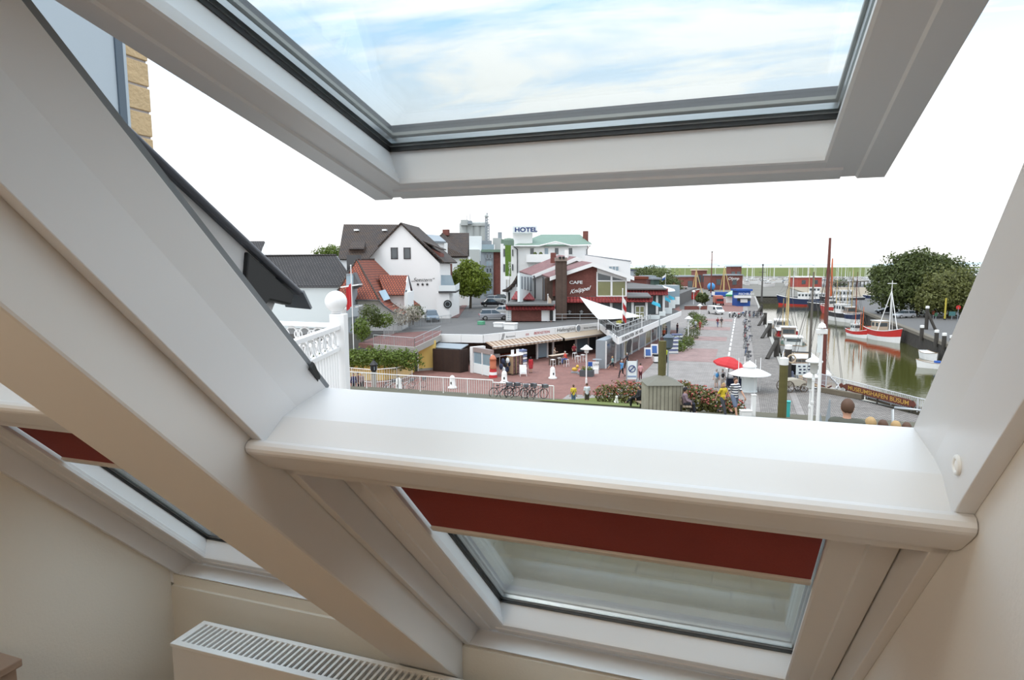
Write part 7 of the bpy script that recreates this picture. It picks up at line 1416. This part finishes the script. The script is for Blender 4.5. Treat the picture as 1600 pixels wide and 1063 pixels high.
def boat(name, label, P, rz, L, B, H, mu, ml, md=None, group=None, sheer=.5, house=None, masts=(), rail=False, cat='boat', stays=True, split=.45):
    t = thing(name, label, cat, P, rz, group); bu, bl = MB(), MB(); rows = hull(bu, bl, L, B, H, sheer, split); bu.build('hull', mu, t, local=True); bl.build('bottom', ml, t, local=True)
    b = MB(); o = [V(x, -w_ * .97, z - .12) for x, w_, z in rows] + [V(x, w_ * .97, z - .12) for x, w_, z in rows]; k = len(rows); b.add(o, [(i, i + 1, k + i + 1, k + i) for i in range(k - 1)]); b.build('deck', md or m_deck, t, local=True)
    b = MB()
    for s_ in (-1, 1): b.tube([V(x * 1.05, s_ * w_, z) for x, w_, z in rows], .05 * (L / 12) + .02, 5)
    b.build('gunwale', m_hwh if mu != m_hwh else m_deck, t, local=True)
    if house:
        for j, (x0, x1, w_, z0, z1, mh) in enumerate(house):
            hs = MB().box((x0, -w_ / 2, z0), (x1, w_ / 2, z1)).build('wheelhouse', mh, t, local=True, bevel=.05); MB().box((x0 - .15, -w_ / 2 - .12, z1), (x1 + .15, w_ / 2 + .12, z1 + .09)).build('house_roof', m_hwh, hs, local=True)
            nw = max(2, int((x1 - x0) / .9))
            for i in range(nw):
                cx = x0 + (x1 - x0) * (i + .5) / nw; hw_ = (x1 - x0) / nw * .32
                for s_ in (-1, 1): MB().box((cx - hw_, s_ * w_ / 2 - .02, z0 + (z1 - z0) * .5), (cx + hw_, s_ * w_ / 2 + .02, z0 + (z1 - z0) * .85)).build('house_window', m_win, hs, local=True)
            for xx in (x0, x1): MB().box((xx - .02, -w_ * .4, z0 + (z1 - z0) * .5), (xx + .02, w_ * .4, z0 + (z1 - z0) * .85)).build('house_window', m_win, hs, local=True)
    for (x, hh, r, mm) in masts:
        b = MB(); b.tube([(x, 0, H * .4), (x, 0, hh * .6), (x + .02 * hh * .2, 0, hh)], [r, r * .9, r * .5], 8); b.build('mast', mm, t, local=True)
        if stays:
            b = MB()
            for s_ in (-1, 1):
                for dx in (-.6, .5): b.tube([(x + dx, s_ * B * .47, H), (x, 0, hh * .88)], .022, 3, False)
            b.tube([(L * .5, 0, H + sheer), (x, 0, hh * .85)], .022, 3, False); b.tube([(-L * .46, 0, H + sheer * .4), (x, 0, hh * .85)], .022, 3, False); b.build('rigging', m_rig, t, local=True)
    if rail:
        b = MB()
        for s_ in (-1, 1):
            pts = [V(x, s_ * w_ * .96, z + .6) for x, w_, z in rows]; b.tube(pts, .02, 4)
            for x, w_, z in rows: b.tube([(x, s_ * w_ * .96, z - .05), (x, s_ * w_ * .96, z + .6)], .015, 3)
        b.build('guard_rail', m_metal, t, local=True)
    return t
NORTH = PI / 2
def wp(px, py): return G(px, py, ZW)
# far side of the basin
P = wp(1404, 534); t = boat('fishing_cutter', 'red and white fishing cutter with white tripod mast at the far quay', V(23.6, P.y + 1, ZW), -NORTH - .15 + PI * .0 + .55, 8.6, 3.0, 1.75, m_hred, m_hwh, house=[(-2.6, -.4, 1.7, 1.5, 3.3, m_aw1)], masts=[(1.2, 10.4, .10, m_hwh)], sheer=.75, stays=False)
b = MB()
for x, y in ((3.4, 0), (.0, 1.35), (.0, -1.35)): b.tube([(x, y, 1.7), (1.2, 0, 8.6)], .075, 6)
b.tube([(.2, 0, 9.9), (2.2, 0, 9.9)], .05, 5); b.tube([(1.2, -.8, 9.9), (1.2, .8, 9.9)], .05, 5); b.build('tripod', m_hwh, t, local=True)
P = wp(1352, 527); t = boat('small_cutter', 'small red topped white boat with orange masts beside the red cutter', P + V(-1.2, 0, 0), -NORTH + .4, 5.6, 2.1, 1.1, m_hred, m_hwh, house=[(-1.6, -.3, 1.1, 1.0, 2.2, m_w2)], masts=[(.6, 4.6, .09, m_org), (1.3, 5.6, .09, m_org), (-1.0, 6.8, .07, m_org)], sheer=.5)
P = wp(1372, 505); boat('black_cutter', 'dark blue hulled cutter with brown deckhouse behind the red cutter', V(24.0, P.y, ZW), -NORTH + .2, 10, 3.2, 1.9, m_hbl, m_hwh, house=[(-3, -.6, 2.0, 1.6, 3.4, m_cab)], masts=[(1.6, 11.5, .10, m_mastb), (-3.6, 9, .08, m_masty)])
P = wp(1336, 504); boat('black_trawler', 'black hulled trawler with white wheelhouse farther along the far quay', P + V(-1.6, 2, 0), -NORTH + .45, 11, 3.6, 2.0, m_hbk, m_hwh, house=[(-3.2, -.4, 2.3, 1.8, 3.9, m_hwh)], masts=[(1.8, 12, .10, m_masty), (-4, 10, .08, m_masty)])
P = wp(1303, 491); boat('red_trawler', 'small red trawler with tangled nets on deck', P, -NORTH + .3, 11, 3.6, 2.0, m_hred, m_hred, house=[(-3.4, -1.0, 2.2, 1.8, 3.6, m_hwh)], masts=[(1.0, 9, .10, m_masty), (3, 6.5, .08, m_masty)])
P = wp(1463, 576); boat('rowing_boat', 'white rowing boat with blue seat afloat near the far quay', P, PI - .25, 4.3, 1.6, .75, m_hwh, m_hwh, m_w2, sheer=.3); t = thing('boat_cushion', 'blue box lying in the white rowing boat', 'box', P + V(.1, 0, .66)); MB().box((-.35, -.3, 0), (.35, .3, .32)).build('box', m_blue, t, local=True, bevel=.03)
P = wp(1484, 566); boat('rowing_boat', 'white dinghy moored behind the rowing boat with blue seat', V(min(P.x, 24.9), P.y + 2, ZW), -NORTH + .15, 4.4, 1.7, .9, m_hwh, m_hwh, m_w2, sheer=.3)
# near side, along the promenade
P = wp(1215, 560); boat('white_ketch', 'white hulled boat with green deck gear moored behind the dark piles', V(QX + 2.3, 95, ZW), NORTH + PI, 9.5, 3.4, 2.3, m_hwh, m_hbk, mat('green_net', rgb(70, 92, 74, 1.2), .9, var=.4, vs=4), house=[(-2.6, .2, 2.2, 2.2, 3.3, m_hwh)], rail=True)
boat('red_canopy_boat', 'boat with red canopy and yellow masts moored beyond the white one', V(QX + 2.2, 107, ZW), NORTH + PI, 10, 3.4, 2.2, m_hwh, m_hbk, house=[(-3, 1.5, 2.8, 2.1, 3.2, m_redc), (2.0, 3.6, 2.0, 2.1, 3.9, m_cab)], masts=[(.5, 12.5, .12, m_masty), (-3.6, 9.5, .09, m_masty)])
boat('white_launch', 'white launch moored beyond the red canopy boat', V(QX + 2.2, 121, ZW), NORTH + PI, 9, 3.2, 2.2, m_hwh, m_hwh, house=[(-2.6, 1.6, 2.3, 2.1, 3.6, m_hwh)], rail=True, masts=[(2.2, 7.5, .07, m_masty)])
boat('brown_barge', 'dark sailing barge with tall brown mast behind the white masts', V(QX + 2.4, 81.0, ZW), NORTH + PI + .03, 13, 4.2, 1.9, m_hbk, m_hwh, house=[(-1.2, 2.0, 2.4, 1.8, 2.6, m_cab)], masts=[(5.4, 12.4, .14, mat('grey_mast', rgb(110, 104, 96, 1.2), .6))], sheer=.8, rail=True)
P = G(1283, 592, 0); mst = V(QX + 3.6, 64.0, ZW); q = onY(1286, 592, 64.0)
boat('brown_mast_ketch', 'old sailing vessel with very tall red-brown mast near the railing', V(q.x, 67.5, ZW), -NORTH, 11, 3.6, 1.7, m_hbk, m_hwh, house=[(-3.4, -1.0, 2.2, 1.6, 2.5, m_cab)], masts=[(3.5, D(1288, 374, 60.3).z - ZW, .20, m_mastb)], sheer=.7, rail=True)
b_ = bpy.data.objects['brown_mast_ketch']
t = thing('bowsprit', None, None); t.parent = b_; ROOTM[t.name] = ROOTM[b_.name]; MB().tube([(4.6, 0, 2.0), (7.6, .2, 2.9)], [.10, .06], 7).build('spar', m_mastb, t, local=True)
# far end ships
P = wp(1245, 470); t = boat('blue_coaster', 'navy and white coaster across the far end of the basin', V(P.x, 228, ZW), PI - .1, 16, 4.6, 2.2, m_hbl, m_hred, house=[(-6, 2.0, 3.2, 2.1, 4.0, m_hwh), (-4.5, -1.2, 2.8, 4.0, 5.8, m_hwh)], split=.2, masts=[(3.5, 13, .12, m_hwh), (-1.2, 12, .12, m_masty), (-2.6, 11, .10, m_masty)], sheer=1.2, rail=True)
boat('black_tug', 'low black tug in front of the navy coaster', V(wp(1285, 478).x, 203, ZW), PI + .15, 13, 4, 2.0, m_hbk, m_hbk, house=[(-4, .5, 2.6, 1.9, 4.0, m_hwh)], masts=[(1.4, 9, .1, m_org)], rail=True); boat('orange_crane_ship', 'working ship with orange crane post behind the tug', V(wp(1290, 470).x, 221, ZW), PI, 12, 4, 3.0, m_hbk, m_hbk, house=[(-3, 2, 3, 2.8, 5.2, m_hwh)], masts=[(3.0, 15, .35, m_org), (-2, 11, .1, m_hwh)])
boat('grey_patrol_boat', 'pale blue and grey boat behind the large tree edge', V(wp(1358, 470).x, 232, ZW), PI + .1, 14, 4, 3, m_hbl, m_hbl, house=[(-4, 3, 2.8, 2.8, 5.6, m_w2)], masts=[(0, 13, .1, m_hwh), (3, 11, .08, m_hwh)], rail=True)
# ================================================================== far harbour
def shed(label, x0, x1, yt, yb, d, mw, mr, name='harbour_shed', depth=10, ang=0):
    t = thing(name, label, 'shed', D((x0 + x1) / 2, 430, d)); f_ = FP(d, ang); A_ = f_.hit(x0, yb); z1 = f_.hit(x0, yt).z; u0 = (f_.hit(x0, yb) - f_.A).dot(f_.u); u1 = (f_.hit(x1, yb) - f_.A).dot(f_.u); u0, u1 = min(u0, u1), max(u0, u1)
    b = MB(); fbox(b, f_, u0, u1, 0, z1, -depth, 0); b.build('wall', mw, t); b = MB(); fbox(b, f_, u0 - .4, u1 + .4, z1, z1 + .5, -depth - .4, .4); b.build('roof', mr, t)
    k = max(2, int((u1 - u0) / 5))
    for i in range(k): c = u0 + (u1 - u0) * (i + .5) / k; b = MB(); fbox(b, f_, c - .9, c + .9, z1 * .35, z1 * .75, 0, .08); b.build('window', m_win, t)
    return t
shed('long red brick boat shed with grey roof below the dike', 1048, 1088, 433, 450, 250, m_brick, m_grey); shed('red brick restaurant with white script lettering by the harbour', 1110, 1160, 431, 445, 280, m_brick, m_grey)
ftext(bpy.data.objects['harbour_shed.001'], FP(279.5), 'Olymp', 1137, 437.5, 4.5, m_white, shear=.3, wide=1.0, off=.3)
shed('red brick pavilion with pale upper floor left of the restaurant', 1089, 1104, 423, 445, 300, m_brick, m_aw1); shed('grey topped control house above the restaurant', 1141, 1158, 417, 440, 330, m_brick, m_zinc, depth=7); shed('long low red shed behind the navy coaster', 1246, 1284, 434, 446, 300, mat('red_shed', rgb(176, 84, 74, 1.2), .8), m_hwh); shed('blue roofed shed behind the dark trees', 986, 1008, 423, 440, 260, m_grey, m_navyc); shed('white roofed halls beyond the big tree', 1500, 1590, 431, 445, 380, m_grey, m_hwh, depth=40); shed('second white hall beyond the big tree', 1490, 1580, 421, 432, 520, m_w2, m_hwh, depth=40); shed('red roofed cottage behind the glazed wing', 990, 1010, 436, 455, 150, m_brick, m_roofo); shed('dark green hut with white windows behind the cottage', 1021, 1030, 437, 455, 165, mat('dark_green_paint', rgb(70, 92, 84, 1.2), .8), m_grey, depth=4); shed('pale pink sided house behind the cafe wing', 1008, 1022, 434, 455, 170, m_roofp, m_grey, depth=6)
t = shed('small blue harbour kiosk with white lettered fascia', 1152, 1172, 455, 476, 168, m_blue, m_blue, 'blue_kiosk', 4); ftext(t, FP(167.5), 'FISCHBUDE', 1154, 461, 3.2, m_white, wide=1.05); wall(t, FP(167.6), [(1149, 462), (1174, 462), (1174, 466), (1149, 466)], m_hwh, 1.2, 'canopy', .6); wall(t, FP(167.7), [(1157, 467.5), (1168, 467.5), (1168, 473), (1157, 473)], m_hwh, .1, 'serving_hatch', .2)
t = thing('market_tent', 'green and white market tent by the blue kiosk', 'tent', D(1145, 460, 185)); L0 = V(t.location.x, t.location.y, 0); 
b = MB(); q = [L0 + V(sx * 1.9, sy * 1.9, 2.4) for sx, sy in ((-1, -1), (1, -1), (1, 1), (-1, 1))]; b.add(q + [L0 + V(0, 0, 3.7)], [(0, 1, 4), (1, 2, 4), (2, 3, 4), (3, 0, 4)]); b.build('roof', mat('mint_cloth', rgb(190, 226, 206, 1.5), .8), t); b = MB(); b.box(L0 + V(-1.9, -1.95, 1.9), L0 + V(1.9, -1.88, 2.4)); b.build('valance', mat('green_cloth', rgb(50, 150, 90, 1.2), .8), t); b = MB(); b.box(L0 + V(-1.8, -1.0, 0), L0 + V(1.8, 1.8, 1.9)); b.build('stall', m_hwh, t)
t = boxt('boat_trailer', 'blue tarpaulin covered trailer beyond the orange truck', 'trailer', at(1124, 466), [('tarpaulin', (-2.4, -1.1, .7), (2.4, 1.1, 2.0), m_blue), ('frame', (-2.5, -1.1, .45), (2.6, 1.1, .7), m_blackm)], .3)
for s_ in (-1, 1): MB().lathe([(.4, s_ * 1.15 - .1), (.4, s_ * 1.15 + .1)], (0, 0, .4), 12, 'Y').build('wheel', m_tyre, t, local=True)
t = thing('blue_buoy', 'large round sky-blue buoy on the quay', 'buoy', V(*at(1111, 455).xy, 0)); MB().ball((0, 0, 1.9), 1.6, 14).build('float', mat('sky_blue_paint', rgb(70, 150, 214, 1.2), .5), t, True, True); MB().lathe([(1.2, 0), (1.2, .4), (.3, .5)], (0, 0, 0), 10).build('stand', m_blackm, t, local=True)
boat('red_dry_hull', 'dark red fishing hull on land behind the glazed wing', V(*at(1073, 468).xy, .3), .2, 7.5, 2.8, 2.4, mat('dark_red_hull', rgb(150, 62, 52, 1.2), .6), m_hred, house=[(-2, 0, 1.8, 2.2, 3.6, m_cab)], group='boats on land'); boat('blue_dry_hull', 'turquoise and white boat on land near the brick shed', V(*at(1058, 452).xy, .3), .4, 7, 2.8, 2.6, mat('turquoise_hull', rgb(80, 170, 200, 1.2), .6), m_blue, house=[(-2, 0, 1.8, 2.2, 4.4, m_blue)], group='boats on land', masts=[(1, 9, .08, m_masty)])
for i, (x, y0, top, d, m, lb) in enumerate(((1111, 450, 394, 250, m_mastb, 'tall brown flag mast among the harbour sheds'), (1190, 470, 414, 190, m_rig, 'dark harbour mast behind the braced piles'), (1131, 450, 416, 240, m_masty, 'leaning yellow derrick mast by the restaurant'), (1087, 455, 420, 230, m_masty, 'yellow derrick mast left of the blue buoy'))):
    p = D(x, y0, d); q = D(x, top, d); t = thing('harbour_mast', lb, 'mast', V(p.x, p.y, 0)); MB().tube([V(p.x, p.y, 0), V(p.x, p.y, q.z)], [.30, .14], 7).build('spar', m, t)
    if m == m_masty: MB().tube([V(p.x, p.y, q.z * .95), V(p.x + 2.5, p.y - 1, .5)], .12, 5).build('boom', m, t); MB().tube([V(p.x, p.y, q.z * .95), V(p.x - 1.5, p.y + 2, .5)], .12, 5).build('stay', m, t)
    else: MB().ball(V(p.x, p.y, q.z), .3, 8).build('truck', m_rig, t); MB().tube([V(p.x - 1, p.y, q.z * .8), V(p.x + 1, p.y, q.z * .8)], .06, 5).build('crosstree', m, t)
# marina masts and cars in front of the dike
yb = boat('moored_yacht', 'white yacht with bare mast in the marina below the dike', V(*D(1240, 430, 330).xy, 0), .3, 8, 2.6, 1.6, m_hwh, m_hwh, m_w2, 'yachts in the marina', house=[(-1.5, 1.2, 1.6, 1.4, 2.2, m_hwh)], masts=[(.5, 11.5, .11, m_hwh)], stays=False); rnd = random.Random(12)
spots = [V(*D(1240, 430, 330).xy, 0)]
def free_spot(x0, x1, d0, d1):
    for _ in range(60):
        p = D(rnd.uniform(x0, x1), 430, rnd.uniform(d0, d1)); p.z = 0
        if all((p - q).length > 10.5 for q in spots) and not (D(1240, 430, 300) - p).length < 0: spots.append(p); return p
for i in range(46):
    p = free_spot(1165, 1372, 316, 395) if i % 2 else free_spot(1165, 1372, 408, 450)
    if p: copy_tree(yb, p, rnd.uniform(0, 6.2), None, None, rnd.uniform(.8, 1.2))
for i in range(14):
    p = free_spot(1000, 1160, 350, 460)
    if p: copy_tree(yb, p, rnd.uniform(0, 6.2), 'white yacht with bare mast behind the brick sheds', None, rnd.uniform(.8, 1.2))
c1 = car('small car parked in the row below the dike', V(*D(1165, 433, 400).xy, 0), .2, (.35, .4, .45), 'hatch', 'cars below the dike'); c2 = car('small car parked in the row below the dike', V(*D(1172, 433, 402).xy, 0), .2, WHI, 'hatch', 'cars below the dike')
for i in range(18): p = D(1179 + i * 7, 433, 398 + rnd.uniform(-6, 6)); copy_tree((c1, c2)[i % 2], V(p.x, p.y, 0), rnd.uniform(-.3, .5))
flat('ground_sand', [(RQX - 3, 236), (RQX + 26, 236), (RQX + 34, 330), (RQX - 6, 330)], .35, mat('sand', rgb(196, 180, 156, 1.9), .95, var=.1), .4, label='sandy shore at the end of the far quay')
jt = thing('timber_jetty', 'long grey timber jetty behind the harbour ships', 'jetty', V(*D(1320, 445, 300).xy, 0)); p, q = D(1292, 445, 290), D(1362, 443, 320); b = MB(); b.prism([V(p.x, p.y, 2.2), V(q.x, q.y, 2.2), V(q.x, q.y + 3, 2.2), V(p.x, p.y + 3, 2.2)], (0, 0, .5)); b.build('deck', mat('grey_timber', (.3, .3, .3)), jt)
for i in range(12): r_ = p.lerp(q, i / 11); MB().tube([V(r_.x, r_.y, 0), V(r_.x, r_.y, 2.4)], .25, 6).build('pile', m_dark, jt)
# far quay traffic
car('silver car parked on the far quay behind the cutter mast', at(1412, 497), LF + .2, SIL, group='far quay cars'); car('dark car beside the trees on the far quay', at(1385, 490), LF, (.06, .07, .08), group='far quay cars')
motorbike('motorcycle with rider on the far quay', at(1440, 496), LF, m_blackm); person('rider in a pale jacket standing by the motorcycle on the far quay', at(1438, 495), LK, 1.8, 'stand', ('palejacket', (210, 200, 200)), BLK, 'dark', vox=.035)
for i, (x, y, m, hh, lb) in enumerate(((1487, 500, mat('teal_sign', rgb(70, 120, 120, 1.2), .6), 1.6, 'teal notice panel under the trees on the far quay'), (1458, 498, m_roofo, 1.5, 'orange warning panel beside the trees'), (1462, 499, mat('green_sign', rgb(60, 110, 80, 1.2), .6), 1.2, 'green bin-like panel beside the orange one'))): boxt('notice_sign', lb, 'sign', at(x, y), [('panel', (-.6 if i == 0 else -.25, -.05, hh * .5), (.6 if i == 0 else .25, .05, hh), m), ('post', (-.05, -.05, 0), (.05, .05, hh * .5), m_grey)], .3)
t = thing('yellow_post', 'slim yellow post in front of the lighter tree', 'post', at(1476, 500)); MB().tube([(0, 0, 0), (0, 0, 4.2)], .16, 8).build('post', mat('yellow_paint', rgb(196, 180, 70, 1.2), .6), t, local=True); MB().lathe([(.2, 0), (.2, .2), (.16, .22)], (0, 0, 0), 8).build('collar', m_blackm, t, local=True)
for i, (x, y, lb) in enumerate(((1114, 472, 'square parking sign beside the young tree'), (1496, 502, 'round traffic sign under the trees on the far quay'))): t = thing('traffic_sign', lb, 'sign', at(x, y)); MB().tube([(0, 0, 0), (0, 0, 2.6)], .05, 6).build('pole', m_grey, t, local=True); b = MB(); b.box((-.45, -.05, 2.0), (.45, 0, 3.0)) if i == 0 else b.lathe([(.02, 0), (.4, 0), (.4, .05), (.02, .05)], (0, -.03, 2.6), 14, 'Y'); b.build('plate', m_hwh if i == 0 else m_hred, t, local=True)
t = boxt('street_wall', 'low brown brick wall beside the far asphalt lot', 'wall', at(1090, 484), [('wall', (-3.2, -.2, 0), (3.2, .2, .9), m_brick), ('cap', (-3.3, -.25, .9), (3.3, .25, 1.0), m_conc)], .35)
flat('ground_lot', [(p.x, p.y) for p in (at(1062, 484), at(1120, 482), at(1120, 464), at(1062, 464))], .02, m_asph, .03, label='asphalt lot beside the glazed wing')
